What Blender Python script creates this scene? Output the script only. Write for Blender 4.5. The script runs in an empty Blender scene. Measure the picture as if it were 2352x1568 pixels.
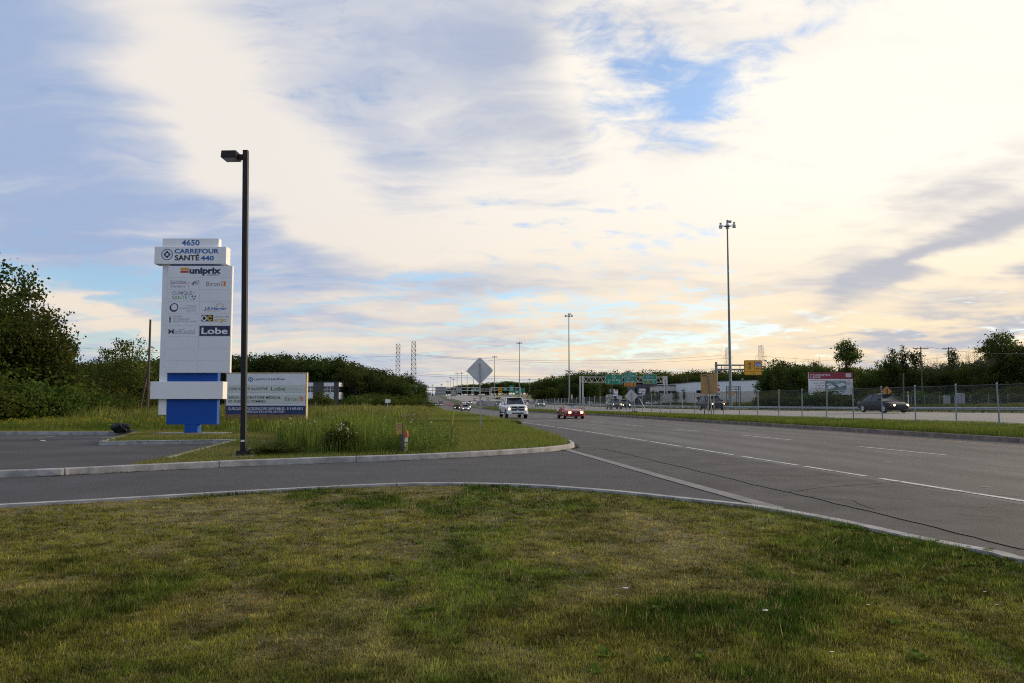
import bpy, bmesh, math, random
import numpy as np
from mathutils import Vector, Matrix, Euler
from mathutils.geometry import tessellate_polygon

random.seed(7)
RNG = np.random.default_rng(7)
scene = bpy.context.scene
COL = scene.collection
R = math.radians

# ---------------------------------------------------------------- camera
EYE = 1.62
F_PX = 1898.0                      # focal length in picture units of a 2352-wide frame
PITCH = math.atan(136.0 / F_PX)
cam_d = bpy.data.cameras.new('camera')
cam_d.sensor_width = 22.3
cam_d.lens = 22.3 * F_PX / 2352.0
cam_d.clip_start = 0.1
cam_d.clip_end = 8000
cam = bpy.data.objects.new('camera', cam_d)
COL.objects.link(cam)
cam.location = (0, 0, EYE)
cam.rotation_euler = (R(90) + PITCH, 0, 0)
scene.camera = cam

# ---------------------------------------------------------------- view
scene.view_settings.view_transform = 'Standard'
scene.view_settings.look = 'None'
scene.view_settings.exposure = 0.0
scene.view_settings.gamma = 1.0
scene.render.engine = 'CYCLES'
scene.cycles.use_denoising = False
scene.cycles.sample_clamp_indirect = 3.0
scene.cycles.filter_width = 1.1
scene.cycles.blur_glossy = 1.0
scene.cycles.use_adaptive_sampling = True
scene.cycles.adaptive_threshold = 0.01
scene.cycles.max_bounces = 6
scene.cycles.transparent_max_bounces = 8

# ---------------------------------------------------------------- sun
SUN_AZ, SUN_EL = R(58), R(13)      # azimuth measured from +Y towards +X
sun_d = bpy.data.lights.new('sun', 'SUN')
sun_d.energy = 3.0
sun_d.angle = R(14)
sun_d.color = (1.0, 0.77, 0.50)
sun = bpy.data.objects.new('sun', sun_d)
COL.objects.link(sun)
sdir = Vector((math.sin(SUN_AZ) * math.cos(SUN_EL), math.cos(SUN_AZ) * math.cos(SUN_EL), math.sin(SUN_EL)))
sun.rotation_euler = sdir.to_track_quat('Z', 'Y').to_euler()
sun.location = (60, 40, 60)

# ---------------------------------------------------------------- world: clear evening sky behind broken high cloud
def pix_dir(x, y):
    u, v = (x - 1176) / F_PX, (784 - y) / F_PX
    d = Vector((u, math.cos(PITCH) - v * math.sin(PITCH), math.sin(PITCH) + v * math.cos(PITCH)))
    return d.normalized()

def build_world():
    w = bpy.data.worlds.new('World')
    scene.world = w
    w.use_nodes = True
    w.cycles.sampling_method = 'MANUAL'
    w.cycles.sample_map_resolution = 256
    nt = w.node_tree
    nt.nodes.clear()
    N, L = nt.nodes, nt.links

    def node(t, **kw):
        n = N.new(t)
        for k, v in kw.items():
            setattr(n, k, v)
        return n

    def setin(n, i, v):
        if hasattr(v, 'links'):
            L.new(v, n.inputs[i])
        elif v is not None:
            n.inputs[i].default_value = v

    def math_(op, a, b=None, c=None, clamp=False):
        n = node('ShaderNodeMath', operation=op, use_clamp=clamp)
        setin(n, 0, a)
        if b is not None:
            setin(n, 1, b)
        if c is not None:
            setin(n, 2, c)
        return n.outputs[0]

    def vmath(op, a, b=None, c=None, scale=None):
        n = node('ShaderNodeVectorMath', operation=op)
        setin(n, 0, a)
        if b is not None:
            setin(n, 1, b)
        if c is not None:
            setin(n, 2, c)
        if scale is not None:
            setin(n, 3, scale)
        return n.outputs['Value'] if op in ('DOT_PRODUCT', 'LENGTH') else n.outputs['Vector']

    def noise(vec, scale, detail=5, rough=0.5, dist=0.0):
        n = node('ShaderNodeTexNoise')
        setin(n, 'Vector', vec)
        n.inputs['Scale'].default_value = scale
        n.inputs['Detail'].default_value = detail
        n.inputs['Roughness'].default_value = rough
        n.inputs['Distortion'].default_value = dist
        return n

    def mixc(f, a, b):
        n = node('ShaderNodeMix', data_type='RGBA', blend_type='MIX')
        n.clamp_factor = True
        setin(n, 0, f)
        for i, v in ((6, a), (7, b)):
            if isinstance(v, tuple):
                n.inputs[i].default_value = (*v, 1)
            else:
                L.new(v, n.inputs[i])
        return n.outputs[2]

    def smooth(v, a, b):
        n = node('ShaderNodeMapRange', interpolation_type='SMOOTHSTEP')
        setin(n, 0, v)
        n.inputs[1].default_value = a
        n.inputs[2].default_value = b
        return n.outputs[0]

    tc = node('ShaderNodeTexCoord')
    d = vmath('NORMALIZE', tc.outputs['Generated'])
    sx = node('ShaderNodeSeparateXYZ')
    L.new(d, sx.inputs[0])
    X, Y, Z = sx.outputs
    # the cloud sheet seen in perspective
    hz = math_('ADD', math_('MAXIMUM', Z, 0.0), 0.16)
    cp = node('ShaderNodeCombineXYZ')
    L.new(math_('DIVIDE', X, hz), cp.inputs[0])
    L.new(math_('DIVIDE', Y, hz), cp.inputs[1])
    P = cp.outputs[0]
    az = math_('ARCTAN2', X, Y)
    el = math_('ARCSINE', Z)
    ca = node('ShaderNodeCombineXYZ')
    L.new(az, ca.inputs[0])
    L.new(el, ca.inputs[1])
    A0 = ca.outputs[0]
    warpn = noise(P, 1.1, 5, 0.55)
    warp = vmath('SCALE', vmath('SUBTRACT', warpn.outputs['Color'], (0.5, 0.5, 0.5)), scale=0.16)
    warp2 = vmath('SCALE', vmath('SUBTRACT', noise(P, 5.0, 3, 0.5).outputs['Color'], (0.5, 0.5, 0.5)), scale=0.03)
    A = vmath('ADD', vmath('MULTIPLY', vmath('ADD', vmath('ADD', A0, warp), warp2), (1, 1, 0)), (0, 0, 1))

    def blobs(base, lst):
        acc = base
        for (px, py, rx, ry, ang, s) in lst:
            dd = pix_dir(px, py)
            a0, e0, ca_, sa_ = math.atan2(dd.x, dd.y), math.asin(dd.z), math.cos(R(ang)), math.sin(R(ang))
            fx, fy = F_PX / rx, F_PX / ry
            u = vmath('DOT_PRODUCT', A, (ca_ * fx, sa_ * fx, -(ca_ * a0 + sa_ * e0) * fx))
            v = vmath('DOT_PRODUCT', A, (-sa_ * fy, ca_ * fy, (sa_ * a0 - ca_ * e0) * fy))
            q = math_('MULTIPLY_ADD', v, v, math_('MULTIPLY', u, u))
            g = math_('POWER', 0.3679, q)
            acc = math_('MULTIPLY_ADD', g, s, acc)
        return acc

    sdot = vmath('DOT_PRODUCT', d, tuple(sdir))
    # streaks drawn out along the wind in the sheet
    mp = node('ShaderNodeMapping')
    L.new(vmath('ADD', P, vmath('SCALE', warp, scale=4.0)), mp.inputs[0])
    mp.inputs[2].default_value = (0, 0, R(-32))
    mp.inputs[3].default_value = (0.55, 1.5, 1)
    n1 = noise(mp.outputs[0], 1.3, 6, 0.5).outputs['Fac']
    n2 = noise(mp.outputs[0], 3.4, 8, 0.58, 0.3).outputs['Fac']
    n3 = noise(P, 8.0, 7, 0.62, 0.5).outputs['Fac']
    # how brightly the cloud is lit
    lit0 = math_('MULTIPLY_ADD', smooth(sdot, 0.1, 0.93), 0.55, 0.20)
    lit0 = math_('MULTIPLY_ADD', smooth(sdot, 0.0, -0.8), 0.12, lit0)   # unseen clouds opposite the low sun, front-lit; raised to brighten camera-facing faces
    lit0 = math_('MULTIPLY_ADD', math_('SUBTRACT', n1, 0.5), 1.25, lit0)
    lit0 = math_('MULTIPLY_ADD', math_('SUBTRACT', n2, 0.5), 1.0, lit0)
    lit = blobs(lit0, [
        (440, 170, 270, 120, -50, 0.62), (500, 330, 90, 60, -60, 0.35), (700, 410, 200, 75, -28, 0.62),
        (1120, 450, 330, 80, 22, 0.40), (1370, 210, 70, 170, 8, 0.40), (900, 620, 330, 90, 10, 0.25),
        (150, 660, 240, 50, -18, 0.65), (250, 740, 300, 40, 0, 0.25), (1000, 760, 600, 60, 0, 0.18),
        (1150, 150, 150, 170, 20, -0.30), (860, 160, 130, 160, -20, -0.28), (140, 330, 240, 170, -20, -0.24),
        (680, 550, 190, 70, -20, -0.30), (1260, 350, 110, 70, 30, -0.18),
        (2200, 535, 300, 42, 24, -0.80), (2200, 400, 240, 45, 22, -0.42), (2280, 715, 240, 40, 22, -0.85),
        (2040, 770, 160, 12, 8, -0.45), (1980, 90, 260, 200, 0, 0.16), (1950, 330, 380, 110, 10, 0.26),
        (1500, 430, 320, 70, 14, 0.28)])
    # how much of the clear sky is covered
    cov0 = math_('MULTIPLY_ADD', math_('SUBTRACT', n2, 0.5), 1.5, 0.95)
    cov0 = math_('MULTIPLY_ADD', math_('SUBTRACT', n3, 0.5), 1.7, cov0)
    cov = blobs(cov0, [
        (1570, 210, 185, 100, -8, -0.68), (1430, 130, 90, 45, -35, -0.45), (1800, 60, 150, 30, 20, -0.35),
        (130, 585, 260, 34, -4, -0.85), (330, 640, 120, 20, -20, -0.5), (960, 640, 150, 34, 8, -0.5),
        (1210, 735, 260, 34, 4, -0.42), (1560, 520, 110, 26, 14, -0.45), (1640, 745, 260, 26, 4, -0.35),
        (300, 800, 400, 40, 0, -0.4), (1450, 800, 300, 26, 4, -0.35),
        (420, 200, 280, 130, -50, 0.5), (200, 350, 300, 170, 0, 0.35), (1150, 180, 190, 190, 0, 0.4),
        (2150, 350, 420, 300, 0, 0.5), (760, 450, 300, 120, -20, 0.4)])
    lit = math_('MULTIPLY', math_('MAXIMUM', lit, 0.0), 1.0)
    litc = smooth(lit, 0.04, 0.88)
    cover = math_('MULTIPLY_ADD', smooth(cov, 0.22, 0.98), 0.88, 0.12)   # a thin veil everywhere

    # colours (linear radiance); warm towards the low sun and the horizon
    sunny = smooth(sdot, 0.25, 0.97)
    low = smooth(el, 0.27, 0.0)
    grey = mixc(sunny, (0.37, 0.47, 0.68), (0.56, 0.56, 0.60))
    bright = mixc(sunny, (0.87, 0.82, 0.77), (1.12, 1.05, 0.92))
    warm = mixc(sunny, (0.88, 0.76, 0.62), (1.06, 0.82, 0.50))
    bright = mixc(low, bright, warm)
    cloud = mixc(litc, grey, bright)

    sky = node('ShaderNodeTexSky', sky_type='NISHITA')
    sky.sun_disc = False
    sky.sun_elevation = SUN_EL
    sky.sun_rotation = SUN_AZ
    sky.altitude = 50
    sky.dust_density = 0.6
    sky.air_density = 1.0
    sky.ozone_density = 1.6
    blue_gain = vmath('MULTIPLY', sky.outputs[0], SKY_GAIN)
    STR = 0.1
    cl10 = vmath('SCALE', cloud, scale=1.0 / STR)
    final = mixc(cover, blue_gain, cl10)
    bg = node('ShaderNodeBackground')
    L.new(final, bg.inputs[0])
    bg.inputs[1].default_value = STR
    out = node('ShaderNodeOutputWorld')
    L.new(bg.outputs[0], out.inputs[0])

SKY_GAIN = (1.55, 1.75, 2.10)
build_world()

# ================================================================= helpers
MATS = {}

def material(name, color, rough=0.6, metal=0.0, vary=0.0, scale=4.0, bump=0.0, bscale=40.0, spec=0.5,
             color2=None, emit=None, emit_s=0.0, coat=0.0, detail=5, contrast=(0.35, 0.65), objrand=0.0, stretch=None):
    """one procedural material: base colour varied by noise, optional fine bump"""
    if name in MATS:
        return MATS[name]
    m = bpy.data.materials.new(name)
    m.use_nodes = True
    nt = m.node_tree
    b = nt.nodes['Principled BSDF']
    b.inputs['Roughness'].default_value = rough
    b.inputs['Metallic'].default_value = metal
    b.inputs['Specular IOR Level'].default_value = spec
    b.inputs['Coat Weight'].default_value = coat
    b.inputs['Base Color'].default_value = (*color, 1)
    tc = nt.nodes.new('ShaderNodeTexCoord')
    vec = tc.outputs['Object']
    if stretch:
        mp = nt.nodes.new('ShaderNodeMapping')
        mp.inputs[3].default_value = stretch
        nt.links.new(vec, mp.inputs[0])
        vec = mp.outputs[0]
    col = None
    if vary > 0 or color2:
        n = nt.nodes.new('ShaderNodeTexNoise')
        n.inputs['Scale'].default_value = scale
        n.inputs['Detail'].default_value = detail
        n.inputs['Roughness'].default_value = 0.6
        nt.links.new(vec, n.inputs[0])
        mr = nt.nodes.new('ShaderNodeMapRange')
        mr.inputs[1].default_value, mr.inputs[2].default_value = contrast
        nt.links.new(n.outputs[0], mr.inputs[0])
        mx = nt.nodes.new('ShaderNodeMix')
        mx.data_type = 'RGBA'
        nt.links.new(mr.outputs[0], mx.inputs[0])
        c2 = color2 or tuple(min(1, c * (1 + vary)) for c in color)
        c1 = color if color2 else tuple(c * (1 - vary) for c in color)
        mx.inputs[6].default_value = (*c1, 1)
        mx.inputs[7].default_value = (*c2, 1)
        col = mx.outputs[2]
    if objrand > 0:
        oi = nt.nodes.new('ShaderNodeObjectInfo')
        hv = nt.nodes.new('ShaderNodeHueSaturation')
        mr = nt.nodes.new('ShaderNodeMapRange')
        mr.inputs[3].default_value, mr.inputs[4].default_value = 1 - objrand, 1 + objrand
        nt.links.new(oi.outputs['Random'], mr.inputs[0])
        nt.links.new(mr.outputs[0], hv.inputs['Value'])
        if col is not None:
            nt.links.new(col, hv.inputs['Color'])
        else:
            hv.inputs['Color'].default_value = (*color, 1)
        col = hv.outputs[0]
    if col is not None:
        nt.links.new(col, b.inputs['Base Color'])
    if bump > 0:
        n = nt.nodes.new('ShaderNodeTexNoise')
        n.inputs['Scale'].default_value = bscale
        n.inputs['Detail'].default_value = 4
        nt.links.new(vec, n.inputs[0])
        bp = nt.nodes.new('ShaderNodeBump')
        bp.inputs['Strength'].default_value = bump
        bp.inputs['Distance'].default_value = 0.02
        nt.links.new(n.outputs[0], bp.inputs['Height'])
        nt.links.new(bp.outputs[0], b.inputs['Normal'])
    if emit:
        b.inputs['Emission Color'].default_value = (*emit, 1)
        b.inputs['Emission Strength'].default_value = emit_s
    MATS[name] = m
    return m

def attr_material(name, rough=0.7, translucent=0.35, objrand=0.0, spec=0.2):
    """colour read from the mesh attribute 'tint' (the blade's or leaf's own colour)"""
    if name in MATS:
        return MATS[name]
    m = bpy.data.materials.new(name)
    m.use_nodes = True
    nt = m.node_tree
    b = nt.nodes['Principled BSDF']
    b.inputs['Roughness'].default_value = rough
    b.inputs['Specular IOR Level'].default_value = spec
    at = nt.nodes.new('ShaderNodeAttribute')
    at.attribute_name = 'tint'
    col = at.outputs['Color']
    if objrand:
        oi = nt.nodes.new('ShaderNodeObjectInfo')
        hv = nt.nodes.new('ShaderNodeHueSaturation')
        mr = nt.nodes.new('ShaderNodeMapRange')
        mr.inputs[3].default_value, mr.inputs[4].default_value = 1 - objrand, 1 + objrand
        nt.links.new(oi.outputs['Random'], mr.inputs[0])
        nt.links.new(mr.outputs[0], hv.inputs['Value'])
        mh = nt.nodes.new('ShaderNodeMapRange')
        mh.inputs[3].default_value, mh.inputs[4].default_value = 0.47, 0.52
        nt.links.new(oi.outputs['Random'], mh.inputs[0])
        nt.links.new(mh.outputs[0], hv.inputs['Hue'])
        nt.links.new(col, hv.inputs['Color'])
        col = hv.outputs[0]
    nt.links.new(col, b.inputs['Base Color'])
    if translucent > 0:
        t = nt.nodes.new('ShaderNodeBsdfTranslucent')
        nt.links.new(col, t.inputs[0])
        mx = nt.nodes.new('ShaderNodeMixShader')
        mx.inputs[0].default_value = translucent
        nt.links.new(b.outputs[0], mx.inputs[1])
        nt.links.new(t.outputs[0], mx.inputs[2])
        nt.links.new(mx.outputs[0], nt.nodes['Material Output'].inputs[0])
    MATS[name] = m
    return m

class MB:
    """collects shapes into one mesh"""
    def __init__(s):
        s.v, s.f = [], []
    def add(s, vs, fs):
        o = len(s.v)
        s.v += [tuple(p) for p in vs]
        s.f += [tuple(i + o for i in f) for f in fs]
        return s
    def box(s, x0, x1, y0, y1, z0, z1):
        return s.add([(x0, y0, z0), (x1, y0, z0), (x1, y1, z0), (x0, y1, z0), (x0, y0, z1), (x1, y0, z1), (x1, y1, z1), (x0, y1, z1)],
                     [(0, 3, 2, 1), (4, 5, 6, 7), (0, 1, 5, 4), (1, 2, 6, 5), (2, 3, 7, 6), (3, 0, 4, 7)])
    def tube(s, a, b, r0, r1=None, n=8, caps=True):
        a, b = Vector(a), Vector(b)
        r1 = r0 if r1 is None else r1
        d = (b - a)
        if d.length < 1e-6:
            return s
        d.normalize()
        up = Vector((0, 0, 1)) if abs(d.z) < 0.95 else Vector((1, 0, 0))
        x = d.cross(up).normalized()
        y = d.cross(x)
        vs = []
        for c, r in ((a, r0), (b, r1)):
            for i in range(n):
                t = 2 * math.pi * i / n
                vs.append(c + x * (r * math.cos(t)) + y * (r * math.sin(t)))
        fs = [(i, (i + 1) % n, n + (i + 1) % n, n + i) for i in range(n)]
        if caps:
            fs += [tuple(range(n - 1, -1, -1)), tuple(range(n, 2 * n))]
        return s.add(vs, fs)
    def lathe(s, prof, n=12, c=(0, 0, 0), axis='z'):
        vs, fs = [], []
        for r, z in prof:
            for i in range(n):
                t = 2 * math.pi * i / n
                p = (r * math.cos(t), r * math.sin(t), z)
                if axis == 'y':
                    p = (p[0], p[2], p[1])
                if axis == 'x':
                    p = (p[2], p[0], p[1])
                vs.append((p[0] + c[0], p[1] + c[1], p[2] + c[2]))
        for k in range(len(prof) - 1):
            for i in range(n):
                j = (i + 1) % n
                fs.append((k * n + i, k * n + j, (k + 1) * n + j, (k + 1) * n + i))
        fs += [tuple(range(n - 1, -1, -1)), tuple((len(prof) - 1) * n + i for i in range(n))]
        return s.add(vs, fs)
    def prism(s, poly, y0, y1):
        """polygon in x,z swept from y0 to y1"""
        n = len(poly)
        vs = [(x, y0, z) for x, z in poly] + [(x, y1, z) for x, z in poly]
        fs = [(i, (i + 1) % n, n + (i + 1) % n, n + i) for i in range(n)]
        for t in tessellate_polygon([[Vector((x, z, 0)) for x, z in poly]]):
            fs.append(tuple(t))
            fs.append(tuple(n + i for i in reversed(t)))
        return s.add(vs, fs)
    def loft(s, rings, close=True, caps=True):
        n = len(rings[0])
        vs = [p for r in rings for p in r]
        fs = []
        for k in range(len(rings) - 1):
            for i in range(n if close else n - 1):
                j = (i + 1) % n
                fs.append((k * n + i, k * n + j, (k + 1) * n + j, (k + 1) * n + i))
        if caps:
            fs += [tuple(range(n - 1, -1, -1)), tuple((len(rings) - 1) * n + i for i in range(n))]
        return s.add(vs, fs)
    def mesh(s, name, mat, smooth=False):
        me = bpy.data.meshes.new(name)
        me.from_pydata(s.v, [], s.f)
        me.validate()
        bm = bmesh.new()
        bm.from_mesh(me)
        bmesh.ops.recalc_face_normals(bm, faces=bm.faces)
        bm.to_mesh(me)
        bm.free()
        if mat:
            me.materials.append(mat)
        if smooth:
            me.shade_smooth()
            if smooth != 'all':
                me.set_sharp_from_angle(angle=R(40))
        return me
    def build(s, name, mat, parent=None, loc=(0, 0, 0), rot=(0, 0, 0), smooth=False):
        return link(name, s.mesh(name, mat, smooth), parent, loc, rot)

def link(name, me, parent=None, loc=(0, 0, 0), rot=(0, 0, 0)):
    o = bpy.data.objects.new(name, me)
    COL.objects.link(o)
    o.location = loc
    o.rotation_euler = rot
    if parent is not None:
        o.parent = parent
    return o

def tag(o, label=None, cat=None, group=None, kind=None):
    for k, v in (('label', label), ('category', cat), ('group', group), ('kind', kind)):
        if v:
            o[k] = v
    return o

def thing(name, label, cat, loc=(0, 0, 0), rz=0.0, group=None):
    o = link(name, None, None, loc, (0, 0, rz))
    o.empty_display_size = 0.2
    return tag(o, label, cat, group)

def copy_tree(o, parent=None):
    c = o.copy()
    COL.objects.link(c)
    c.parent = parent
    for ch in list(o.children):
        copy_tree(ch, c)
    return c

def raw_mesh(name, verts, tris, mat, tint=None, smooth=False):
    """big triangle meshes straight from numpy"""
    me = bpy.data.meshes.new(name)
    nv, nf = len(verts), len(tris)
    me.vertices.add(nv)
    me.vertices.foreach_set('co', np.ascontiguousarray(verts, np.float32).ravel())
    k = tris.shape[1]
    me.loops.add(nf * k)
    me.loops.foreach_set('vertex_index', np.ascontiguousarray(tris, np.int32).ravel())
    me.polygons.add(nf)
    me.polygons.foreach_set('loop_start', np.arange(0, nf * k, k, dtype=np.int32))
    me.update(calc_edges=True)
    if tint is not None:
        at = me.attributes.new('tint', 'FLOAT_COLOR', 'POINT')
        c4 = np.ones((nv, 4), np.float32)
        c4[:, :3] = tint
        at.data.foreach_set('color', c4.ravel())
    me.materials.append(mat)
    return me

# ---- lettering: the built-in face, fitted to a box on a vertical face that looks along -Y
def text_mesh(body, mat, bold=0.0, shear=0.0, spacing=1.0):
    cu = bpy.data.curves.new('lettering', 'FONT')
    cu.body = body
    cu.offset = bold
    cu.shear = shear
    cu.space_character = spacing
    cu.resolution_u = 3
    cu.fill_mode = 'FRONT'
    ob = bpy.data.objects.new('lettering', cu)
    me = bpy.data.meshes.new_from_object(ob)
    bpy.data.objects.remove(ob)
    bpy.data.curves.remove(cu)
    me.materials.clear()
    me.materials.append(mat)
    me.name = 'lettering'
    return me

def text_fit(body, x0, x1, z0, z1, y, mat, parent, bold=0.0, shear=0.0, spacing=1.0, name='lettering', flip=False):
    me = text_mesh(body, mat, bold, shear, spacing)
    n = len(me.vertices)
    co = np.zeros(n * 3, np.float32)
    me.vertices.foreach_get('co', co)
    co = co.reshape(-1, 3)
    mn, mx = co.min(0), co.max(0)
    out = np.zeros_like(co)
    out[:, 0] = x0 + (co[:, 0] - mn[0]) / max(mx[0] - mn[0], 1e-6) * (x1 - x0)
    out[:, 2] = z0 + (co[:, 1] - mn[1]) / max(mx[1] - mn[1], 1e-6) * (z1 - z0)
    out[:, 1] = y
    # one mesh for each word, parted at the wide gaps
    F_ = [tuple(p.vertices) for p in me.polygons]
    lo = np.array([out[list(f), 0].min() for f in F_])
    hi = np.array([out[list(f), 0].max() for f in F_])
    groups, reach = [], None
    for i in np.argsort(lo):
        if reach is None or lo[i] - reach > 0.20 * (z1 - z0):
            groups.append([])
            reach = hi[i]
        groups[-1].append(i)
        reach = max(reach, hi[i])
    bpy.data.meshes.remove(me)
    o = None
    for g in groups:
        used = sorted({v for i in g for v in F_[i]})
        ix = {v: k for k, v in enumerate(used)}
        m2 = bpy.data.meshes.new('lettering')
        m2.from_pydata([tuple(out[v]) for v in used], [], [tuple(ix[v] for v in F_[i]) for i in g])
        m2.materials.append(mat)
        o = link(name, m2, parent)
    return o

def rect(mb, x0, x1, z0, z1, y, t=0.004):
    return mb.box(x0, x1, y - t, y, z0, z1)

def ring_shape(mb, cx, cz, r0, r1, y, n=28, a0=0.0, a1=360.0):
    vs, fs = [], []
    full = abs(a1 - a0) >= 359.9
    for i in range(n + (0 if full else 1)):
        t = R(a0 + (a1 - a0) * i / n)
        vs += [(cx + r0 * math.cos(t), y, cz + r0 * math.sin(t)), (cx + r1 * math.cos(t), y, cz + r1 * math.sin(t))]
    m = len(vs) // 2
    for i in range(m if full else m - 1):
        j = (i + 1) % m
        fs.append((2 * i, 2 * i + 1, 2 * j + 1, 2 * j))
    return mb.add(vs, fs)

def poly_shape(mb, pts, y):
    vs = [(x, y, z) for x, z in pts]
    return mb.add(vs, [tuple(t) for t in tessellate_polygon([[Vector((x, z, 0)) for x, z in pts]])])

# ---- smooth value noise in numpy
def vnoise(x, y, scale, seed=0, octaves=4, gain=0.5):
    tot = np.zeros_like(x, dtype=np.float64)
    amp, norm = 1.0, 0.0
    for o in range(octaves):
        g = np.random.default_rng(seed * 31 + o).random((256, 256))
        fx, fy = x / scale * 2 ** o + 37.3 * o, y / scale * 2 ** o + 11.7 * o
        ix, iy = np.floor(fx).astype(int), np.floor(fy).astype(int)
        tx, ty = fx - ix, fy - iy
        tx, ty = tx * tx * (3 - 2 * tx), ty * ty * (3 - 2 * ty)
        a, b = g[ix % 256, iy % 256], g[(ix + 1) % 256, iy % 256]
        c, e = g[ix % 256, (iy + 1) % 256], g[(ix + 1) % 256, (iy + 1) % 256]
        tot += amp * ((a * (1 - tx) + b * tx) * (1 - ty) + (c * (1 - tx) + e * tx) * ty)
        norm += amp
        amp *= gain
    return tot / norm

# ================================================================= lay of the land
def curve(pts):
    px, py = np.array([p[0] for p in pts], float), np.array([p[1] for p in pts], float)
    h = np.diff(px)
    dl = np.diff(py) / h
    m = np.zeros(len(px))
    m[1:-1] = (dl[:-1] * h[1:] + dl[1:] * h[:-1]) / (h[:-1] + h[1:])
    for i in range(1, len(px) - 1):
        if dl[i - 1] * dl[i] <= 0:
            m[i] = 0
    m[0], m[-1] = dl[0], dl[-1]
    def f(t):
        t = np.asarray(t, float)
        k = np.clip(np.searchsorted(px, t) - 1, 0, len(h) - 1)
        s = np.clip((t - px[k]) / h[k], 0, 1)
        r = ((2 * s ** 3 - 3 * s ** 2 + 1) * py[k] + (s ** 3 - 2 * s ** 2 + s) * h[k] * m[k]
             + (-2 * s ** 3 + 3 * s ** 2) * py[k + 1] + (s ** 3 - s ** 2) * h[k] * m[k + 1])
        return float(r) if r.ndim == 0 else r
    return f

edge = curve([(-60, 20.5), (0, 10.6), (13.5, 8.27), (24, 6.75), (38.4, 4.75), (75, -1.2), (128, -7.7), (189, -14.2),
              (250, -20.4), (433, -38.8), (800, -82), (1500, -165), (3200, -366)])   # the white edge line of the near road
road_z = curve([(-60, 0), (80, 0), (128, -0.3), (189, -0.75), (250, -0.9), (433, -0.8), (560, 0.8), (800, 5.4), (1100, 8.5), (3200, 12)])
high_z = curve([(-60, 0.9), (30, 0.85), (64, 0.70), (95, 0.51), (130, 0.33), (200, 0.15), (300, 0.2), (433, 0.8), (560, 2.4), (800, 6.4), (1100, 9), (3200, 12)])
wsc = curve([(-60, 1.0), (30, 1.0), (64, 0.97), (150, 0.90), (300, 0.86), (3200, 0.86)])
def left_w(Y):
    return float(np.interp(Y, [-60, 8, 11.5, 13, 28, 33, 62, 100, 3200], [-7.5, -6.5, -5.4, -4.3, -4.25, -3.5, -1.6, -0.7, -0.6]))

def WX(W, Y):
    return edge(Y) + (W * wsc(Y) if W > 0 else W)

def land_z(W, Y):
    """height across the corridor: near road, raised median, highway with a crown, second carriageway, far verge"""
    rz, hz = road_z(Y), high_z(Y)
    ws = [-1e4, -30, -6, 13.9, 14.1, 16.5, 18.5, 28, 40, 52.5, 57, 62, 72, 84, 95, 130, 1e4]
    zs = [rz * 0.9 + 0.08, rz + 0.08, rz, rz, rz + 0.18, hz * 0.5 + rz * 0.5 + 0.08, hz - 0.28, hz, hz - 0.05, hz - 0.30,
          hz - 0.55, hz - 0.4, hz - 0.3, hz - 0.45, hz + 0.45, hz + 1.0, hz + 1.5]
    return float(np.interp(W, ws, zs))

def land_zv(W, Y):
    """the same for arrays"""
    W, Y = np.asarray(W, float), np.asarray(Y, float)
    rz, hz = road_z(Y), high_z(Y)
    ws = np.array([-1e4, -30, -6, 13.9, 14.1, 16.5, 18.5, 28, 40, 52.5, 57, 62, 72, 84, 95, 130, 1e4])
    zs = np.stack([rz * 0.9 + 0.08, rz + 0.08, rz, rz, rz + 0.18, hz * 0.5 + rz * 0.5 + 0.08, hz - 0.28, hz, hz - 0.05, hz - 0.30,
                   hz - 0.55, hz - 0.4, hz - 0.3, hz - 0.45, hz + 0.45, hz + 1.0, hz + 1.5])
    k = np.clip(np.searchsorted(ws, W) - 1, 0, len(ws) - 2)
    t = (W - ws[k]) / (ws[k + 1] - ws[k])
    i = np.arange(len(W))
    return zs[k, i] * (1 - t) + zs[k + 1, i] * t

STATIONS = [-60, -30, -10, 0, 5, 8, 10, 11.5, 13, 15, 20, 25, 30, 35, 40, 45, 50, 56, 62, 70, 78, 86, 95, 105, 115, 128, 140, 155, 170, 189, 210, 230, 250,
            280, 310, 345, 385, 433, 480, 520, 560, 620, 680, 740, 800, 900, 1000, 1100, 1300, 1600, 2000, 2600, 3200]

def strip(name, wl, wr, lift, mat, y0=-60, y1=3200, parent=None, zfun=None, step=None, wear=False):
    """a sheet that follows the road between two offsets (numbers or functions of Y)"""
    ys = [y for y in STATIONS if y0 < y < y1]
    ys = [y0] + ys + [y1]
    if step:
        ys = list(np.arange(y0, y1, step)) + [y1]
    mb = MB()
    vs, fs = [], []
    for y in ys:
        a = wl(y) if callable(wl) else wl
        b = wr(y) if callable(wr) else wr
        k = max(1, int(abs(b - a) / 6))
        row = [a + (b - a) * i / k for i in range(k + 1)]
        vs.append([(WX(w, y), y, (zfun or land_z)(w, y) + lift) for w in row])
    n = min(len(r) for r in vs)
    for r in vs:
        pass
    n = len(vs[0])
    flat = []
    for r in vs:
        if len(r) != n:
            a, b = Vector(r[0]), Vector(r[-1])
            r = [tuple(a.lerp(b, i / (n - 1))) for i in range(n)]
        flat += r
    for k in range(len(vs) - 1):
        for i in range(n - 1):
            fs.append((k * n + i, k * n + i + 1, (k + 1) * n + i + 1, (k + 1) * n + i))
    mb.add(flat, fs)
    o = mb.build(name, mat, parent)
    if wear:
        at_ = o.data.attributes.new('across', 'FLOAT', 'POINT')
        at_.data.foreach_set('value', [(v.co.x - edge(v.co.y)) / (wsc(v.co.y) if v.co.x > edge(v.co.y) else 1.0) for v in o.data.vertices])
    return o

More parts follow.
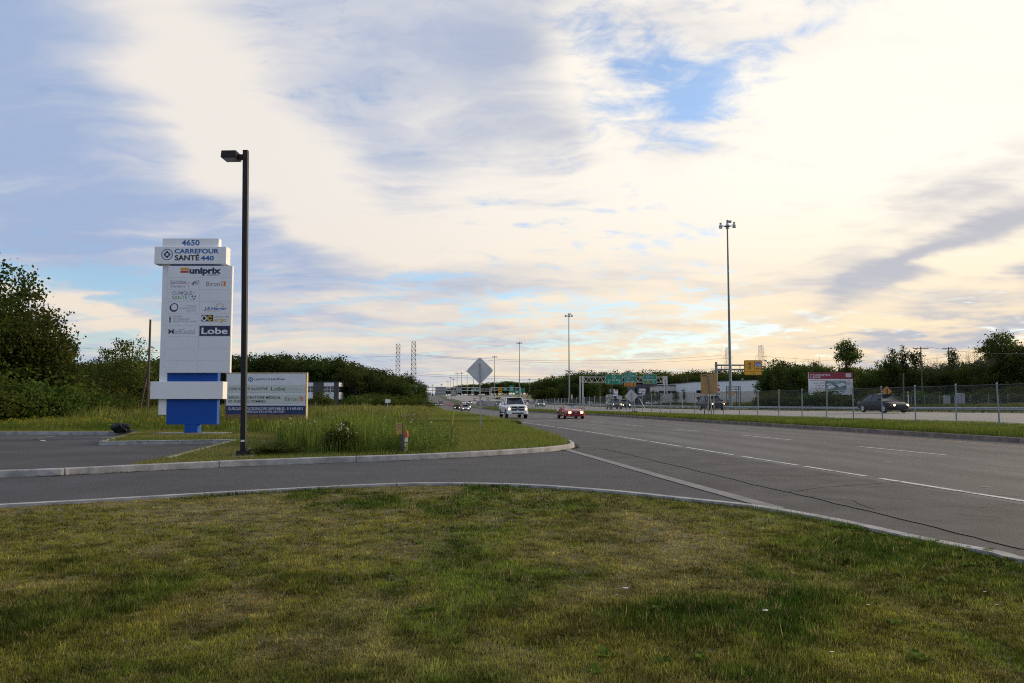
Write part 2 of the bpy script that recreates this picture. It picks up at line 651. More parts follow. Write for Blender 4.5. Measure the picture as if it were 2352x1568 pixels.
def gp(x, y, z=0.0):
    """where the ground at height z lies under a picture position"""
    u, v = (x - 1176) / F_PX, (784 - y) / F_PX
    dy, dz = math.cos(PITCH) - v * math.sin(PITCH), math.sin(PITCH) + v * math.cos(PITCH)
    t = (z - EYE) / dz
    return Vector((u * t, dy * t, z))

def at(x, y, Y):
    """the point at distance Y seen at a picture position"""
    u, v = (x - 1176) / F_PX, (784 - y) / F_PX
    dy, dz = math.cos(PITCH) - v * math.sin(PITCH), math.sin(PITCH) + v * math.cos(PITCH)
    t = Y / dy
    return Vector((u * t, Y, EYE + dz * t))

def ground_at(x, Y):
    """height of the land at world x, Y"""
    W = x - edge(Y)
    if W > 0:
        W /= wsc(Y)
    return land_z(W, Y)

# ---------------------------------------------------------------- surface materials
m_asphalt = material('asphalt_road', (0.082, 0.079, 0.077), 0.74, 0, 0.22, 0.5, 0.6, 90, spec=0.4, stretch=(1, 0.25, 1))
m_asphalt_drive = material('asphalt_driveway', (0.068, 0.068, 0.071), 0.8, 0, 0.14, 0.6, 0.6, 110, spec=0.25)
m_asphalt_lot = material('asphalt_lot', (0.058, 0.055, 0.054), 0.8, 0, 0.25, 0.3, 0.3, 120, spec=0.3)
m_highway = material('concrete_highway', (0.25, 0.23, 0.21), 0.7, 0, 0.12, 0.15, 0.2, 60, spec=0.4, stretch=(1, 0.1, 1))
m_concrete = material('concrete_kerb', (0.32, 0.315, 0.31), 0.85, 0, 0.28, 3.0, 0.4, 45)
m_concrete_old = material('concrete_kerb_old', (0.19, 0.145, 0.12), 0.9, 0, 0.35, 2.0, 0.5, 40)
m_gutter = material('concrete_gutter', (0.20, 0.19, 0.185), 0.85, 0, 0.2, 2.5, 0.3, 60)
m_paint_w = material('road_paint_white', (0.55, 0.54, 0.52), 0.75, 0, color2=(0.20, 0.19, 0.19), scale=6, contrast=(0.52, 0.70))
m_paint_worn = material('road_paint_white_worn', (0.52, 0.52, 0.50), 0.75, 0, color2=(0.16, 0.155, 0.15), scale=3.0, contrast=(0.46, 0.66))
m_paint_y = material('road_paint_yellow', (0.55, 0.32, 0.10), 0.75, 0, color2=(0.16, 0.13, 0.11), scale=2.2, contrast=(0.50, 0.70))
m_crack = material('crack_sealant', (0.018, 0.018, 0.019), 0.7)
m_soil = material('grass_soil', (0.070, 0.078, 0.022), 0.95, 0, color2=(0.130, 0.110, 0.048), scale=1.3, bump=0.5, bscale=30)
m_field = material('field_grass', (0.065, 0.092, 0.022), 0.95, 0, color2=(0.125, 0.130, 0.042), scale=0.5, bump=0.6, bscale=6)
m_blade = attr_material('grass_blades', 0.85, 0.42, spec=0.08)

# ================================================================= ground and roads
def make_ground():
    wl = [-3000, -1200, -500, -200, -90, -50, -30, -15, -6, 0, 13.9, 14.1, 16.5, 18.5, 28, 40, 52.5, 57, 62, 72, 84, 95, 130, 200, 400, 900, 3000]
    vs, fs = [], []
    n = len(wl)
    for y in STATIONS:
        for w in wl:
            z = land_z(w, y)
            if w <= 13.9:
                z -= 0.10 if y < 120 else 0.06
            elif 18.5 <= w <= 52.5 or 62 <= w <= 84:
                z -= 0.06
            else:
                z -= 0.02
            vs.append((WX(w, y), y, z))
    for k in range(len(STATIONS) - 1):
        for i in range(n - 1):
            fs.append((k * n + i, k * n + i + 1, (k + 1) * n + i + 1, (k + 1) * n + i))
    o = MB().add(vs, fs).build('ground', m_field)
    tag(o, kind='structure')
make_ground()

def add_wear(m, lane, tracks):
    nt = m.node_tree
    b = nt.nodes['Principled BSDF']
    src = b.inputs['Base Color'].links[0].from_socket
    a = nt.nodes.new('ShaderNodeAttribute')
    a.attribute_name = 'across'
    tc = nt.nodes.new('ShaderNodeTexCoord')
    mp = nt.nodes.new('ShaderNodeMapping')
    mp.inputs[3].default_value = (0.9, 0.10, 1)
    nt.links.new(tc.outputs['Object'], mp.inputs[0])
    nz = nt.nodes.new('ShaderNodeTexNoise')
    nz.inputs['Scale'].default_value = 0.8
    nz.inputs['Detail'].default_value = 6
    nt.links.new(mp.outputs[0], nz.inputs[0])
    def mt(op, x, y, z=None):
        n = nt.nodes.new('ShaderNodeMath')
        n.operation = op
        for i, v in enumerate((x, y, z)):
            if v is None:
                continue
            if hasattr(v, 'links'):
                nt.links.new(v, n.inputs[i])
            else:
                n.inputs[i].default_value = v
        return n.outputs[0]
    w = mt('MULTIPLY_ADD', nz.outputs[0], 0.8, a.outputs['Fac'])
    ph = mt('MULTIPLY', w, 2 * math.pi / tracks)
    band = mt('MULTIPLY', mt('COSINE', ph, 0.0), 0.13)
    k = mt('ADD', mt('MULTIPLY_ADD', mt('SUBTRACT', nz.outputs[0], 0.5), 0.9, 1.0), band)
    vm = nt.nodes.new('ShaderNodeVectorMath')
    vm.operation = 'SCALE'
    nt.links.new(src, vm.inputs[0])
    nt.links.new(k, vm.inputs[3])
    nt.links.new(vm.outputs[0], b.inputs['Base Color'])
add_wear(m_asphalt, 6.1, 2.05)
service_road = strip('service_road', left_w, 13.85, 0.0, m_asphalt, wear=True)
tag(service_road, kind='structure')
highway = strip('highway', 18.5, 52.5, 0.0, m_highway)
tag(highway, kind='structure')
highway_far = strip('highway_opposite', 62, 84, 0.0, m_highway)
tag(highway_far, kind='structure')

# driveway and parking lot lie flat on the left
def sheet(name, pts, z, mat, parent=None):
    vs = [(p[0], p[1], z) for p in pts]
    return MB().add(vs, [tuple(t) for t in tessellate_polygon([[Vector((p[0], p[1], 0)) for p in pts]])]).build(name, mat, parent)

drive = sheet('driveway', [(-70, -5), (-70, 19.5), (-10.73, 20.8), (-6, 25), (2.0, 29.5), (WX(-3.9, 30.8), 31.2), (WX(-3.4, 30.0), 30.0), (WX(-4.5, 28.4), 28.4), (WX(-4.5, 20), 20), (WX(-4.5, 13), 13), (WX(-5.2, 11), 11), (WX(-7, 0), 0)], -0.004, m_asphalt_drive)
tag(drive, kind='structure')

def smooth_line(pts, n=8):
    out = []
    P = [Vector(p) for p in pts]
    for i in range(len(P) - 1):
        p0, p1, p2, p3 = P[max(i - 1, 0)], P[i], P[i + 1], P[min(i + 2, len(P) - 1)]
        for k in range(n):
            t = k / n
            out.append(0.5 * ((2 * p1) + (p2 - p0) * t + (2 * p0 - 5 * p1 + 4 * p2 - p3) * t * t + (3 * p1 - p0 - 3 * p2 + p3) * t ** 3))
    out.append(P[-1])
    return out

KERB_Z = 0.14
# the driveway's far kerb (base line) and near kerb (top line), left to right
far_kerb = smooth_line([(-60, -3, 0), (-30, 9.5, 0), (-18, 14.2, 0)] + [gp(*p) for p in [(0, 1096.5), (180, 1089), (360, 1079.8), (590, 1069), (916, 1057), (1080, 1049), (1243, 1038.5), (1306, 1031)]] + [Vector((WX(-4.0, 28.6), 28.6, 0)), Vector((WX(-3.75, 29.6), 29.6, 0)), Vector((WX(-3.5, 31.4), 31.4, 0))], 6)
near_kerb = smooth_line([(-45, -5, 0), (-22, 4.6, 0), (-12, 9.6, 0)] + [gp(p[0], p[1], KERB_Z) for p in
            [(0, 1156), (280, 1141), (560, 1125), (850, 1110.5), (1000, 1107), (1200, 1110), (1400, 1123), (1600, 1143), (1700, 1153), (1780, 1163.5), (1900, 1184), (2000, 1204), (2150, 1236), (2300, 1263), (2352, 1277)]], 6)
near_kerb = [Vector((p.x, p.y, 0)) for p in near_kerb]
near_kerb += [Vector((5.42, 7.6, 0)), Vector((5.85, 5.5, 0)), Vector((6.5, 2, 0)), Vector((7.4, -3, 0)), Vector((8.6, -10, 0))]

def offset_line(pts, d):
    out = []
    for i, p in enumerate(pts):
        t = (pts[min(i + 1, len(pts) - 1)] - pts[max(i - 1, 0)])
        n = Vector((-t.y, t.x, 0)).normalized()
        out.append(p + n * d)
    return out

def kerb_line(name, pts, width, h, mat, seg_len=3.0, side=1, gap=0.012, mats=None):
    """a kerb cast in lengths: each length a child of the kerb"""
    root = link(name, None)
    root.empty_display_size = 0.2
    tag(root, kind='structure')
    # resample into lengths
    nrm = [(b - a) for a, b in zip(pts, offset_line(pts, 1.0))]
    cur, acc = [0], 0.0
    lengths = []
    for i in range(len(pts) - 1):
        cur.append(i + 1)
        acc += (pts[i + 1] - pts[i]).length
        if acc >= seg_len:
            lengths.append(cur)
            cur, acc = [i + 1], 0.0
    if len(cur) > 1:
        lengths.append(cur)
    for ids in lengths:
        q = [pts[i].copy() for i in ids]
        qn = [nrm[i] for i in ids]
        q[0] += (q[1] - q[0]).normalized() * gap
        q[-1] += (q[-2] - q[-1]).normalized() * gap
        jit = random.uniform(-0.003, 0.003)
        hh = h + random.uniform(-0.002, 0.002)
        inner = [a + nn * (side * width) for a, nn in zip(q, qn)]
        rings = []
        for a, b in zip(q, inner):
            n = (b - a).normalized()
            a = a + n * jit
            b = b + n * jit
            z = a.z
            rings.append([Vector((a.x, a.y, z - 0.08)), Vector((a.x, a.y, z + hh - 0.02)) + n * 0.012, Vector((a.x, a.y, z + hh)) + n * 0.035,
                          Vector((b.x, b.y, z + hh)), Vector((b.x, b.y, z - 0.08))])
        MB().loft(rings).build('kerb_length', mat, root)
    return root

kerb_line('driveway_kerb', far_kerb, 0.15, 0.15, m_concrete, 3.2, side=1)
kerb_line('lawn_kerb', near_kerb, 0.19, KERB_Z, m_concrete, 3.2, side=-1)

# parking lot with its kerbed edge (rear kerb, island nose, slanted return)
LOT = [Vector((-60, 39.0, 0)), gp(0, 998.5), gp(245, 998.5), gp(312, 998), gp(226, 1022.5), gp(535, 1018), gp(372, 1064)]
lot_pts = [(p.x, p.y) for p in LOT]
fk = [p for p in far_kerb if p.x <= LOT[-1].x]
lot = sheet('parking_lot', [(p.x, p.y) for p in fk] + lot_pts[::-1], -0.002, m_asphalt_lot)
tag(lot, kind='structure')

def densify(pts, d=1.6):
    out = [pts[0]]
    for a, b in zip(pts[:-1], pts[1:]):
        k = max(1, int((b - a).length / d))
        for i in range(1, k + 1):
            out.append(a.lerp(b, i / k))
    return out
kerb_line('parking_kerb', densify(LOT[:4]), 0.16, 0.15, m_concrete, 3.0, side=1)
kerb_line('parking_kerb', densify(LOT[3:5]), 0.16, 0.15, m_concrete, 3.0, side=1)
kerb_line('parking_kerb', densify(LOT[4:6]), 0.16, 0.15, m_concrete, 3.0, side=1)
kerb_line('parking_kerb', densify(LOT[5:]), 0.16, 0.15, m_concrete, 3.0, side=1)
for x0, y0, x1, y1 in ((85, 1005, 130, 1001), (232, 1005.5, 330, 998.5), (600 * 0 + 395, 1057, 640 * 0 + 440, 1055)):
    a, b = gp(x0, y0), gp(x1, y1)
    n = Vector((-(b - a).y, (b - a).x, 0)).normalized() * 0.05
    MB().add([tuple(a - n + Vector((0, 0, .004))), tuple(b - n + Vector((0, 0, .004))), tuple(b + n + Vector((0, 0, .004))), tuple(a + n + Vector((0, 0, .004)))], [(0, 1, 2, 3)]).build('bay_line', m_paint_worn, lot)

# mown verge between lot, driveway and road (flat top at kerb height)
fk2 = [p for p in offset_line(far_kerb, 0.15) if p.x > LOT[-1].x + 0.2]
verge_pts = [(-75, 39.2)] + [(p.x, p.y) for p in offset_line([LOT[0], LOT[1], LOT[2], LOT[3]], 0.1)][1:] + lot_pts[4:] + [(p.x, p.y) for p in fk2] + \
            [(WX(left_w(y), y), y) for y in (31.7, 36, 42, 50, 58, 66)] + [(-75, 66)]
verge = sheet('verge', verge_pts, 0.125, m_soil)
tag(verge, kind='structure')
MB().loft([[(WX(left_w(y), y) - 0.0, y, 0.125), (WX(left_w(y), y) + 0.25, y, -0.06)] for y in (31.3, 36, 42, 50, 58, 66)], close=False, caps=False).build('verge_edge', m_soil, verge)

lawn_pts = [(p.x, p.y) for p in offset_line(near_kerb, -0.16)] + [(-45, -12)]
lawn = sheet('front_lawn', lawn_pts, KERB_Z - 0.045, m_soil)
tag(lawn, kind='structure')

m_shoulder = material('asphalt_shoulder', (0.064, 0.062, 0.062), 0.78, 0, 0.30, 0.9, 0.6, 90, spec=0.3)
MB().loft([[(WX(left_w(y) + .02, y), y, 0.003), (WX(-0.35, y), y, 0.003)] for y in (-20, 0, 5, 8, 10, 11.5, 13, 15, 20, 25, 28, 33, 40, 50, 62, 70)], close=False, caps=False).build('shoulder', m_shoulder, service_road)
# flush concrete gutter across the driveway mouth
MB().loft([[(WX(-4.56, y), y, 0.006), (WX(-4.29, y), y, 0.010)] for y in (12.6, 14, 17, 20, 23, 26, 28.0)], close=False, caps=False).build('gutter_strip', m_gutter, service_road)

# markings on the near road
def mark(name, w, width, y0, y1, mat, parent, lift=0.006, wf=None, step=2.0):
    n = max(1, int((y1 - y0) / step))
    r = []
    for i in range(n + 1):
        y = y0 + (y1 - y0) * i / n
        ww = wf(y) if wf else w
        z = land_z(ww, y) + lift
        r.append([(WX(ww - width / 2, y), y, z), (WX(ww + width / 2, y), y, z)])
    return MB().loft(r, close=False, caps=False).build(name, mat, parent)

mark('edge_line', 0, 0.15, 7, 17.4, m_paint_w, service_road)
for y0, y1 in ((17.9, 20.6), (20.9, 24.4), (24.9, 29), (29.4, 33), (33.5, 38), (38.5, 44), (44.6, 51), (51.6, 58), (58.8, 66), (66.8, 75)):
    mark('edge_line', 0, 0.14, y0, y1, m_paint_worn, service_road)
mark('edge_line', 0.05, 0.16, 75.3, 420, m_paint_w, service_road, lift=0.02, step=8)
dash_w = curve([(0, 6.5), (29, 6.28), (48, 6.05), (64, 5.85), (150, 5.9), (300, 5.9), (900, 5.9)])
yy = 15.6
for k in range(34):
    ln = 4.2 if yy < 40 else 3.2
    if yy > 3:
        mark('lane_dash', 0, 0.13, yy - 0.4, yy + ln, m_paint_w, service_road, wf=dash_w, lift=0.006 if yy < 90 else 0.02)
    yy += 9.6 if yy < 44 else 8.5
mark('median_line', 12.25, 0.13, 12, 120, m_paint_y, service_road)
# cracks, each a sealed wandering line
def crack(pts, w=0.03, seed=1):
    rg = random.Random(seed)
    P_ = [gp(*p) for p in pts]
    P_ = densify(P_, 0.25)
    r = []
    off = 0
    for i, p in enumerate(P_):
        t = P_[min(i + 1, len(P_) - 1)] - P_[max(i - 1, 0)]
        n = Vector((-t.y, t.x, 0)).normalized()
        off = off * 0.8 + rg.uniform(-0.03, 0.03)
        ww = w * rg.uniform(0.7, 1.4)
        c = p + n * off
        r.append([tuple(c - n * ww + Vector((0, 0, 0.012))), tuple(c + n * ww + Vector((0, 0, 0.012)))])
    MB().loft(r, close=False, caps=False).build('crack', m_crack, service_road)
crack([(1392, 1031), (1550, 1069), (1712, 1107), (1850, 1139), (2000, 1174), (2160, 1212), (2352, 1262)], 0.055, 3)
crack([(1790, 1133), (1900, 1118), (2040, 1109), (2075, 1106)], 0.016, 4)
crack([(2060, 1108), (2180, 1128), (2350, 1141)], 0.015, 5)
crack([(2130, 1163), (2300, 1165)], 0.008, 6)
crack([(1940, 1086), (1850, 1094), (1800, 1096)], 0.007, 7)
crack([(1350, 1000), (1480, 1020), (1560, 1034)], 0.010, 8)
crack([(1850, 1140), (1960, 1149), (2010, 1170)], 0.012, 9)
crack([(2190, 1180), (2300, 1189)], 0.008, 10)
crack([(2300, 1080), (2352, 1085)], 0.008, 11)
for cx, cy, w_ in ((2040, 1060, .10), (2090, 1056, .05), (2110, 1058, .06), (2352 - 90, 1118, .12), (1855, 1046, .05)):
    p = gp(cx, cy, 0.008)
    MB().add([(p.x - w_, p.y - .03, .008), (p.x + w_, p.y - .02, .008), (p.x + w_ * .8, p.y + .03, .008), (p.x - w_ * .7, p.y + .02, .008)], [(0, 1, 2, 3)]).build('paint_fleck', m_paint_worn, service_road)

# highway markings
mark('edge_line', 19.6, 0.16, 20, 420, m_paint_w, highway, step=6, lift=0.02)
mark('edge_line', 50.5, 0.16, 20, 420, m_paint_y, highway, step=6, lift=0.02)
for w in (30, 40):
    y = 34.0
    while y < 300:
        mark('lane_dash', w, 0.16, y, y + 3, m_paint_w, highway, lift=0.02)
        y += 9.5

# median kerb in lengths, then the grass strip behind it
mk = [Vector((WX(13.85, y), y, road_z(y))) for y in np.arange(14, 320, 0.9)]
kerb_line('median_kerb', mk[:120], 0.2, 0.2, m_concrete_old, 3.3, side=-1, gap=0.014)
kerb_line('median_kerb', mk[119:], 0.2, 0.2, m_concrete_old, 12, side=-1, gap=0.03)

# ================================================================= things on the left: signs, lamp, posts
m_white = material('sign_white', (0.80, 0.80, 0.80), 0.45, 0, 0.03, 1.5)
m_panel = material('sign_panel_white', (0.74, 0.75, 0.77), 0.35, 0, 0.03, 0.8)
m_blue = material('sign_blue', (0.006, 0.075, 0.36), 0.55, 0, 0.08, 2.0, spec=0.25)
m_ink_blue = material('ink_blue', (0.02, 0.11, 0.36), 0.5)
m_ink_black = material('ink_black', (0.02, 0.02, 0.022), 0.5)
m_ink_navy = material('ink_navy', (0.018, 0.022, 0.075), 0.5)
m_ink_slate = material('ink_slate', (0.13, 0.17, 0.28), 0.5)
m_ink_grey = material('ink_grey', (0.34, 0.36, 0.39), 0.5)
m_ink_dgrey = material('ink_dark_grey', (0.16, 0.16, 0.16), 0.5)
m_ink_red = material('ink_red', (0.48, 0.05, 0.03), 0.5)
m_ink_orange = material('ink_orange', (0.62, 0.16, 0.03), 0.5)
m_ink_amber = material('ink_amber', (0.68, 0.32, 0.02), 0.5)
m_ink_yellow = material('ink_yellow', (0.55, 0.40, 0.04), 0.5)
m_ink_green = material('ink_green', (0.05, 0.30, 0.05), 0.5)
m_ink_dgreen = material('ink_dark_green', (0.03, 0.16, 0.09), 0.5)
m_ink_sky = material('ink_sky_blue', (0.10, 0.34, 0.66), 0.5)
m_ink_white = material('ink_white', (0.80, 0.80, 0.80), 0.5)
m_black_metal = material('black_painted_metal', (0.012, 0.012, 0.013), 0.55, 0.0, 0.15, 3, spec=0.35)
m_galv = material('galvanised_steel', (0.34, 0.37, 0.40), 0.55, 0.55, 0.15, 3)
m_galv_dark = material('galvanised_steel_weathered', (0.20, 0.22, 0.24), 0.6, 0.4, 0.2, 3)
m_mast = material('painted_mast', (0.17, 0.21, 0.22), 0.5, 0.3, 0.12, 2)
m_wood = material('weathered_pole_wood', (0.11, 0.085, 0.065), 0.9, 0, 0.3, 2.0, 0.3, 20, stretch=(6, 6, 0.6))
m_ply = material('plywood_bare', (0.25, 0.145, 0.09), 0.85, 0, 0.2, 3.0, stretch=(1, 1, 4))
m_timber = material('pale_timber', (0.52, 0.40, 0.27), 0.8, 0, 0.2, 4, stretch=(4, 4, 0.7))

TS, TY = 160.0, 37.5
def TX(zx, zy):
    return (zx - (1510 - zy) * 0.0165 - 338) / TS
def TZ(zy):
    return (1510 - zy) / TS
def t7(x, y):
    return 74.6 + 0.476 * x, 37.3 + 0.476 * y

def pylon_sign():
    base = at(438.2, 997, TY)
    base.z = 0.17
    root = thing('pylon_sign', 'tall white and blue roadside sign tower numbered 4650 with clinic panels', 'sign', base)
    def bx(name, x0, x1, zy0, zy1, y0, y1, mat, parent=root, bev=True):
        c = [(x0 - 338) / TS, (x1 - 338) / TS]
        o = MB().box(c[0], c[1], y0, y1, TZ(zy1), TZ(zy0)).build(name, mat, parent)
        if bev:
            b = o.modifiers.new('bevel', 'BEVEL')
            b.width, b.segments = 0.012, 1
        return o
    pad = MB().box((100 - 338) / TS, (578 - 338) / TS, -0.5, 1.0, -0.12, 0).build('concrete_pad', m_concrete, root)
    bx('stem', 290, 385, 1450, 1511, 0.0, 0.46, m_blue)
    for x in (300, 318, 336, 354, 372):
        MB().lathe([(0.018, 0), (0.018, 0.05)], 6, ((x - 338) / TS, -0.06, 0)).build('anchor_bolt', m_galv_dark, root)
    bx('core', 157, 523, 284, 1450, 0.0, 0.34, m_blue)
    bx('side_column', 98, 156, 284, 1380, -0.01, 0.32, m_white)
    pan = bx('panel_box', 154, 621, 297, 1078, -0.20, -0.012, m_white)
    cap = bx('number_box', 95, 507, 90, 154, -0.05, 0.32, m_white)
    head = bx('header_box', 50, 573, 156, 284, -0.22, 0.36, m_white)
    bx('lower_box', 50, 574, 1140, 1266, -0.22, 0.36, m_white)
    # tenant panels, each with its own joint
    ys = [299, 382, 471, 559, 646, 735, 815, 905, 990, 1076]
    cells = {}
    for i in range(len(ys) - 1):
        cols = [(157, 618)] if i == 0 or i >= 6 + 1 and False else [(157, 387), (388.5, 618)]
        for j, (a, b) in enumerate(cols):
            o = MB().box((a - 338) / TS, (b - 338) / TS, -0.213, -0.2005, TZ(ys[i + 1] - 1.2), TZ(ys[i] + 0.3)).build('tenant_panel', m_panel, root)
            cells[(i, j)] = o
    def t(body, x0, x1, y0, y1, mat, cell, yy=-0.2155, **kw):
        (a, b), (c, d) = t7(x0, y0), t7(x1, y1)
        return text_fit(body, TX(a, d), TX(c, d), TZ(d), TZ(b), yy, mat, cell, **kw)
    def r_(x0, x1, y0, y1, mat, cell, name='bar', yy=-0.2145):
        (a, b), (c, d) = t7(x0, y0), t7(x1, y1)
        return rect(MB(), TX(a, d), TX(c, d), TZ(d), TZ(b), yy, 0.0012).build(name, mat, cell)
    def rg(cx, cy, r0, r1, mat, cell, yy=-0.2155, a0=0, a1=360, name='ring'):
        a, b = t7(cx, cy)
        k = 0.476 / TS
        return ring_shape(MB(), TX(a, b), TZ(b), r0 * k, r1 * k, yy, 30, a0, a1).build(name, mat, cell)
    t('4650', 388, 662, 132, 225, m_ink_blue, cap, -0.055, bold=0.02)
    rg(188, 372, 76, 88, m_ink_blue, head, -0.226)
    for cx, cy, mt, s in ((188, 336, m_ink_black, 16), (153, 372, m_ink_black, 16), (223, 372, m_ink_black, 16), (188, 406, m_ink_black, 16),
                          (163, 347, m_ink_blue, 9), (214, 346, m_ink_blue, 9), (162, 398, m_ink_blue, 9), (213, 398, m_ink_blue, 9)):
        r_(cx - s, cx + s, cy - s, cy + s, mt, head, 'emblem_square', -0.2255)
    t('CARREFOUR', 300, 980, 283, 357, m_ink_blue, head, -0.226, bold=0.03)
    t('SANTÉ', 305, 682, 362, 465, m_ink_black, head, -0.226, bold=0.03)
    t('440', 702, 905, 390, 465, m_ink_blue, head, -0.226, bold=0.03)
    c = cells[(0, 0)]
    r_(395, 522, 577, 611, m_ink_amber, c)
    r_(393, 522, 620, 655, m_ink_red, c)
    t('uniprix', 530, 1015, 573, 700, m_ink_navy, c, bold=0.05)
    t('CLINIQUE', 805, 980, 675, 703, m_ink_navy, c, bold=0.01)
    c = cells[(1, 0)]
    t('Carrefour', 240, 490, 768, 810, m_ink_slate, c)
    r_(235, 495, 818, 824, m_ink_red, c)
    t('Dentaire', 250, 470, 838, 880, m_ink_slate, c)
    t('4', 560, 612, 780, 858, m_ink_black, c, shear=0.3)
    t('40', 600, 682, 770, 838, m_ink_slate, c, shear=0.3)
    rg(548, 838, 34, 40, m_ink_slate, c, a0=90, a1=250, name='tooth_outline')
    c = cells[(1, 1)]
    t('Biron', 792, 998, 790, 858, m_ink_dgrey, c)
    r_(1022, 1086, 788, 857, m_ink_orange, c, 'logo_square')
    t('B', 1030, 1066, 800, 852, m_ink_white, c, -0.217, bold=0.02)
    c = cells[(2, 0)]
    t('CLINIQ', 275, 494, 940, 998, m_ink_black, c)
    t('U', 502, 542, 940, 995, m_ink_sky, c)
    t('E', 553, 580, 940, 995, m_ink_black, c)
    r_(606, 618, 958, 970, m_ink_black, c, 'dot')
    t('SANTÉ', 273, 500, 992, 1066, m_ink_green, c)
    t('4', 560, 595, 1000, 1038, m_ink_black, c)
    t('4', 606, 636, 1000, 1032, m_ink_black, c)
    rg(612, 1057, 11, 18, m_ink_navy, c)
    rg(600, 1000, 76, 82, m_ink_sky, c, a0=180, a1=262, name='stethoscope_cord')
    c = cells[(3, 0)]
    rg(307, 1183, 48, 62, m_ink_navy, c)
    rg(300, 1190, 54, 66, m_ink_navy, c, -0.2165, 150, 330)
    t('CLINIQUE', 485, 645, 1152, 1178, m_ink_grey, c)
    t('CHIRURGICALE', 388, 648, 1188, 1214, m_ink_grey, c)
    t('DE LAVAL', 498, 645, 1226, 1250, m_ink_grey, c)
    c = cells[(3, 1)]
    t('J.E.Hanger', 760, 1108, 1180, 1240, m_ink_blue, c, bold=0.02, shear=0.2)
    r_(770, 992, 1239, 1245, m_ink_orange, c)
    for k in range(7):
        a = R(8 + 27 * k)
        p, q = t7(1003 + 36 * math.cos(a), 1178 - 36 * math.sin(a)), t7(1003 + 68 * math.cos(a), 1178 - 68 * math.sin(a))
        A_, B_ = Vector((TX(*p), -0.2155, TZ(p[1]))), Vector((TX(*q), -0.2155, TZ(q[1])))
        MB().tube(A_, B_, 0.008, 0.008, 4).build('sun_ray', m_ink_orange, c)
    c = cells[(4, 0)]
    t('CENTRE', 288, 425, 1312, 1342, m_ink_grey, c)
    t('DE MÉDECINE', 288, 540, 1348, 1380, m_ink_grey, c)
    t('SPORTIVE DE LAVAL', 288, 650, 1388, 1416, m_ink_grey, c)
    r_(236, 254, 1360, 1420, m_ink_black, c, 'torch_handle')
    r_(231, 262, 1346, 1362, m_ink_black, c, 'torch_cup')
    a, b = t7(247, 1330)
    ring_shape(MB(), TX(a, b), TZ(b), 0.0005, 0.042, -0.2155, 14).build('torch_flame', m_ink_amber, c)
    c = cells[(4, 1)]
    r_(722, 903, 1303, 1402, m_ink_black, c, 'logo_square')
    rg(765, 1353, 26, 42, m_ink_white, c, -0.217)
    rg(850, 1353, 20, 42, m_ink_yellow, c, -0.2168, 20, 330)
    t('aptitude', 918, 1140, 1308, 1352, m_ink_grey, c)
    t('ergo', 918, 1105, 1362, 1428, m_ink_yellow, c, bold=0.015)
    def t1(body, x0, x1, y0, y1, mat, cell, yy=-0.2155, **kw):
        return text_fit(body, TX(x0, y1), TX(x1, y1), TZ(y1), TZ(y0), yy, mat, cell, **kw)
    t1('M', 180, 222, 760, 795, m_ink_dgrey, cells[(5, 0)], bold=0.02)
    t1('édiGestal', 226, 372, 758, 796, m_ink_grey, cells[(5, 0)])
    rect(MB(), TX(405, 780), TX(626, 780), TZ(810), TZ(737), -0.2145, 0.0012).build('navy_field', m_ink_navy, cells[(5, 1)])
    t1('Lobe', 420, 610, 750, 797, m_ink_white, cells[(5, 1)], -0.217, bold=0.025)
pylon_sign()

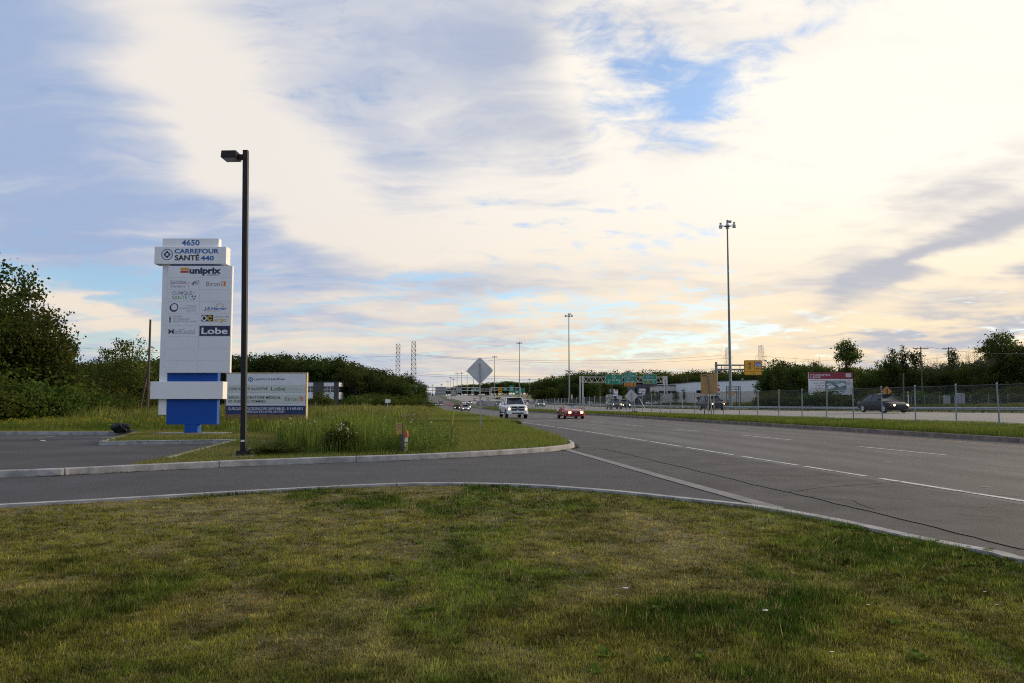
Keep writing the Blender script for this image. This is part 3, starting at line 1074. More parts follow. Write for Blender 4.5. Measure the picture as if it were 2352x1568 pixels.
# ---- banner billboard behind the lamp
def banner_board():
    S, Yb = 406.0, 49.0
    o0 = at(516.3, 967.2, Yb)
    root = thing('banner_billboard', 'timber billboard with white leasing banner and navy strip behind the lamp post', 'billboard', (o0.x, Yb, 0.1), R(-1.0))
    zb = o0.z - 0.1
    def q(x, y):
        return (x - 90) / S, zb + (1290 - y) / S
    for x0, x1, y0, y1, nm in ((90, 1060, 128, 1290, 'plywood_sheet'), (1064, 2032, 128, 1290, 'plywood_sheet')):
        a, b = q(x0, y1), q(x1, y0)
        MB().box(a[0], b[0], 0.0, 0.02, a[1], b[1]).build(nm, m_ply, root)
    a, b = q(2034, 1290), q(2034, 125)
    MB().box(a[0], a[0] + 0.04, -0.02, 0.30, a[1], b[1]).build('end_board', m_timber, root)
    a = q(90, 128)
    MB().box(a[0] - 0.01, q(2032, 0)[0], -0.022, -0.0005, q(0, 150)[1], q(0, 122)[1]).build('top_batten', m_timber, root)
    for x in (180, 800, 1400, 1950):
        c = q(x, 0)[0]
        MB().box(c - 0.05, c + 0.05, 0.021, 0.12, -0.3, q(0, 140)[1]).build('post', m_timber, root)
        MB().tube((c, 0.1, q(0, 500)[1]), (c, 1.6, -0.2), 0.04, 0.04, 4).build('brace', m_timber, root)
    a, b = q(112, 1125), q(2028, 152)
    # banner cloth with faint creases
    n = 24
    vs, fs = [], []
    for i in range(n + 1):
        for j in range(9):
            u, v = i / n, j / 8
            vs.append((a[0] + (b[0] - a[0]) * u, -0.016 - 0.006 * math.sin(17 * u + 5 * v) * math.sin(9 * v + 3 * u), a[1] + (b[1] - a[1]) * v))
    for i in range(n):
        for j in range(8):
            fs.append((i * 9 + j, (i + 1) * 9 + j, (i + 1) * 9 + j + 1, i * 9 + j + 1))
    ban = MB().add(vs, fs).build('banner', material('banner_vinyl', (0.72, 0.74, 0.77), 0.45, 0, 0.04, 1.0), root, smooth='all')
    m_pg = material('banner_pale_green', (0.58, 0.63, 0.58), 0.45)
    m_nv = material('banner_navy', (0.012, 0.035, 0.13), 0.4)
    for y0, y1, mt, nm in ((420, 606, m_pg, 'pale_band'), (660, 862, m_pg, 'pale_band'), (915, 1122, m_nv, 'navy_band')):
        p0, p1 = q(113, y1), q(2027, y0)
        rect(MB(), p0[0], p1[0], p0[1], p1[1], -0.0235, 0.0015).build(nm, mt, ban)
    def t(body, x0, x1, y0, y1, mat, **kw):
        p0, p1 = q(x0, y1), q(x1, y0)
        return text_fit(body, p0[0], p1[0], p0[1], p1[1], -0.028, mat, ban, **kw)
    c = q(692, 285)
    ring_shape(MB(), c[0], c[1], 47 / S, 60 / S, -0.028, 26).build('ring', m_ink_blue, ban)
    for dx, dy in ((0, 24), (24, 0), (0, -24), (-24, 0)):
        rect(MB(), c[0] + (dx - 10) / S, c[0] + (dx + 10) / S, c[1] + (dy - 10) / S, c[1] + (dy + 10) / S, -0.027, 0.001).build('emblem_square', m_ink_navy, ban)
    t('CARREFOUR', 775, 1165, 263, 306, m_ink_blue, bold=0.004)
    t('SANTÉ', 1185, 1395, 248, 306, m_ink_navy, bold=0.006)
    t('440', 1410, 1520, 263, 306, m_ink_blue, bold=0.004)
    t('LOBE SANTÉ AUDITIVE', 170, 1110, 466, 545, m_ink_black, bold=0.012)
    t('Lobe', 1190, 1535, 466, 556, m_ink_dgreen, bold=0.015)
    t('Cliniques en santé', 1575, 1845, 490, 512, m_ink_grey)
    t('auditive et communication', 1575, 1955, 526, 549, m_ink_grey)
    t('BIRON LABORATOIRE MÉDICAL', 175, 1432, 676, 752, m_ink_black, bold=0.012)
    t('ET SOINS DU SOMMEIL', 175, 1085, 785, 842, m_ink_black, bold=0.012)
    t('Biron', 1525, 1832, 706, 810, m_ink_dgrey)
    p0, p1 = q(1865, 806), q(1962, 704)
    rect(MB(), p0[0], p1[0], p0[1], p1[1], -0.0265, 0.001).build('logo_square', m_ink_orange, ban)
    t('B', 1882, 1930, 725, 798, m_ink_white, bold=0.006).location.y = -0.003
    t('QUELQUES ESPACES ENCORE DISPONIBLES : 514 603-0215', 170, 1968, 955, 1030, m_ink_white, bold=0.006)
    t('PÉRIODE DE LOYER GRATUIT', 625, 1530, 1022, 1086, m_ink_white, bold=0.006)
banner_board()

# ---- black lamp post
def lamp_post():
    Yl = 22.4
    b = at(559, 1045, Yl)
    root = thing('lamp_post', 'tall square black lamp post with one box head on the mown verge', 'lamp post', (b.x, Yl, 0.12))
    root.rotation_euler = (0, R(-0.85), 0)
    H = at(560, 345, Yl).z - 0.12
    MB().lathe([(0.33, -0.15), (0.33, 0.015), (0.31, 0.03)], 20).build('concrete_footing', m_concrete, root)
    MB().box(-0.145, 0.145, -0.145, 0.145, 0.03, 0.17).build('base_cover', m_black_metal, root)
    p = MB().box(-0.070, 0.070, -0.070, 0.070, 0.171, H).build('pole', m_black_metal, root)
    bv = p.modifiers.new('bevel', 'BEVEL')
    bv.width, bv.segments = 0.012, 2
    MB().box(-0.05, 0.05, -0.0715, -0.0702, 0.40, 0.45).build('number_tag', m_white, root)
    MB().box(-0.19, -0.071, -0.05, 0.05, H - 0.26, H - 0.12).build('arm', m_black_metal, root)
    hd = MB()
    # box head: flat top, skirt, recessed lens below
    hd.prism([(-0.60, H - 0.06), (-0.195, H - 0.06), (-0.19, H - 0.25), (-0.62, H - 0.25)], -0.24, 0.24)
    h = hd.build('lamp_head', m_black_metal, root)
    bv = h.modifiers.new('bevel', 'BEVEL')
    bv.width, bv.segments = 0.015, 2
    MB().box(-0.59, -0.22, -0.21, 0.21, H - 0.262, H - 0.2505).build('lens', material('lamp_lens', (0.06, 0.065, 0.07), 0.2), h)
lamp_post()

# ---- diamond warning signs seen from behind
m_alu = material('sign_back_aluminium', (0.56, 0.57, 0.56), 0.6, 0.0, 0.10, 2.5)
m_alu_dull = material('sign_back_weathered', (0.50, 0.49, 0.45), 0.7, 0.0, 0.18, 3.5)

def diamond(name, label, x, Y, zc, half, zg, lean=0.0, mat=m_alu, post_up=0.55, rz=0.0, post_w=0.035, cat='road sign', foot_dx=0.0):
    root = thing(name, label, cat, (x, Y, zg), rz)
    root.rotation_euler = (0, lean, rz)
    h = zc - zg
    c = half * 0.12
    pts = [(-c, half - c), (0, half - c * 0.45), (c, half - c), (half - c, c), (half - c * 0.45, 0), (half - c, -c), (c, -half + c), (0, -half + c * 0.45), (-c, -half + c), (-half + c, -c), (-half + c * 0.45, 0), (-half + c, c)]
    MB().prism([(a, b + h) for a, b in pts], 0.0, 0.004).build('sign_plate', mat, root)
    MB().box(-post_w, post_w, -0.055, -0.001, -0.3, h + half * post_up).build('post', m_galv, root)
    for dz in (-0.5, 0.4):
        MB().lathe([(0.02, -0.066), (0.02, -0.055)], 6, (0, 0, h + dz * half), 'y').build('bolt', m_galv_dark, root)
    return root

g = gp(1105, 983, 0.12)
c = at(1101, 851, g.y)
diamond('warning_sign', 'bare back of a large diamond road sign on a post in the grassy roadside verge', c.x + 0.08, g.y, c.z, 0.76, 0.12, lean=R(-0.9))

# ---- utility marker posts in the weeds
def marker_posts():
    g = gp(917, 1040, 0.12)
    root = thing('gas_marker', 'grey stake with small yellow notice plate standing in tall weeds', 'marker post', (g.x + 0.06, g.y, 0.12), R(4))
    MB().box(-0.045, 0.045, -0.015, 0.015, -0.2, 0.86).build('stake', material('stake_grey', (0.09, 0.095, 0.09), 0.7), root)
    pl = MB().box(-0.15, 0.012, -0.022, -0.016, 0.54, 0.86).build('notice_plate', material('notice_yellow', (0.60, 0.33, 0.05), 0.6), root)
    for k, (a, b) in enumerate(((0.80, 0.825), (0.76, 0.775), (0.735, 0.75), (0.71, 0.725), (0.67, 0.69), (0.60, 0.61), (0.58, 0.59))):
        rect(MB(), -0.135 if k < 5 else -0.07, -0.005, a, b, -0.0225, 0.001).build('print_line', m_ink_dgrey, pl)
    g = gp(929, 1041, 0.12)
    root = thing('utility_marker', 'white utility marker post with red cap and black band', 'marker post', (g.x + 0.03, g.y, 0.12))
    root.rotation_euler = (0, R(2), 0)
    MB().lathe([(0.042, -0.2), (0.042, 0.46)], 12).build('white_tube', m_white, root, smooth=True)
    MB().lathe([(0.045, 0.30), (0.045, 0.32)], 12).build('black_band', m_ink_black, root)
    MB().lathe([(0.062, 0.46), (0.062, 0.50), (0.048, 0.62), (0.04, 0.63)], 12).build('red_cap', material('marker_red', (0.55, 0.05, 0.03), 0.5), root, smooth=True)
    MB().box(0.0, 0.04, -0.05, -0.035, -0.1, 0.27).build('yellow_strip', material('marker_yellow', (0.62, 0.42, 0.05), 0.5), root)
    g = gp(1033, 1031, 0.12)
    t = at(1043, 940, g.y)
    root = thing('snow_stake', 'thin leaning stake with a yellow top on the verge slope', 'stake', (g.x, g.y, 0.1))
    d = Vector((t.x - g.x, 0, t.z - 0.1))
    MB().tube((0, 0, -0.2), d * 0.6, 0.017, 0.016, 6).build('lower_rod', m_wood, root)
    MB().tube(d * 0.6, d, 0.018, 0.016, 6).build('yellow_top', material('stake_yellow', (0.50, 0.42, 0.04), 0.6), root)
    Y = 70
    a, b = at(886, 956, Y), at(890.5, 922, Y)
    root = thing('small_post_sign', 'small tilted white plate on a thin leaning post in the meadow', 'sign', (a.x, Y, 0.05))
    d = Vector((b.x - a.x, 0, b.z - 0.05))
    MB().tube((0, 0, -0.2), d, 0.03, 0.03, 6).build('post', m_galv, root)
    MB().prism([(d.x - 0.22, d.z - 0.12), (d.x + 0.22, d.z - 0.10), (d.x + 0.25, d.z + 0.18), (d.x - 0.18, d.z + 0.22)], -0.05, -0.031).build('plate', m_white, root)
marker_posts()

# ---- utility pole with stub brace at the wood edge
def wood_pole(name, label, x, Y, zg, h, r=0.14, arms=(), brace=None, group=None, cat='utility pole', lean=0.0, transformer=False):
    root = thing(name, label, cat, (x, Y, zg), 0, group)
    root.rotation_euler = (0, lean, 0)
    MB().tube((0, 0, -0.5), (0, 0, h), r, r * 0.7, 8).build('pole', m_wood, root, smooth=True)
    for z, w in arms:
        a = MB().box(-w, w, -0.06, 0.06, z - 0.06, z + 0.06).build('crossarm', m_wood, root)
        for sx in (-0.92, -0.45, 0.45, 0.92):
            MB().lathe([(0.05, z + 0.06), (0.07, z + 0.12), (0.04, z + 0.22)], 6, (sx * w, 0, 0)).build('insulator', m_galv_dark, a)
    if transformer:
        for s in (-1, 1):
            MB().lathe([(0.28, h * 0.62), (0.30, h * 0.64), (0.30, h * 0.62 + 1.0), (0.1, h * 0.62 + 1.1)], 10, (s * 0.5, 0, 0)).build('transformer', m_galv, root, smooth=True)
    if brace:
        MB().tube(brace[0], brace[1], r * 0.8, r * 0.6, 7).build('brace_pole', m_wood, root, smooth=True)
    return root

Y = 68
b, t_ = at(338.5, 955, Y), at(341, 735, Y)
wood_pole('utility_pole', 'bare utility pole with a leaning brace pole beside the wood edge', b.x, Y, 0.05, t_.z, 0.12,
          brace=((0, 0, 4.6), (-0.95, 0.3, -0.3)))

# ---- dumped black bag and litter
def bag():
    g = gp(268, 992, 0.15)
    root = thing('rubbish_bag', 'crumpled black rubbish bag dumped on the kerb beside the parking lot', 'bag', (g.x, g.y + 0.35, 0.13))
    rg = np.random.default_rng(4)
    bm = bmesh.new()
    bmesh.ops.create_icosphere(bm, subdivisions=4, radius=1)
    for v in bm.verts:
        p = v.co.copy()
        k = 1 + 0.16 * math.sin(5 * p.x + 3 * p.y) * math.cos(4 * p.z + 2 * p.x) + 0.07 * math.sin(13 * p.x + 9 * p.z) + 0.05 * math.sin(21 * p.y - 11 * p.z)
        v.co = Vector((p.x * 0.52 * k, p.y * 0.38 * k, max(-0.02, 0.27 + p.z * 0.32 * k - 0.05)))
    me = bpy.data.meshes.new('bag_body')
    bm.to_mesh(me)
    bm.free()
    me.materials.append(material('bag_plastic', (0.006, 0.006, 0.007), 0.5, bump=0.8, bscale=9, spec=0.25))
    me.shade_smooth()
    link('bag_body', me, root)
    root.scale = (.8, .8, .8)
    MB().add([(0.45, -0.2, 0.03), (1.05, -0.15, 0.02), (1.1, 0.1, 0.05), (0.7, 0.2, 0.14), (0.45, 0.15, 0.16)], [(0, 1, 2, 3, 4)]).build('loose_flap', MATS['bag_plastic'], root)
bag()

def scrap(name, label, x, y, z, w, mat, seed, group=None, cat='litter'):
    rg = random.Random(seed)
    g = gp(x, y, z)
    vs = [(rg.uniform(-1, 1) * w * 0.2 + w * math.cos(k * 1.05), rg.uniform(-1, 1) * w * 0.2 + 0.6 * w * math.sin(k * 1.05), rg.uniform(0.005, 0.35 * w)) for k in range(6)]
    vs.append((0, 0, 0.5 * w))
    o = MB().add(vs, [(k, (k + 1) % 6, 6) for k in range(6)]).build(name, mat)
    o.location = (g.x, g.y, z)
    tag(o, label, cat, group)
m_paper = material('litter_paper', (0.6, 0.58, 0.55), 0.8)
scrap('carton', 'crumpled blue and white carton lying in the parking lot', 97, 1014, 0.0, 0.14, material('litter_blue', (0.3, 0.45, 0.62), 0.7, 0, color2=(0.6, 0.6, 0.6), scale=12), 2)
scrap('wrapper', 'small red wrapper lying in the parking lot', 80, 1010, 0.0, 0.10, material('litter_red', (0.35, 0.04, 0.04), 0.7), 3)
for k, (x, y) in enumerate(((1436, 1352), (1758, 1403), (1416, 1366), (1910, 1498), (2262, 1360), (1995, 1390), (2290, 1390))):
    scrap('paper_scrap', 'small torn scrap of white paper lying on the front lawn', x, y, 0.145, 0.026 if k < 2 else 0.014, m_paper, 20 + k, 'paper scraps on the lawn')

# ================================================================= vehicles
m_glass = material('car_glass', (0.022, 0.028, 0.030), 0.06, 0, spec=0.5)
m_tyre = material('tyre_rubber', (0.012, 0.012, 0.012), 0.85)
m_rim = material('alloy_rim', (0.45, 0.46, 0.48), 0.35, 0.8)
m_trim = material('black_trim', (0.012, 0.012, 0.013), 0.5)
m_chrome = material('chrome', (0.62, 0.63, 0.65), 0.18, 0.9)
m_head_on = material('headlamp_lit', (0.9, 0.85, 0.7), 0.3, emit=(1.0, 0.78, 0.42), emit_s=5.0)
m_head_off = material('headlamp_glass', (0.5, 0.5, 0.48), 0.15, 0.2)
m_tail = material('tail_lamp', (0.30, 0.012, 0.01), 0.3)
m_brake = material('tail_lamp_lit', (0.5, 0.02, 0.01), 0.3, emit=(1, 0.08, 0.03), emit_s=2.0)
m_amber = material('turn_lamp', (0.65, 0.20, 0.02), 0.3)
m_plate = material('number_plate', (0.6, 0.62, 0.65), 0.5)

def paint(name, c, metal=0.0):
    return material('car_paint_' + name, c, 0.25, metal, coat=0.25, spec=0.4)
P_WHITE = paint('white', (0.78, 0.78, 0.78))
P_RED = paint('red', (0.34, 0.012, 0.016))
P_BLACK = material('car_paint_black', (0.008, 0.008, 0.010), 0.30, spec=0.22)
P_NAVY = material('car_paint_dark_blue', (0.014, 0.017, 0.026), 0.30, spec=0.25)
P_SILVER = paint('silver', (0.42, 0.43, 0.44), 0.5)
P_GREY = paint('grey', (0.10, 0.105, 0.11), 0.4)
P_BLUE = paint('blue', (0.02, 0.06, 0.22))
P_MAROON = paint('maroon', (0.12, 0.012, 0.014))

def body_ring(x, hw, zb, zt, crown=0.02):
    zm = zb + (zt - zb) * 0.45
    s = [(-hw * 0.86, zb), (-hw * 0.985, zb + 0.09), (-hw, zm), (-hw * 0.975, zt - 0.10), (-hw * 0.90, zt - 0.02), (-hw * 0.74, zt), (0, zt + crown)]
    pts = s + [(-y, z) for y, z in reversed(s[:-1])]
    return [(x, y, z) for y, z in pts]

def wheel(root, x, y, r, w, rim=True):
    s = 1 if y > 0 else -1
    wh = MB().lathe([(r * 0.93, -w / 2), (r, -w / 2 + 0.03), (r, w / 2 - 0.03), (r * 0.93, w / 2)], 18, axis='y').build('wheel', m_tyre, root, (x, y, r), smooth=True)
    if rim:
        rm = MB().lathe([(r * 0.64, 0), (r * 0.60, 0.012), (r * 0.50, 0.004), (r * 0.16, 0.010), (r * 0.05, 0.014)], 18, axis='y')
        o = rm.build('rim', m_rim, wh, (0, s * (w / 2 - 0.004), 0), (0, 0, 0 if s > 0 else math.pi), smooth=True)
    return wh

def arch(root, x, hw, r, s):
    pts = [(x + (r + 0.07) * math.cos(R(a)), r + (r + 0.07) * math.sin(R(a))) for a in range(-25, 206, 21)]
    y0, y1 = sorted((s * (hw - 0.10), s * (hw + 0.006)))
    MB().prism(pts, y0, y1).build('wheel_arch', m_trim, root)

def quad_bulge(a, b, c, d, bulge, n=5):
    """curved pane: a,b lower corners, c,d upper corners (b to c along an edge)"""
    a, b, c, d = map(Vector, (a, b, c, d))
    nrm = (b - a).cross(d - a).normalized()
    vs, fs = [], []
    for j in range(3):
        t = j / 2
        p, q = a.lerp(d, t), b.lerp(c, t)
        for i in range(n):
            s = i / (n - 1)
            vs.append(p.lerp(q, s) + nrm * (bulge * (1 - (2 * s - 1) ** 2)))
    for j in range(2):
        for i in range(n - 1):
            fs.append((j * n + i, j * n + i + 1, (j + 1) * n + i + 1, (j + 1) * n + i))
    return vs, fs

def cabin(root, pt, xf, xr, xrf, xrr, wb, wr, zb, zr, bpillars=(0.0,), glass=m_glass):
    B = lambda x, s: (x, s * wb, zb)
    T = lambda x, s: (x, s * wr, zr)
    MB().add(*quad_bulge(B(xf, 1), B(xf, -1), T(xrf, -1), T(xrf, 1), 0.10)).build('windshield', glass, root, smooth='all')
    MB().add(*quad_bulge(B(xr, -1), B(xr, 1), T(xrr, 1), T(xrr, -1), 0.06)).build('rear_window', glass, root, smooth='all')
    for s in (1, -1):
        vs, fs = quad_bulge(B(xr, s), B(xf, s), T(xrf, s), T(xrr, s), -0.02 * s)
        MB().add(vs, fs).build('side_window', glass, root)
    # roof
    n, m = 7, 5
    vs, fs = [], []
    for i in range(n):
        for j in range(m):
            u, v = i / (n - 1), j / (m - 1) * 2 - 1
            x = xrr - 0.04 + (xrf - xrr + 0.10) * u
            hw_ = wr * (1.02 + 0.015 * math.sin(math.pi * u))
            xb = x + 0.10 * (1 - v * v) * (1 if u > 0.99 else 0)
            vs.append((xb, v * hw_, zr - 0.01 + 0.045 * (1 - v * v) + 0.03 * math.sin(math.pi * u)))
    for i in range(n - 1):
        for j in range(m - 1):
            fs.append((i * m + j, i * m + j + 1, (i + 1) * m + j + 1, (i + 1) * m + j))
    k = len(vs)
    MB().add(vs, fs).build('roof', pt, root, smooth='all')
    for s in (1, -1):
        MB().tube((xf, s * (wb - 0.01), zb), (xrf, s * wr, zr + 0.01), 0.042, 0.035, 6).build('front_pillar', pt, root)
        MB().tube((xr, s * (wb - 0.01), zb), (xrr, s * wr, zr + 0.01), 0.075, 0.05, 6).build('rear_pillar', pt, root)
        MB().tube((xrr, s * wr, zr), (xrf, s * wr, zr), 0.04, 0.04, 6).build('roof_rail', pt, root)
        for bp in bpillars:
            MB().tube((bp, s * (wb + 0.005), zb), (bp - 0.05, s * (wr + 0.012), zr), 0.035, 0.03, 4).build('door_pillar', pt if pt in (P_BLACK, P_NAVY) else m_trim, root)

SPECS = {
    'sedan': dict(st=[(-2.34, .62, .42, .74), (-2.27, .78, .30, .93), (-1.9, .85, .24, .99), (-1.2, .88, .20, .98), (-.4, .895, .19, .95), (.6, .895, .19, .93), (1.05, .885, .19, .90), (1.6, .865, .20, .83), (2.0, .82, .23, .74), (2.22, .74, .28, .66), (2.33, .58, .36, .58)],
                  cab=(1.10, -1.86, .28, -.92, .80, .58, .91, 1.43), wx=(1.40, -1.36), r=.33, bp=(-.30,)),
    'hatch': dict(st=[(-2.05, .70, .42, .85), (-2.0, .82, .30, 1.05), (-1.4, .87, .24, 1.06), (-.5, .88, .20, 1.0), (.7, .88, .20, .98), (1.2, .87, .20, .96), (1.75, .83, .22, .86), (2.05, .72, .28, .72), (2.16, .58, .38, .60)],
                  cab=(1.15, -1.95, .35, -1.45, .80, .60, .97, 1.50), wx=(1.28, -1.28), r=.32, bp=(-.3,)),
    'suv': dict(st=[(-2.2, .72, .50, .95), (-2.15, .84, .38, 1.10), (-1.5, .90, .30, 1.10), (-.5, .91, .27, 1.06), (.7, .91, .27, 1.05), (1.1, .90, .27, 1.04), (1.75, .87, .30, .98), (2.08, .80, .34, .88), (2.2, .66, .42, .72)],
                cab=(1.10, -2.08, .38, -1.72, .82, .64, 1.05, 1.64), wx=(1.32, -1.30), r=.36, bp=(-.28, -1.1)),
    'van': dict(st=[(-2.5, .75, .45, 1.0), (-2.42, .90, .32, 1.10), (-1.5, .95, .24, 1.10), (0, .96, .22, 1.06), (1.2, .95, .22, 1.04), (1.7, .93, .22, .98), (2.2, .86, .26, .84), (2.45, .72, .34, .68)],
                cab=(1.65, -2.38, .75, -2.1, .86, .68, 1.05, 1.76), wx=(1.5, -1.5), r=.34, bp=(.3, -.9)),
}

def car(kind, pt, label, x, y, z, heading, lit=True, fine=True, cat='car', group=None, name=None, rear=False):
    S = SPECS[kind]
    root = thing(name or 'car', label, cat, (x, y, z), heading, group)
    st = S['st']
    MB().loft([body_ring(*q) for q in st]).build('body', pt, root, smooth=True)
    xf, xr, xrf, xrr, wb, wr, zb, zr = S['cab']
    cabin(root, pt, xf, xr, xrf, xrr, wb, wr, zb, zr, S['bp'] if fine else ())
    hw = max(q[1] for q in st)
    for wx in S['wx']:
        for s in (1, -1):
            if fine:
                arch(root, wx, hw - 0.005, S['r'], s)
            wheel(root, wx, s * (hw - 0.085), S['r'], 0.20, fine)
    fx, fhw, fzb, fzt = st[-2]
    ex, ehw, ezb, ezt = st[-1]
    hl = m_head_on if lit else m_head_off
    for s in (1, -1):
        c = (fx + (ex - fx) * 0.35, s * (ehw - 0.02), (fzt + ezt) / 2 - 0.02)
        MB().lathe([(0.03, -0.10), (0.080, -0.02), (0.085, 0.05), (0.055, 0.09)], 10, c, 'x').build('headlight', hl, root, smooth=True)
        if fine:
            MB().box(fx - 0.16, fx - 0.01, min(s * (fhw - 0.03), s * (fhw + 0.035)), max(s * (fhw - 0.03), s * (fhw + 0.035)), fzt - 0.14, fzt - 0.05).build('turn_lamp', m_amber, root)
            mz = zb + 0.08
            MB().loft([[(xf - 0.22, s * (wb + 0.03), mz - 0.05), (xf - 0.10, s * (wb + 0.03), mz - 0.05), (xf - 0.10, s * (wb + 0.03), mz + 0.07), (xf - 0.22, s * (wb + 0.03), mz + 0.07)],
                       [(xf - 0.24, s * (wb + 0.22), mz - 0.04), (xf - 0.14, s * (wb + 0.22), mz - 0.04), (xf - 0.14, s * (wb + 0.22), mz + 0.09), (xf - 0.24, s * (wb + 0.22), mz + 0.09)]]).build('mirror', pt, root)
        bx0, bhw, bzb, bzt = st[1]
        MB().box(bx0 - 0.10, bx0 + 0.10, min(s * (bhw - 0.22), s * (bhw - 0.01)), max(s * (bhw - 0.22), s * (bhw - 0.01)), bzt - 0.24, bzt - 0.08).build('tail_light', m_brake if rear else m_tail, root)
    MB().box(ex - 0.06, ex + 0.012, -ehw * 0.55, ehw * 0.55, ezb + 0.10, ezt - 0.02).build('grille', m_trim, root)
    if fine:
        MB().box(ex - 0.05, ex + 0.02, -ehw * 0.85, ehw * 0.85, ezb + 0.0, ezb + 0.07).build('air_intake', m_trim, root)
        MB().box(st[0][0] - 0.012, st[0][0] + 0.05, -0.26, 0.26, st[0][2] + 0.15, st[0][2] + 0.28).build('number_plate', m_plate, root)
        for s in (1, -1):
            for a in S['bp'][:1]:
                MB().box(a - 0.36, a - 0.22, min(s * (hw - .01), s * (hw + .012)), max(s * (hw - .01), s * (hw + .012)), zb - 0.17, zb - 0.14).build('door_handle', m_trim, root)
    return root

def head_dir(Y, toward=True):
    dx = (edge(Y + 2) - edge(Y - 2)) / 4
    return math.atan2(-1, -dx) if toward else math.atan2(1, dx)

def on_road(W, Y):
    return WX(W, Y), Y, land_z(W, Y)

# ---- white pickup
def pickup():
    Yc = 78.0
    x, y = edge(75) + 1.95 - 0.2, Yc
    x = at(1190, 950, 75).x - 0.45
    root = thing('pickup_truck', 'white crew cab pickup truck with four-hole grille driving along the service road', 'pickup truck', (x, y, 0.0), head_dir(75))
    pt = P_WHITE
    MB().loft([body_ring(*q) for q in [(-2.90, .90, .62, 1.30), (-2.85, .97, .55, 1.36), (-1.3, .98, .52, 1.36)]]).build('cargo_bed', pt, root, smooth=True)
    MB().loft([body_ring(*q, crown=c) for q, c in [((-1.28, .98, .48, 1.26), .02), ((1.3, .99, .48, 1.26), .02), ((1.7, .985, .48, 1.27), .05), ((2.35, .97, .50, 1.22), .06), ((2.72, .94, .50, 1.16), .05), ((2.88, .88, .52, 1.06), .03)]]).build('cab_body', pt, root, smooth=True)
    MB().box(-2.7, -1.35, -0.80, 0.80, 1.34, 1.366).build('bed_floor', m_trim, root)
    cabin(root, pt, 1.38, -1.26, .62, -1.02, .88, .70, 1.25, 1.90, (.10,))
    for wx in (1.82, -1.85):
        for s in (1, -1):
            arch(root, wx, .982, .41, s)
            wheel(root, wx, s * .885, .41, .26)
    # face: big crosshair grille in a white surround
    gr = MB().box(2.86, 2.915, -.60, .60, .70, 1.10).build('grille', m_trim, root)
    MB().prism([(2.90, .66), (2.945, .66), (2.93, 1.145), (2.88, 1.145)], -.055, .055).build('grille_bar', pt, gr)
    for z0, z1 in ((.645, .705), (.885, .93), (1.095, 1.15)):
        MB().box(2.89, 2.94, -.66, .66, z0, z1).build('grille_bar', pt, gr)
    for s in (1, -1):
        MB().box(2.89, 2.94, min(s * .58, s * .665), max(s * .58, s * .665), .66, 1.14).build('grille_bar', pt, gr)
        for k in range(5):
            zz = .735 + k * .03
            MB().box(2.912, 2.92, min(s * .07, s * .56), max(s * .07, s * .56), zz, zz + .008).build('grille_fin', m_galv_dark, gr)
    MB().lathe([(.11, 0), (.10, .012), (.05, .018)], 14, (2.946, 0, .91), 'x').build('ram_badge', m_trim, gr)
    ring = [(2.966, .045 * math.cos(a), .91 + .055 * math.sin(a)) for a in [k * math.pi / 5 for k in range(10)]]
    MB().add(ring, [tuple(range(10))]).build('badge_crest', m_chrome, gr)
    for s in (1, -1):
        MB().loft([[(2.80, s * .66, .80), (2.80, s * .66, 1.06), (2.74, s * .94, 1.04), (2.74, s * .94, .82)], [(2.91, s * .67, .82), (2.91, s * .67, 1.04), (2.80, s * .925, 1.02), (2.80, s * .925, .84)]]).build('headlight', m_head_off, root)
        MB().lathe([(.09, 0), (.09, .05)], 10, (2.87, s * .77, .88), 'x').build('low_beam', m_head_on, root)
        MB().box(2.76, 2.85, min(s * .86, s * .955), max(s * .86, s * .955), .84, 1.0).build('turn_lamp', m_amber, root)
        MB().lathe([(.075, 0), (.075, .02)], 10, (2.945, s * .72, .58), 'x').build('fog_lamp', m_chrome, root)
        MB().loft([[(1.12, s * .90, 1.24), (1.26, s * .90, 1.24), (1.26, s * .90, 1.34), (1.12, s * .90, 1.34)], [(1.12, s * 1.03, 1.25), (1.22, s * 1.03, 1.25), (1.22, s * 1.03, 1.36), (1.12, s * 1.03, 1.36)]]).build('mirror_arm', m_trim, root)
        b = MB().box(1.06, 1.20, min(s * 1.02, s * 1.26), max(s * 1.02, s * 1.26), 1.24, 1.46).build('mirror', pt, root)
        bv = b.modifiers.new('bevel', 'BEVEL'); bv.width = .03; bv.segments = 2
        MB().tube((-1.0, s * 1.0, .40), (1.1, s * 1.0, .40), .045, .045, 8).build('side_step', m_chrome, root)
        for hx in (-.35, .85):
            MB().box(hx - .1, hx + .1, min(s * .97, s * 1.005), max(s * .97, s * 1.005), 1.06, 1.10).build('door_handle', pt, root)
    bp = MB().loft([[(2.84, -.97, .42), (2.84, -.97, .66), (2.60, -.985, .66), (2.60, -.985, .42)], [(2.98, -.80, .40), (2.98, -.80, .66), (2.7, -.80, .66), (2.7, -.80, .40)],
                    [(3.0, 0, .40), (3.0, 0, .66), (2.7, 0, .66), (2.7, 0, .40)], [(2.98, .80, .40), (2.98, .80, .66), (2.7, .80, .66), (2.7, .80, .40)], [(2.84, .97, .42), (2.84, .97, .66), (2.60, .985, .66), (2.60, .985, .42)]]).build('bumper', pt, root)
    MB().box(2.96, 3.012, -.52, .52, .44, .55).build('bumper_intake', m_trim, bp)
pickup()

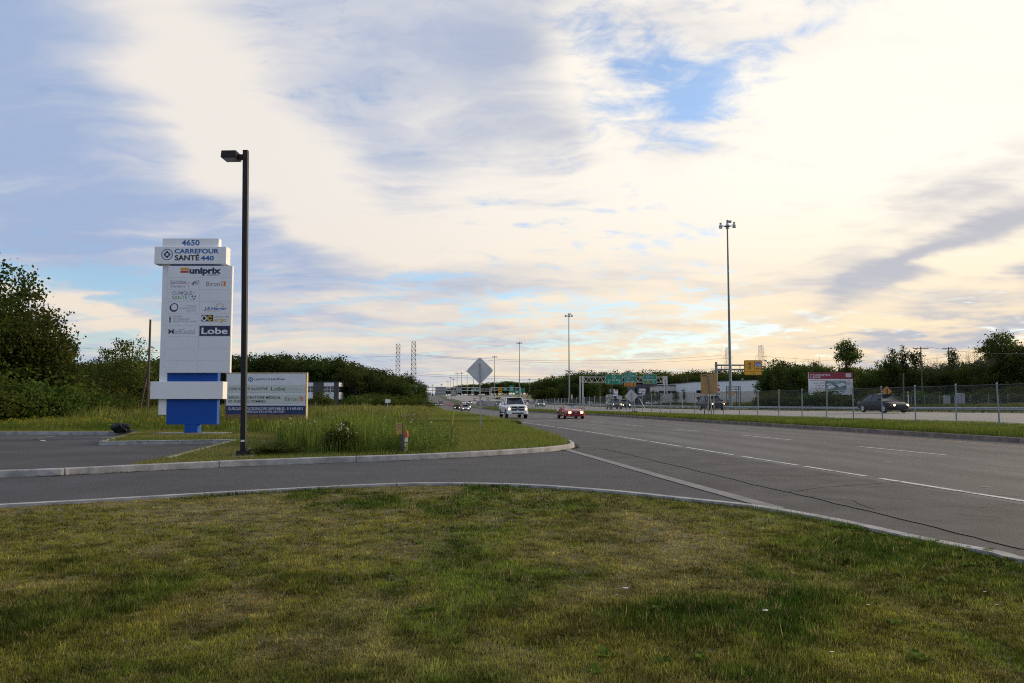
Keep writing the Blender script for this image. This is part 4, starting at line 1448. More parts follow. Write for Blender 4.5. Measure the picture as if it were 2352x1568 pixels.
# ---- red convertible
def convertible():
    x = at(1324, 950, 73).x - 0.36
    root = thing('convertible_car', 'red open-top convertible with both headlamps lit on the service road', 'car', (x, 75.6, 0.0), head_dir(73))
    pt = P_RED
    st = [(-2.24, .70, .36, .72), (-2.15, .82, .28, .88), (-1.4, .89, .22, .92), (-.9, .90, .20, .90)]
    MB().loft([body_ring(*q) for q in st]).build('rear_body', pt, root, smooth=True)
    MB().loft([body_ring(*q, crown=c) for q, c in [((.62, .90, .20, .89), .01), ((1.0, .895, .20, .87), .02), ((1.7, .88, .22, .80), .02), ((2.12, .83, .24, .73), .02), ((2.24, .76, .28, .66), .01)]]).build('front_body', pt, root, smooth=True)
    for s in (1, -1):
        MB().loft([[(q, s * .80, .24), (q, s * .90, .30), (q, s * .905, .60), (q, s * .88, .88), (q, s * .80, .885), (q, s * .78, .60)] for q in (-.92, -.2, .63)]).build('door', pt, root, smooth=True)
        MB().box(-.55, -.40, min(s * .89, s * .92), max(s * .89, s * .92), .72, .755).build('door_handle', m_trim, root)
        MB().box(-2.0, 2.0, min(s * .885, s * .912), max(s * .885, s * .912), .40, .46).build('side_moulding', m_trim, root)
    MB().box(-.92, .63, -.79, .79, .28, .34).build('cockpit_floor', m_trim, root)
    MB().box(.38, .62, -.78, .78, .60, .90).build('dashboard', m_trim, root)
    for s in (1, -1):
        seat = MB().loft([[(-.75, s * .38 - .24, .34), (-.75, s * .38 + .24, .34), (-.55, s * .38 + .24, .40), (-.55, s * .38 - .24, .40)], [(-.88, s * .38 - .22, .92), (-.88, s * .38 + .22, .92), (-.74, s * .38 + .22, .92), (-.74, s * .38 - .22, .92)]]).build('seat', material('seat_leather', (.34, .30, .25), .6), root)
        MB().box(-.86, -.76, s * .38 - .13, s * .38 + .13, .93, 1.10).build('headrest', MATS['seat_leather'], seat)
    A = lambda s: (.72, s * .74, .88)
    T = lambda s: (.16, s * .58, 1.29)
    m_clear = bpy.data.materials.new('clear_screen')
    m_clear.use_nodes = True
    nt = m_clear.node_tree
    tr, gl, mx = nt.nodes.new('ShaderNodeBsdfTransparent'), nt.nodes.new('ShaderNodeBsdfGlossy'), nt.nodes.new('ShaderNodeMixShader')
    tr.inputs[0].default_value = (.62, .68, .68, 1)
    gl.inputs['Roughness'].default_value = .05
    mx.inputs[0].default_value = .22
    nt.links.new(tr.outputs[0], mx.inputs[1]); nt.links.new(gl.outputs[0], mx.inputs[2]); nt.links.new(mx.outputs[0], nt.nodes['Material Output'].inputs[0])
    MB().add(*quad_bulge(A(1), A(-1), T(-1), T(1), .09)).build('windshield', m_clear, root, smooth='all')
    for s in (1, -1):
        MB().tube(A(s), T(s), .032, .028, 6).build('screen_pillar', pt, root)
        MB().loft([[(.50, s * .90, .90), (.62, s * .90, .90), (.62, s * .90, 1.0), (.50, s * .90, 1.0)], [(.50, s * 1.10, .91), (.58, s * 1.10, .91), (.58, s * 1.10, 1.03), (.50, s * 1.10, 1.03)]]).build('mirror', pt, root)
    MB().tube(T(1), T(-1), .026, .026, 6).build('screen_rail', m_trim, root)
    MB().box(.18, .24, -.09, .09, 1.18, 1.24).build('rear_view_mirror', m_trim, root)
    for wx in (1.32, -1.2):
        for s in (1, -1):
            arch(root, wx, .898, .31, s)
            wheel(root, wx, s * .812, .315, .21)
    gr = MB().box(2.19, 2.262, -.40, .40, .50, .655).build('grille', m_trim, root)
    for z in (.545, .585, .625):
        MB().box(2.262, 2.268, -.38, .38, z, z + .008).build('grille_slat', m_galv_dark, gr)
    ring_ = [(2.270, 0, 0)]
    o = ring_shape(MB(), 0, 0, .062, .076, 0, 24).build('star_ring', m_chrome, gr, (2.274, 0, .578), (0, 0, R(90)))
    for k in range(3):
        a = R(90 + 120 * k)
        MB().tube((2.276, 0, .578), (2.276, .066 * math.cos(a), .578 + .066 * math.sin(a)), .010, .004, 4).build('star_point', m_chrome, gr)
    for s in (1, -1):
        MB().box(2.14, 2.25, min(s * .42, s * .66), max(s * .42, s * .66), .51, .65).build('headlight', m_head_on, root)
        MB().box(2.06, 2.215, min(s * .662, s * .80), max(s * .662, s * .80), .51, .64).build('turn_lamp', m_amber, root)
        MB().lathe([(.045, 0), (.045, .02)], 8, (2.315, s * .62, .34), 'x').build('fog_lamp', m_chrome, root)
    MB().loft([[(2.12, -.88, .26), (2.12, -.88, .49), (1.9, -.90, .49), (1.9, -.90, .26)], [(2.28, -.72, .22), (2.28, -.72, .49), (2.0, -.72, .49), (2.0, -.72, .22)], [(2.32, 0, .22), (2.32, 0, .49), (2.0, 0, .49), (2.0, 0, .22)],
               [(2.28, .72, .22), (2.28, .72, .49), (2.0, .72, .49), (2.0, .72, .22)], [(2.12, .88, .26), (2.12, .88, .49), (1.9, .90, .49), (1.9, .90, .26)]]).build('bumper', pt, root)
    MB().box(2.25, 2.325, -.5, .5, .24, .31).build('air_intake', m_trim, root)
convertible()

def near(kind, pt, label, px, Y, W=None, **kw):
    x = at(px, 930, Y).x if W is None else WX(W, Y)
    return car(kind, pt, label, x, Y, ground_at(x, Y) + kw.pop('dz', 0.0), head_dir(Y, kw.pop('toward', True)), **kw)

near('sedan', P_BLACK, 'glossy black sedan passing behind the chain link fence on the highway', 2028, 65.5)
near('suv', P_BLACK, 'black compact sport utility car on the highway behind the plywood board', 1634, 96)
near('suv', P_GREY, 'dark grey crossover with lit lamps leading another car on the highway', 1410, 131)
near('hatch', P_NAVY, 'dark hatchback driving just behind the grey crossover on the highway', 1432, 142)
near('van', P_SILVER, 'silver minivan with lit lamps on the highway beyond the fence', 1240, 205)
near('suv', P_SILVER, 'pale sport utility car far along the highway near the orange barrels', 1143, 271)
near('hatch', P_BLACK, 'black hatchback following a silver sedan on the service road', 1049.5, 218)
near('sedan', P_SILVER, 'silver sedan leading a black hatchback on the service road', 1068.5, 188)
near('van', P_WHITE, 'white minivan driving behind the silver sedan on the service road', 1073.5, 246)
near('sedan', P_MAROON, 'maroon sedan far down the service road beside the barrels', 1008, 400)
farg = 'distant oncoming cars with lit lamps'
farl = 'tiny distant oncoming car with lit headlamps'
for k, (px, Y, pt) in enumerate(((998, 430, P_BLACK), (1002.5, 395, P_SILVER), (1010, 470, P_SILVER), (1011.5, 415, P_BLACK), (1006.5, 520, P_GREY), (983, 760, P_SILVER), (987.5, 740, P_WHITE), (1030, 640, P_WHITE),
                                 (1066, 430, P_WHITE), (1079, 400, P_SILVER), (1107, 395, P_SILVER), (1090, 500, P_GREY), (1036, 600, P_SILVER))):
    near('hatch' if k % 2 else 'sedan', pt, farl, px, Y, fine=False, group=farg)
farl2, farg2 = 'tiny distant car on the rising lanes below the green overhead signs', 'distant cars below the overhead signs'
for k, (px, Y, pt) in enumerate(((1103, 640, P_GREY), (1126, 620, P_WHITE), (1141, 600, P_BLACK), (1148, 610, P_GREY), (1152, 560, P_WHITE), (1158, 570, P_SILVER), (1169, 540, P_BLACK), (1175, 520, P_GREY), (1163, 640, P_GREY),
                                 (1178, 500, P_WHITE), (1186, 480, P_NAVY), (1120, 560, P_SILVER))):
    near('suv' if k % 3 == 0 else 'sedan', pt, farl2, px, Y, fine=False, group=farg2, lit=False, toward=False)
near('suv', P_MAROON, 'maroon sport utility car heading away beyond the highway guardrail', 1211, 430, fine=False, lit=False, toward=False, rear=True)
near('sedan', P_BLUE, 'bright blue car heading away beyond the highway guardrail', 1228, 440, fine=False, lit=False, toward=False)
near('van', P_SILVER, 'silver van queued behind the maroon car beyond the guardrail', 1252, 420, fine=False, lit=False, toward=False)
near('suv', P_GREY, 'grey sport utility car with dark rear window beyond the highway guardrail', 1283, 385, fine=False, lit=False, toward=False, rear=True)
near('van', P_NAVY, 'dark blue van heading away beside the overhead sign gantry', 1325, 345, fine=False, lit=False, toward=False)
near('sedan', P_SILVER, 'pale sedan heading away at the foot of the sign gantry', 1354, 330, fine=False, lit=False, toward=False)
near('suv', P_WHITE, 'white sport utility car heading away in front of the grey office building', 1491, 300, fine=False, lit=False, toward=False)
near('sedan', P_GREY, 'grey sedan heading away in front of the low shop signs', 1391, 330, fine=False, lit=False, toward=False)
near('sedan', P_BLACK, 'dark sedan heading away in front of the white warehouse', 1666, 235, fine=True, lit=False, toward=False, rear=True)
near('sedan', P_BLACK, 'black sedan with lit tail lamps beyond the guardrail near the red billboard', 1812, 190, fine=True, lit=False, toward=False, rear=True)
near('suv', P_WHITE, 'white car parked in the meadow beside the pale pylon sign', 922, 285, fine=False, lit=False).rotation_euler[2] = R(-12)

# ================================================================= along the highway: fences, rails, masts, gantries, buildings
m_wire = material('fence_wire', (0.17, 0.19, 0.20), 0.6, 0.3)
m_post = material('fence_post_steel', (0.24, 0.29, 0.32), 0.5, 0.45, 0.15, 3, objrand=0.15)

def chain_fence(name, label, W, y0, y1, H, sp, post_sp, r_wire, zone2=None, post_r=0.035):
    root = thing(name, label, 'fence', (WX(W, y0), y0, land_z(W, y0)))
    o = root.location
    def pt(y, h, lift=0.0):
        return Vector((WX(W, y) - o.x, y - o.y, land_z(W, y) + h - o.z))
    y = y0
    k = 0
    pm = MB().lathe([(post_r, -0.3), (post_r, H + 0.02), (post_r * 1.35, H + 0.03), (post_r * 1.35, H + 0.06), (0.01, H + 0.10)], 7).mesh('post', m_post, True)
    rg = random.Random(5)
    while y <= y1:
        p = link('post', pm, root, pt(y, 0), (R(rg.uniform(-1.2, 1.2)), R(rg.uniform(-1.4, 1.4)), 0))
        y += post_sp * rg.uniform(0.93, 1.07)
    for h in (H, 0.06):
        rings = []
        y = y0
        vs = []
        yy = np.arange(y0, y1 + 1, 4.0)
        mb = MB()
        for a, b in zip(yy[:-1], yy[1:]):
            mb.tube(pt(a, h), pt(b, h), 0.008, 0.008, 4, False)
        mb.build('tension_wire', m_wire, root)
    def mesh_zone(a, b, s, rr):
        mb_v, mb_f = [], []
        ys = np.arange(a, b, s)
        dz = H - 0.08
        for sg in (1, -1):
            for yy in ys:
                A_ = pt(yy, 0.06)
                ye = min(max(yy + sg * dz, a), b)
                B_ = pt(ye, 0.06 + abs(ye - yy))
                d = (B_ - A_)
                if d.length < 0.05:
                    continue
                d.normalize()
                n1 = d.cross(Vector((1, 0, 0))).normalized() * rr
                n2 = Vector((1, 0, 0)) * rr
                off = len(mb_v)
                for c in (A_, B_):
                    mb_v.extend([c + n1, c - n1 * 0.5 + n2 * 0.87, c - n1 * 0.5 - n2 * 0.87])
                mb_f.extend([(off, off + 1, off + 4, off + 3), (off + 1, off + 2, off + 5, off + 4), (off + 2, off, off + 3, off + 5)])
        me = bpy.data.meshes.new('wire_mesh')
        me.from_pydata(mb_v, [], mb_f)
        me.materials.append(m_wire)
        tag(link('wire_mesh', me, root), kind='stuff')
    split = zone2 or y1
    mesh_zone(y0, split, sp, r_wire)
    if zone2:
        mesh_zone(zone2, y1, sp * 2.2, r_wire * 2.0)
    return root
chain_fence('chain_link_fence', 'grey chain link fence on the grassy median beside the service road', 16.5, 22, 330, 1.84, 0.075, 2.85, 0.0015, 120)
chain_fence('chain_link_fence', 'distant chain link fence along the trees beyond the opposite carriageway', 97, 90, 260, 1.8, 0.16, 4.0, 0.0035)

def guardrail(name, label, W, y0, y1, post_sp, mat, pmat, H=0.72, refl=False):
    root = thing(name, label, 'guardrail', (WX(W, y0), y0, land_z(W, y0)))
    o = root.location
    prof = [(-0.00, H), (-0.035, H - 0.02), (-0.075, H - 0.09), (-0.02, H - 0.155), (-0.075, H - 0.22), (-0.035, H - 0.29), (0, H - 0.31), (0.012, H - 0.29), (-0.05, H - 0.22), (0.005, H - 0.155), (-0.05, H - 0.09), (0.012, H - 0.02)]
    y = y0
    while y < y1:                       # the beam comes in bolted lengths
        e = min(y + (7.6 if y < 200 else 30), y1)
        r = []
        for q in (y + 0.01, (y + e) / 2, e - 0.01):
            r.append([(WX(W, q) + a - o.x, q - o.y, land_z(W, q) + b - o.z) for a, b in prof])
        MB().loft(r).build('beam', mat, root, smooth=True)
        y = e
    pm = MB().box(-0.02, 0.13, -0.075, 0.075, -0.5, H - 0.02).mesh('post', pmat)
    rm = MB().box(-0.03, 0.03, -0.02, 0.02, 0, 0.12).mesh('reflector', m_amber)
    y = y0 + 1
    k = 0
    while y < y1:
        link('post', pm, root, (WX(W, y) + 0.03 - o.x, y - o.y, land_z(W, y) - o.z))
        if refl and k % 3 == 0 and y < 230:
            link('reflector', rm, root, (WX(W, y) - o.x, y - o.y, land_z(W, y) - o.z + H))
        y += post_sp if y < 220 else post_sp * 2
        k += 1
m_post_wood = material('guardrail_post', (0.10, 0.085, 0.07), 0.9, 0, 0.25, 3)
guardrail('guardrail', 'steel guardrail edging the near side of the highway median', 53.2, 42, 420, 3.8, m_galv, m_post_wood)
guardrail('guardrail', 'dark weathered guardrail with amber reflectors edging the opposite carriageway', 60.2, 60, 400, 3.8, m_galv_dark, m_post_wood, 0.78, True)

# ---- high mast lights
def bell(root, c, s=1.0):
    o = MB().lathe([(0.16 * s, 0.55 * s), (0.20 * s, 0.50 * s), (0.20 * s, 0.32 * s), (0.17 * s, 0.26 * s), (0.36 * s, -0.18 * s), (0.38 * s, -0.24 * s), (0.30 * s, -0.24 * s)], 10, c).build('luminaire', m_lum, root, smooth=True)
    MB().lathe([(0.205 * s, 0.52 * s), (0.205 * s, 0.34 * s)], 10, c).build('ballast_cap', m_mast, o)
    return o
m_lum = material('luminaire_grey', (0.42, 0.43, 0.47), 0.4, 0.2)
def mast(label, x, Y, ztop, group=None, fine=True):
    zg = ground_at(x, Y) - 0.3
    H = ztop - zg
    root = thing('high_mast_light', label, 'light mast', (x, Y, zg), 0, group)
    MB().lathe([(0.33, -1), (0.31, H * 0.02), (0.24, H * 0.4), (0.15, H * 0.97), (0.15, H)], 10).build('pole', m_mast, root, smooth=True)
    hd = MB().lathe([(0.55, H - 1.15), (0.60, H - 1.10), (0.60, H - 1.0), (0.20, H - 0.9), (0.18, H + 0.1), (0.05, H + 0.25)], 12).build('head_ring', m_mast, root)
    n = 6 if fine else 4
    sc = 1.0 if fine else 1.25
    for k in range(n):
        a = R(15 + 360 / n * k)
        c = (1.45 * math.cos(a), 1.45 * math.sin(a), H - 1.05)
        MB().tube((0.5 * math.cos(a), 0.5 * math.sin(a), H - 1.05), (1.25 * math.cos(a), 1.25 * math.sin(a), H - 0.9), 0.05, 0.05, 5).build('bracket', m_mast, root)
        bell(root, (c[0], c[1], H - 1.0), sc)
    if fine:
        MB().box(0.05, 0.75, -0.2, 0.2, H - 0.35, H + 0.05).build('winch_hood', m_mast, root)
    return root
t = at(1670.5, 507, 157)
mast('tall grey highway light mast standing beside the yellow overhead sign', t.x, 157, t.z)
t = at(1306.5, 720, 324)
mast('grey highway light mast standing behind the red convertible', t.x, 324, t.z)
t = at(1193, 785, 499)
mast('grey highway light mast rising above the white pickup truck', t.x, 499, t.z, fine=False)
t = at(1136, 817, 640)
mast('grey highway light mast just beside the large diamond sign back', t.x, 640, t.z, fine=False)
for px, py, Y in ((993.5, 883, 1050), (1014, 881.5, 1000), (1029, 874, 950), (1035.5, 865.5, 900), (1041.5, 869, 930), (1050, 855.5, 830), (1060, 854.5, 800), (1073, 850, 760), (1088, 846, 720), (1216.5, 869, 900)):
    t = at(px, py, Y)
    mast('small distant light mast along the rising highway', t.x, Y, t.z, 'distant light masts', fine=False)

# ---- sign helpers: boards facing -Y, measured in a local frame
def board(parent, name, x0, x1, z0, z1, y, mat, t=0.05, r=None):
    r = min((x1 - x0), (z1 - z0)) * 0.06 if r is None else r
    pts = []
    for cx, cz, a0 in ((x1 - r, z1 - r, 0), (x0 + r, z1 - r, 90), (x0 + r, z0 + r, 180), (x1 - r, z0 + r, 270)):
        for k in range(4):
            a = R(a0 + 30 * k)
            pts.append((cx + r * math.cos(a), cz + r * math.sin(a)))
    return MB().prism(pts, y, y + t).build(name, mat, parent)

m_green = material('road_sign_green', (0.008, 0.22, 0.115), 0.4, 0, 0.05, 1)
m_rs_white = material('road_sign_white', (0.62, 0.64, 0.62), 0.4)
m_rs_orange = material('road_sign_orange', (0.62, 0.22, 0.015), 0.4)
m_rs_yellow = material('road_sign_yellow', (0.78, 0.36, 0.012), 0.4)
m_rs_blue = material('road_sign_blue', (0.02, 0.16, 0.55), 0.4)
m_rs_red = material('road_sign_red', (0.55, 0.03, 0.03), 0.4)
m_truss = material('gantry_galvanised', (0.62, 0.60, 0.56), 0.6, 0.25, 0.12, 2)

def arrow_down(mb, cx, cz, s, y):
    poly_shape(mb, [(cx - .10 * s, cz + .5 * s), (cx + .10 * s, cz + .5 * s), (cx + .10 * s, cz), (cx + .42 * s, cz + .12 * s), (cx, cz - .5 * s), (cx - .42 * s, cz + .12 * s), (cx - .10 * s, cz)], y)
    return mb

def shield(parent, cx, cz, w, h, y, num, size=1.0):
    pts = [(-.42, .5), (0, .43), (.42, .5), (.5, .18), (.44, -.16), (.25, -.38), (0, -.5), (-.25, -.38), (-.44, -.16), (-.5, .18)]
    o = poly_shape(MB(), [(cx + a * w * 1.10, cz + b * h * 1.10) for a, b in pts], y).build('shield_border', m_rs_white, parent)
    poly_shape(MB(), [(cx + a * w, cz + b * h) for a, b in pts], y - .004).build('shield', m_rs_blue, o)
    poly_shape(MB(), [(cx - .45 * w, cz + .24 * h), (cx + .45 * w, cz + .24 * h), (cx + .40 * w, cz + .47 * h), (cx, cz + .40 * h), (cx - .40 * w, cz + .47 * h)], y - .006).build('shield_band', m_rs_red, o)
    text_fit(num, cx - .36 * w, cx + .36 * w, cz - .24 * h, cz + .16 * h, y - .009, m_rs_white, o, bold=.02)

def gantry():
    Y, S = 300.0, 50.4
    def q(zx, zy):
        w = at((2300 + zx / 4.704) * .59036, (1400 + zy / 4.704) * .59036, Y)
        return w.x, w.z
    xl, zt = q(-200, 310)
    xr, _ = q(1385, 300)
    zg = ground_at((xl + xr) / 2, Y)
    root = thing('sign_gantry', 'white lattice gantry over the opposite carriageway carrying green direction signs', 'sign gantry', (0, Y, 0))
    ztop, zbot = zt, zt - 1.85
    for s, x in ((-1, xl), (1, xr)):
        for y in (0, 1.6):
            MB().box(x - .18, x + .18, y - .18, y + .18, ground_at(x, Y) - .5, ztop + .3).build('leg', m_truss, root)
            MB().box(x - .18 - s * 1.0, x + .18 - s * 1.0, y - .18, y + .18, ground_at(x, Y) - .5, ztop + .3).build('leg', m_truss, root)
        for z in np.arange(zg + 1, ztop, 2.0):
            MB().tube((x, 0, z), (x, 1.6, z + 1.6), .06, .06, 4).build('leg_brace', m_truss, root)
    for y in (0, 1.6):
        for z in (ztop, zbot):
            MB().box(xl, xr, y - .10, y + .10, z - .10, z + .10).build('chord', m_truss, root)
    n = 15
    for k in range(n):
        a, b = xl + (xr - xl) * k / n, xl + (xr - xl) * (k + 1) / n
        m = (a + b) / 2
        MB().tube((a, -.02, zbot), (m, -.02, ztop), .06, .06, 4).build('lattice_bar', m_truss, root)
        MB().tube((m, -.02, ztop), (b, -.02, zbot), .06, .06, 4).build('lattice_bar', m_truss, root)
    def sign(nm, label, x0, x1, y0, y1, mat=m_green):
        a, b = q(x0, y1), q(x1, y0)
        rt = thing(nm, label, 'road sign', (0, Y - .35, 0))
        bd = board(rt, 'border', a[0], b[0], a[1], b[1], 0, m_rs_white, .05)
        pn = board(rt, 'panel', a[0] + .09, b[0] - .09, a[1] + .09, b[1] - .09, -.02, mat, .019)
        return rt, pn
    def tx(pn, body, x0, x1, y0, y1, mat=m_rs_white, yy=-.03, **kw):
        a, b = q(x0, y1), q(x1, y0)
        text_fit(body, a[0], b[0], a[1], b[1], yy, mat, pn, **kw)
    r1, p1 = sign('direction_sign', 'green overhead sign reading Av. des Bois with two arrows', 263, 569, 268, 443)
    tx(p1, 'Av. des Bois', 298, 534, 350, 380, bold=.02)
    a, b = q(385, 335), q(450, 290)
    rect(MB(), a[0], b[0], a[1], b[1], -.025, .003).build('route_plate', m_rs_white, p1)
    rect(MB(), a[0] + .08, b[0] - .08, a[1] + .08, b[1] - .08, -.029, .003).build('route_field', m_green, p1)
    tx(p1, '148', 397, 438, 310, 330, yy=-.036)
    for zx in (315, 517):
        c = q(zx, 407)
        arrow_down(MB(), c[0], c[1], .75, -.03).build('arrow', m_rs_white, p1)
    r2, p2 = sign('direction_sign', 'tall green overhead sign reading Montréal above an orange strip', 600, 819, 228, 416)
    tx(p2, 'P.-E.-', 680, 745, 243, 263)
    tx(p2, 'TRUDEAU', 680, 802, 268, 291)
    c = q(640, 270)
    MB().add([(c[0], -.03, c[1] + .45), (c[0] + .08, -.03, c[1]), (c[0] + .42, -.03, c[1] - .15), (c[0], -.03, c[1] - .05), (c[0] - .42, -.03, c[1] - .15), (c[0] - .08, -.03, c[1]), (c[0] + .16, -.03, c[1] - .45), (c[0] - .16, -.03, c[1] - .45)],
             [(0, 5, 3), (0, 3, 1), (1, 3, 2), (5, 4, 3), (3, 7, 6)]).build('plane_symbol', m_rs_white, p2)
    a, b = q(605, 302), q(814, 299)
    rect(MB(), a[0], b[0], a[1], b[1], -.026, .003).build('divider', m_rs_white, p2)
    c = q(675, 343)
    shield(p2, c[0], c[1], 1.0, .95, -.03, '13')
    tx(p2, 'SUD', 715, 765, 334, 352)
    tx(p2, 'Montréal', 630, 785, 376, 403, bold=.02)
    a, b = q(600, 482), q(819, 418)
    pl = board(r2, 'orange_strip', a[0], b[0], a[1], b[1], 0, m_rs_orange, .05)
    c = q(770, 448)
    arrow_down(MB(), c[0], c[1], .8, -.01).build('arrow', m_ink_black, pl)
    pts = [q(*p) for p in ((628, 432), (713, 432), (700, 470), (628, 470))]
    pti = [q(*p) for p in ((633, 437), (705, 437), (695, 465), (633, 465))]
    poly_shape(MB(), pts, -.008).build('outline', m_ink_black, pl)
    poly_shape(MB(), pti, -.012).build('outline_field', m_rs_orange, pl)
    tx(pl, 'O - E', 645, 690, 444, 458, m_ink_black, -.016)
    r3, p3 = sign('direction_sign', 'green overhead sign reading St-Eustache with slanted arrow', 950, 1195, 266, 438)
    c = q(1032, 310)
    shield(p3, c[0], c[1], 1.0, .95, -.03, '13')
    tx(p3, 'NORD', 1070, 1140, 300, 319)
    tx(p3, 'St-Eustache', 968, 1176, 345, 375, bold=.02)
    a, b = q(1003, 418), q(1072, 390)
    rect(MB(), a[0], b[0], a[1], b[1], -.026, .003).build('orange_patch', m_rs_orange, p3)
    tx(p3, 'O - E', 1015, 1058, 396, 411, m_ink_black, -.033)
    c = q(1135, 403)
    s_ = .32
    poly_shape(MB(), [(c[0] - s_, c[1] - s_ * .7), (c[0] - s_ * .7, c[1] - s_), (c[0] + s_ * .5, c[1] + s_ * .2), (c[0] + s_ * .9, c[1] - s_ * .2), (c[0] + s_, c[1] + s_), (c[0] - s_ * .2, c[1] + s_ * .9), (c[0] + s_ * .2, c[1] + s_ * .5)], -.03).build('arrow', m_rs_white, p3)
gantry()

def yellow_sign():
    Y, S = 172.0, 3.36
    def q(zx, zy):
        w = at((2700 + zx / S) * .59036, (1300 + zy / S) * .59036, Y)
        return w.x, w.z
    px, pz = q(290, 365)
    zg = ground_at(px, Y)
    root = thing('cantilever_post', 'thick grey post with twin horizontal arms holding the yellow 440 FIN sign', 'sign post', (px, Y, zg))
    h = pz - zg
    MB().lathe([(.30, -1), (.27, 0), (.26, h), (.20, h + .04)], 12).build('pole', m_mast, root, smooth=True)
    MB().lathe([(.31, h - .9), (.31, h - .5)], 12).build('collar', m_mast, root)
    MB().lathe([(.31, h - 1.9), (.31, h - 1.5)], 12).build('collar', m_mast, root)
    xe = q(700, 0)[0] - px
    for zy in (404, 460):
        z = q(0, zy)[1] - zg
        MB().tube((0, -.1, z), (xe, -.1, z), .17, .15, 10).build('arm', m_mast, root, smooth=True)
    for zx in (350, 590):
        x = q(zx, 0)[0] - px
        MB().tube((x, -.1, q(0, 404)[1] - zg), (x, -.1, q(0, 460)[1] - zg), .07, .07, 6).build('strut', m_mast, root)
    rt = thing('end_of_route_sign', 'yellow overhead sign with traffic light diamond and 440 FIN shield', 'road sign', (0, Y - .5, 0))
    a, b = q(648, 532), q(878, 340)
    bd = board(rt, 'panel', a[0], b[0], a[1], b[1], 0, m_rs_yellow, .06, .25)
    def line(x0, x1, y0, y1):
        p, r_ = q(x0, y1), q(x1, y0)
        rect(MB(), p[0], r_[0], p[1], r_[1], -.004, .003).build('rule', m_ink_black, bd)
    for l in ((654, 872, 345, 347), (654, 872, 525, 527), (653, 655, 345, 527), (871, 873, 345, 527), (654, 872, 484, 487), (784, 787, 345, 484)):
        line(*l)
    c, e = q(718, 413), q(776, 413)
    k = e[0] - c[0]
    for s, mt, yy in ((1.0, m_ink_black, -.006), (.92, m_rs_yellow, -.009)):
        poly_shape(MB(), [(c[0], c[1] + k * s), (c[0] + k * s, c[1]), (c[0], c[1] - k * s), (c[0] - k * s, c[1])], yy).build('diamond', mt, bd)
    p, r_ = q(705, 450), q(731, 378)
    rect(MB(), p[0], r_[0], p[1], r_[1], -.012, .002).build('signal_box', m_ink_black, bd)
    for zy, mt in ((390, m_rs_red), (413, m_ink_yellow), (437, material('signal_green', (.02, .35, .12), .4))):
        c = q(718, zy)
        ring_shape(MB(), c[0], c[1], .001, .17, -.017, 14).build('signal_lens', mt, bd)
    c = q(829, 396)
    shield(bd, c[0], c[1], 1.12, 1.05, -.006, '440')
    def tx(body, x0, x1, y0, y1):
        a, b = q(x0, y1), q(x1, y0)
        text_fit(body, a[0], b[0], a[1], b[1], -.006, m_ink_black, bd, bold=.02)
    tx('FIN', 803, 858, 440, 462)
    tx('1 km', 740, 790, 497, 517)
yellow_sign()

# ---- bare plywood back of a roadside board, and a second diamond back, both at the fence
def ply_board():
    Y, S = 67.0, 4.704
    m_osb = material('plywood_yellowed', (0.40, 0.235, 0.085), .8, 0, .12, 2.0, stretch=(1, 1, 3))
    def q(zx, zy):
        w = at((2300 + zx / S) * .59036, (1400 + zy / S) * .59036, Y)
        return w.x, w.z
    a, b = q(2008, 628), q(2312, 246)
    zg = ground_at(a[0], Y)
    root = thing('plywood_sign_back', 'yellowed plywood back of a sign board on timber legs behind the fence', 'sign', (0, Y, 0))
    pl = MB().prism([(a[0] + .03, a[1]), (b[0] - .03, a[1] + .03), (b[0], b[1]), (a[0], b[1] - .05)], 0, .02).build('plywood_panel', m_osb, root)
    c, e = q(2030, 305), q(2120, 268)
    text_fit('SIMG', c[0], e[0], c[1], e[1], -.004, m_ink_black, pl, bold=.02)
    c, e = q(2233, 480), q(2248, 262)
    for k in range(9):
        z = c[1] + (e[1] - c[1]) * k / 9
        rect(MB(), c[0], e[0] - .01 * (k % 3), z, z + .05, -.002, .002).build('scrawl', m_ink_dgrey, pl)
    for (x0, y0), (x1, y1) in (((2140, 290), (2215, 1040)), ((2238, 620), (2243, 1030))):
        t, f = q(x0, y0), q(x1, y1)
        MB().tube((t[0], -.05, t[1]), (f[0], -.05, zg - .3), .045, .045, 4).build('leg', m_galv_dark, root)
    MB().tube((q(2100, 0)[0], .9, zg), (q(2110, 0)[0], .03, a[1] + .6), .04, .04, 4).build('brace', m_wood, root)
ply_board()
Y = 84
c = at(1447.5, 909, Y)
zg = ground_at(c.x, Y)
d2 = diamond('warning_sign', 'weathered diamond sign back with a slanted white brace behind the fence', c.x + .25, Y, c.z, .70, zg, lean=R(-4), mat=m_alu_dull, post_up=.5)
MB().tube((.75, -.3, 1.55), (1.45, -.3, -.05), .035, .035, 5).build('white_brace', m_white, d2)
MB().box(-.55, .45, -.2, .2, .05, .28).build('ballast_tray', m_trim, d2)
MB().tube((.5, -.1, .9), (-.1, -.2, 0), .03, .03, 5).build('rear_stay', m_galv_dark, d2)
Y = 235
c = at(1121.7, 921, Y)
diamond('warning_sign', 'small grey diamond sign back at the far end of the median fence', c.x, Y, c.z, .72, ground_at(c.x, Y) - .5, mat=m_alu_dull)
Y = 250
c = at(1014, 924, Y)
diamond('warning_sign', 'tiny diamond sign back on the left edge of the distant service road', c.x, Y, c.z, .55, ground_at(c.x, Y) - .2, mat=m_galv_dark)

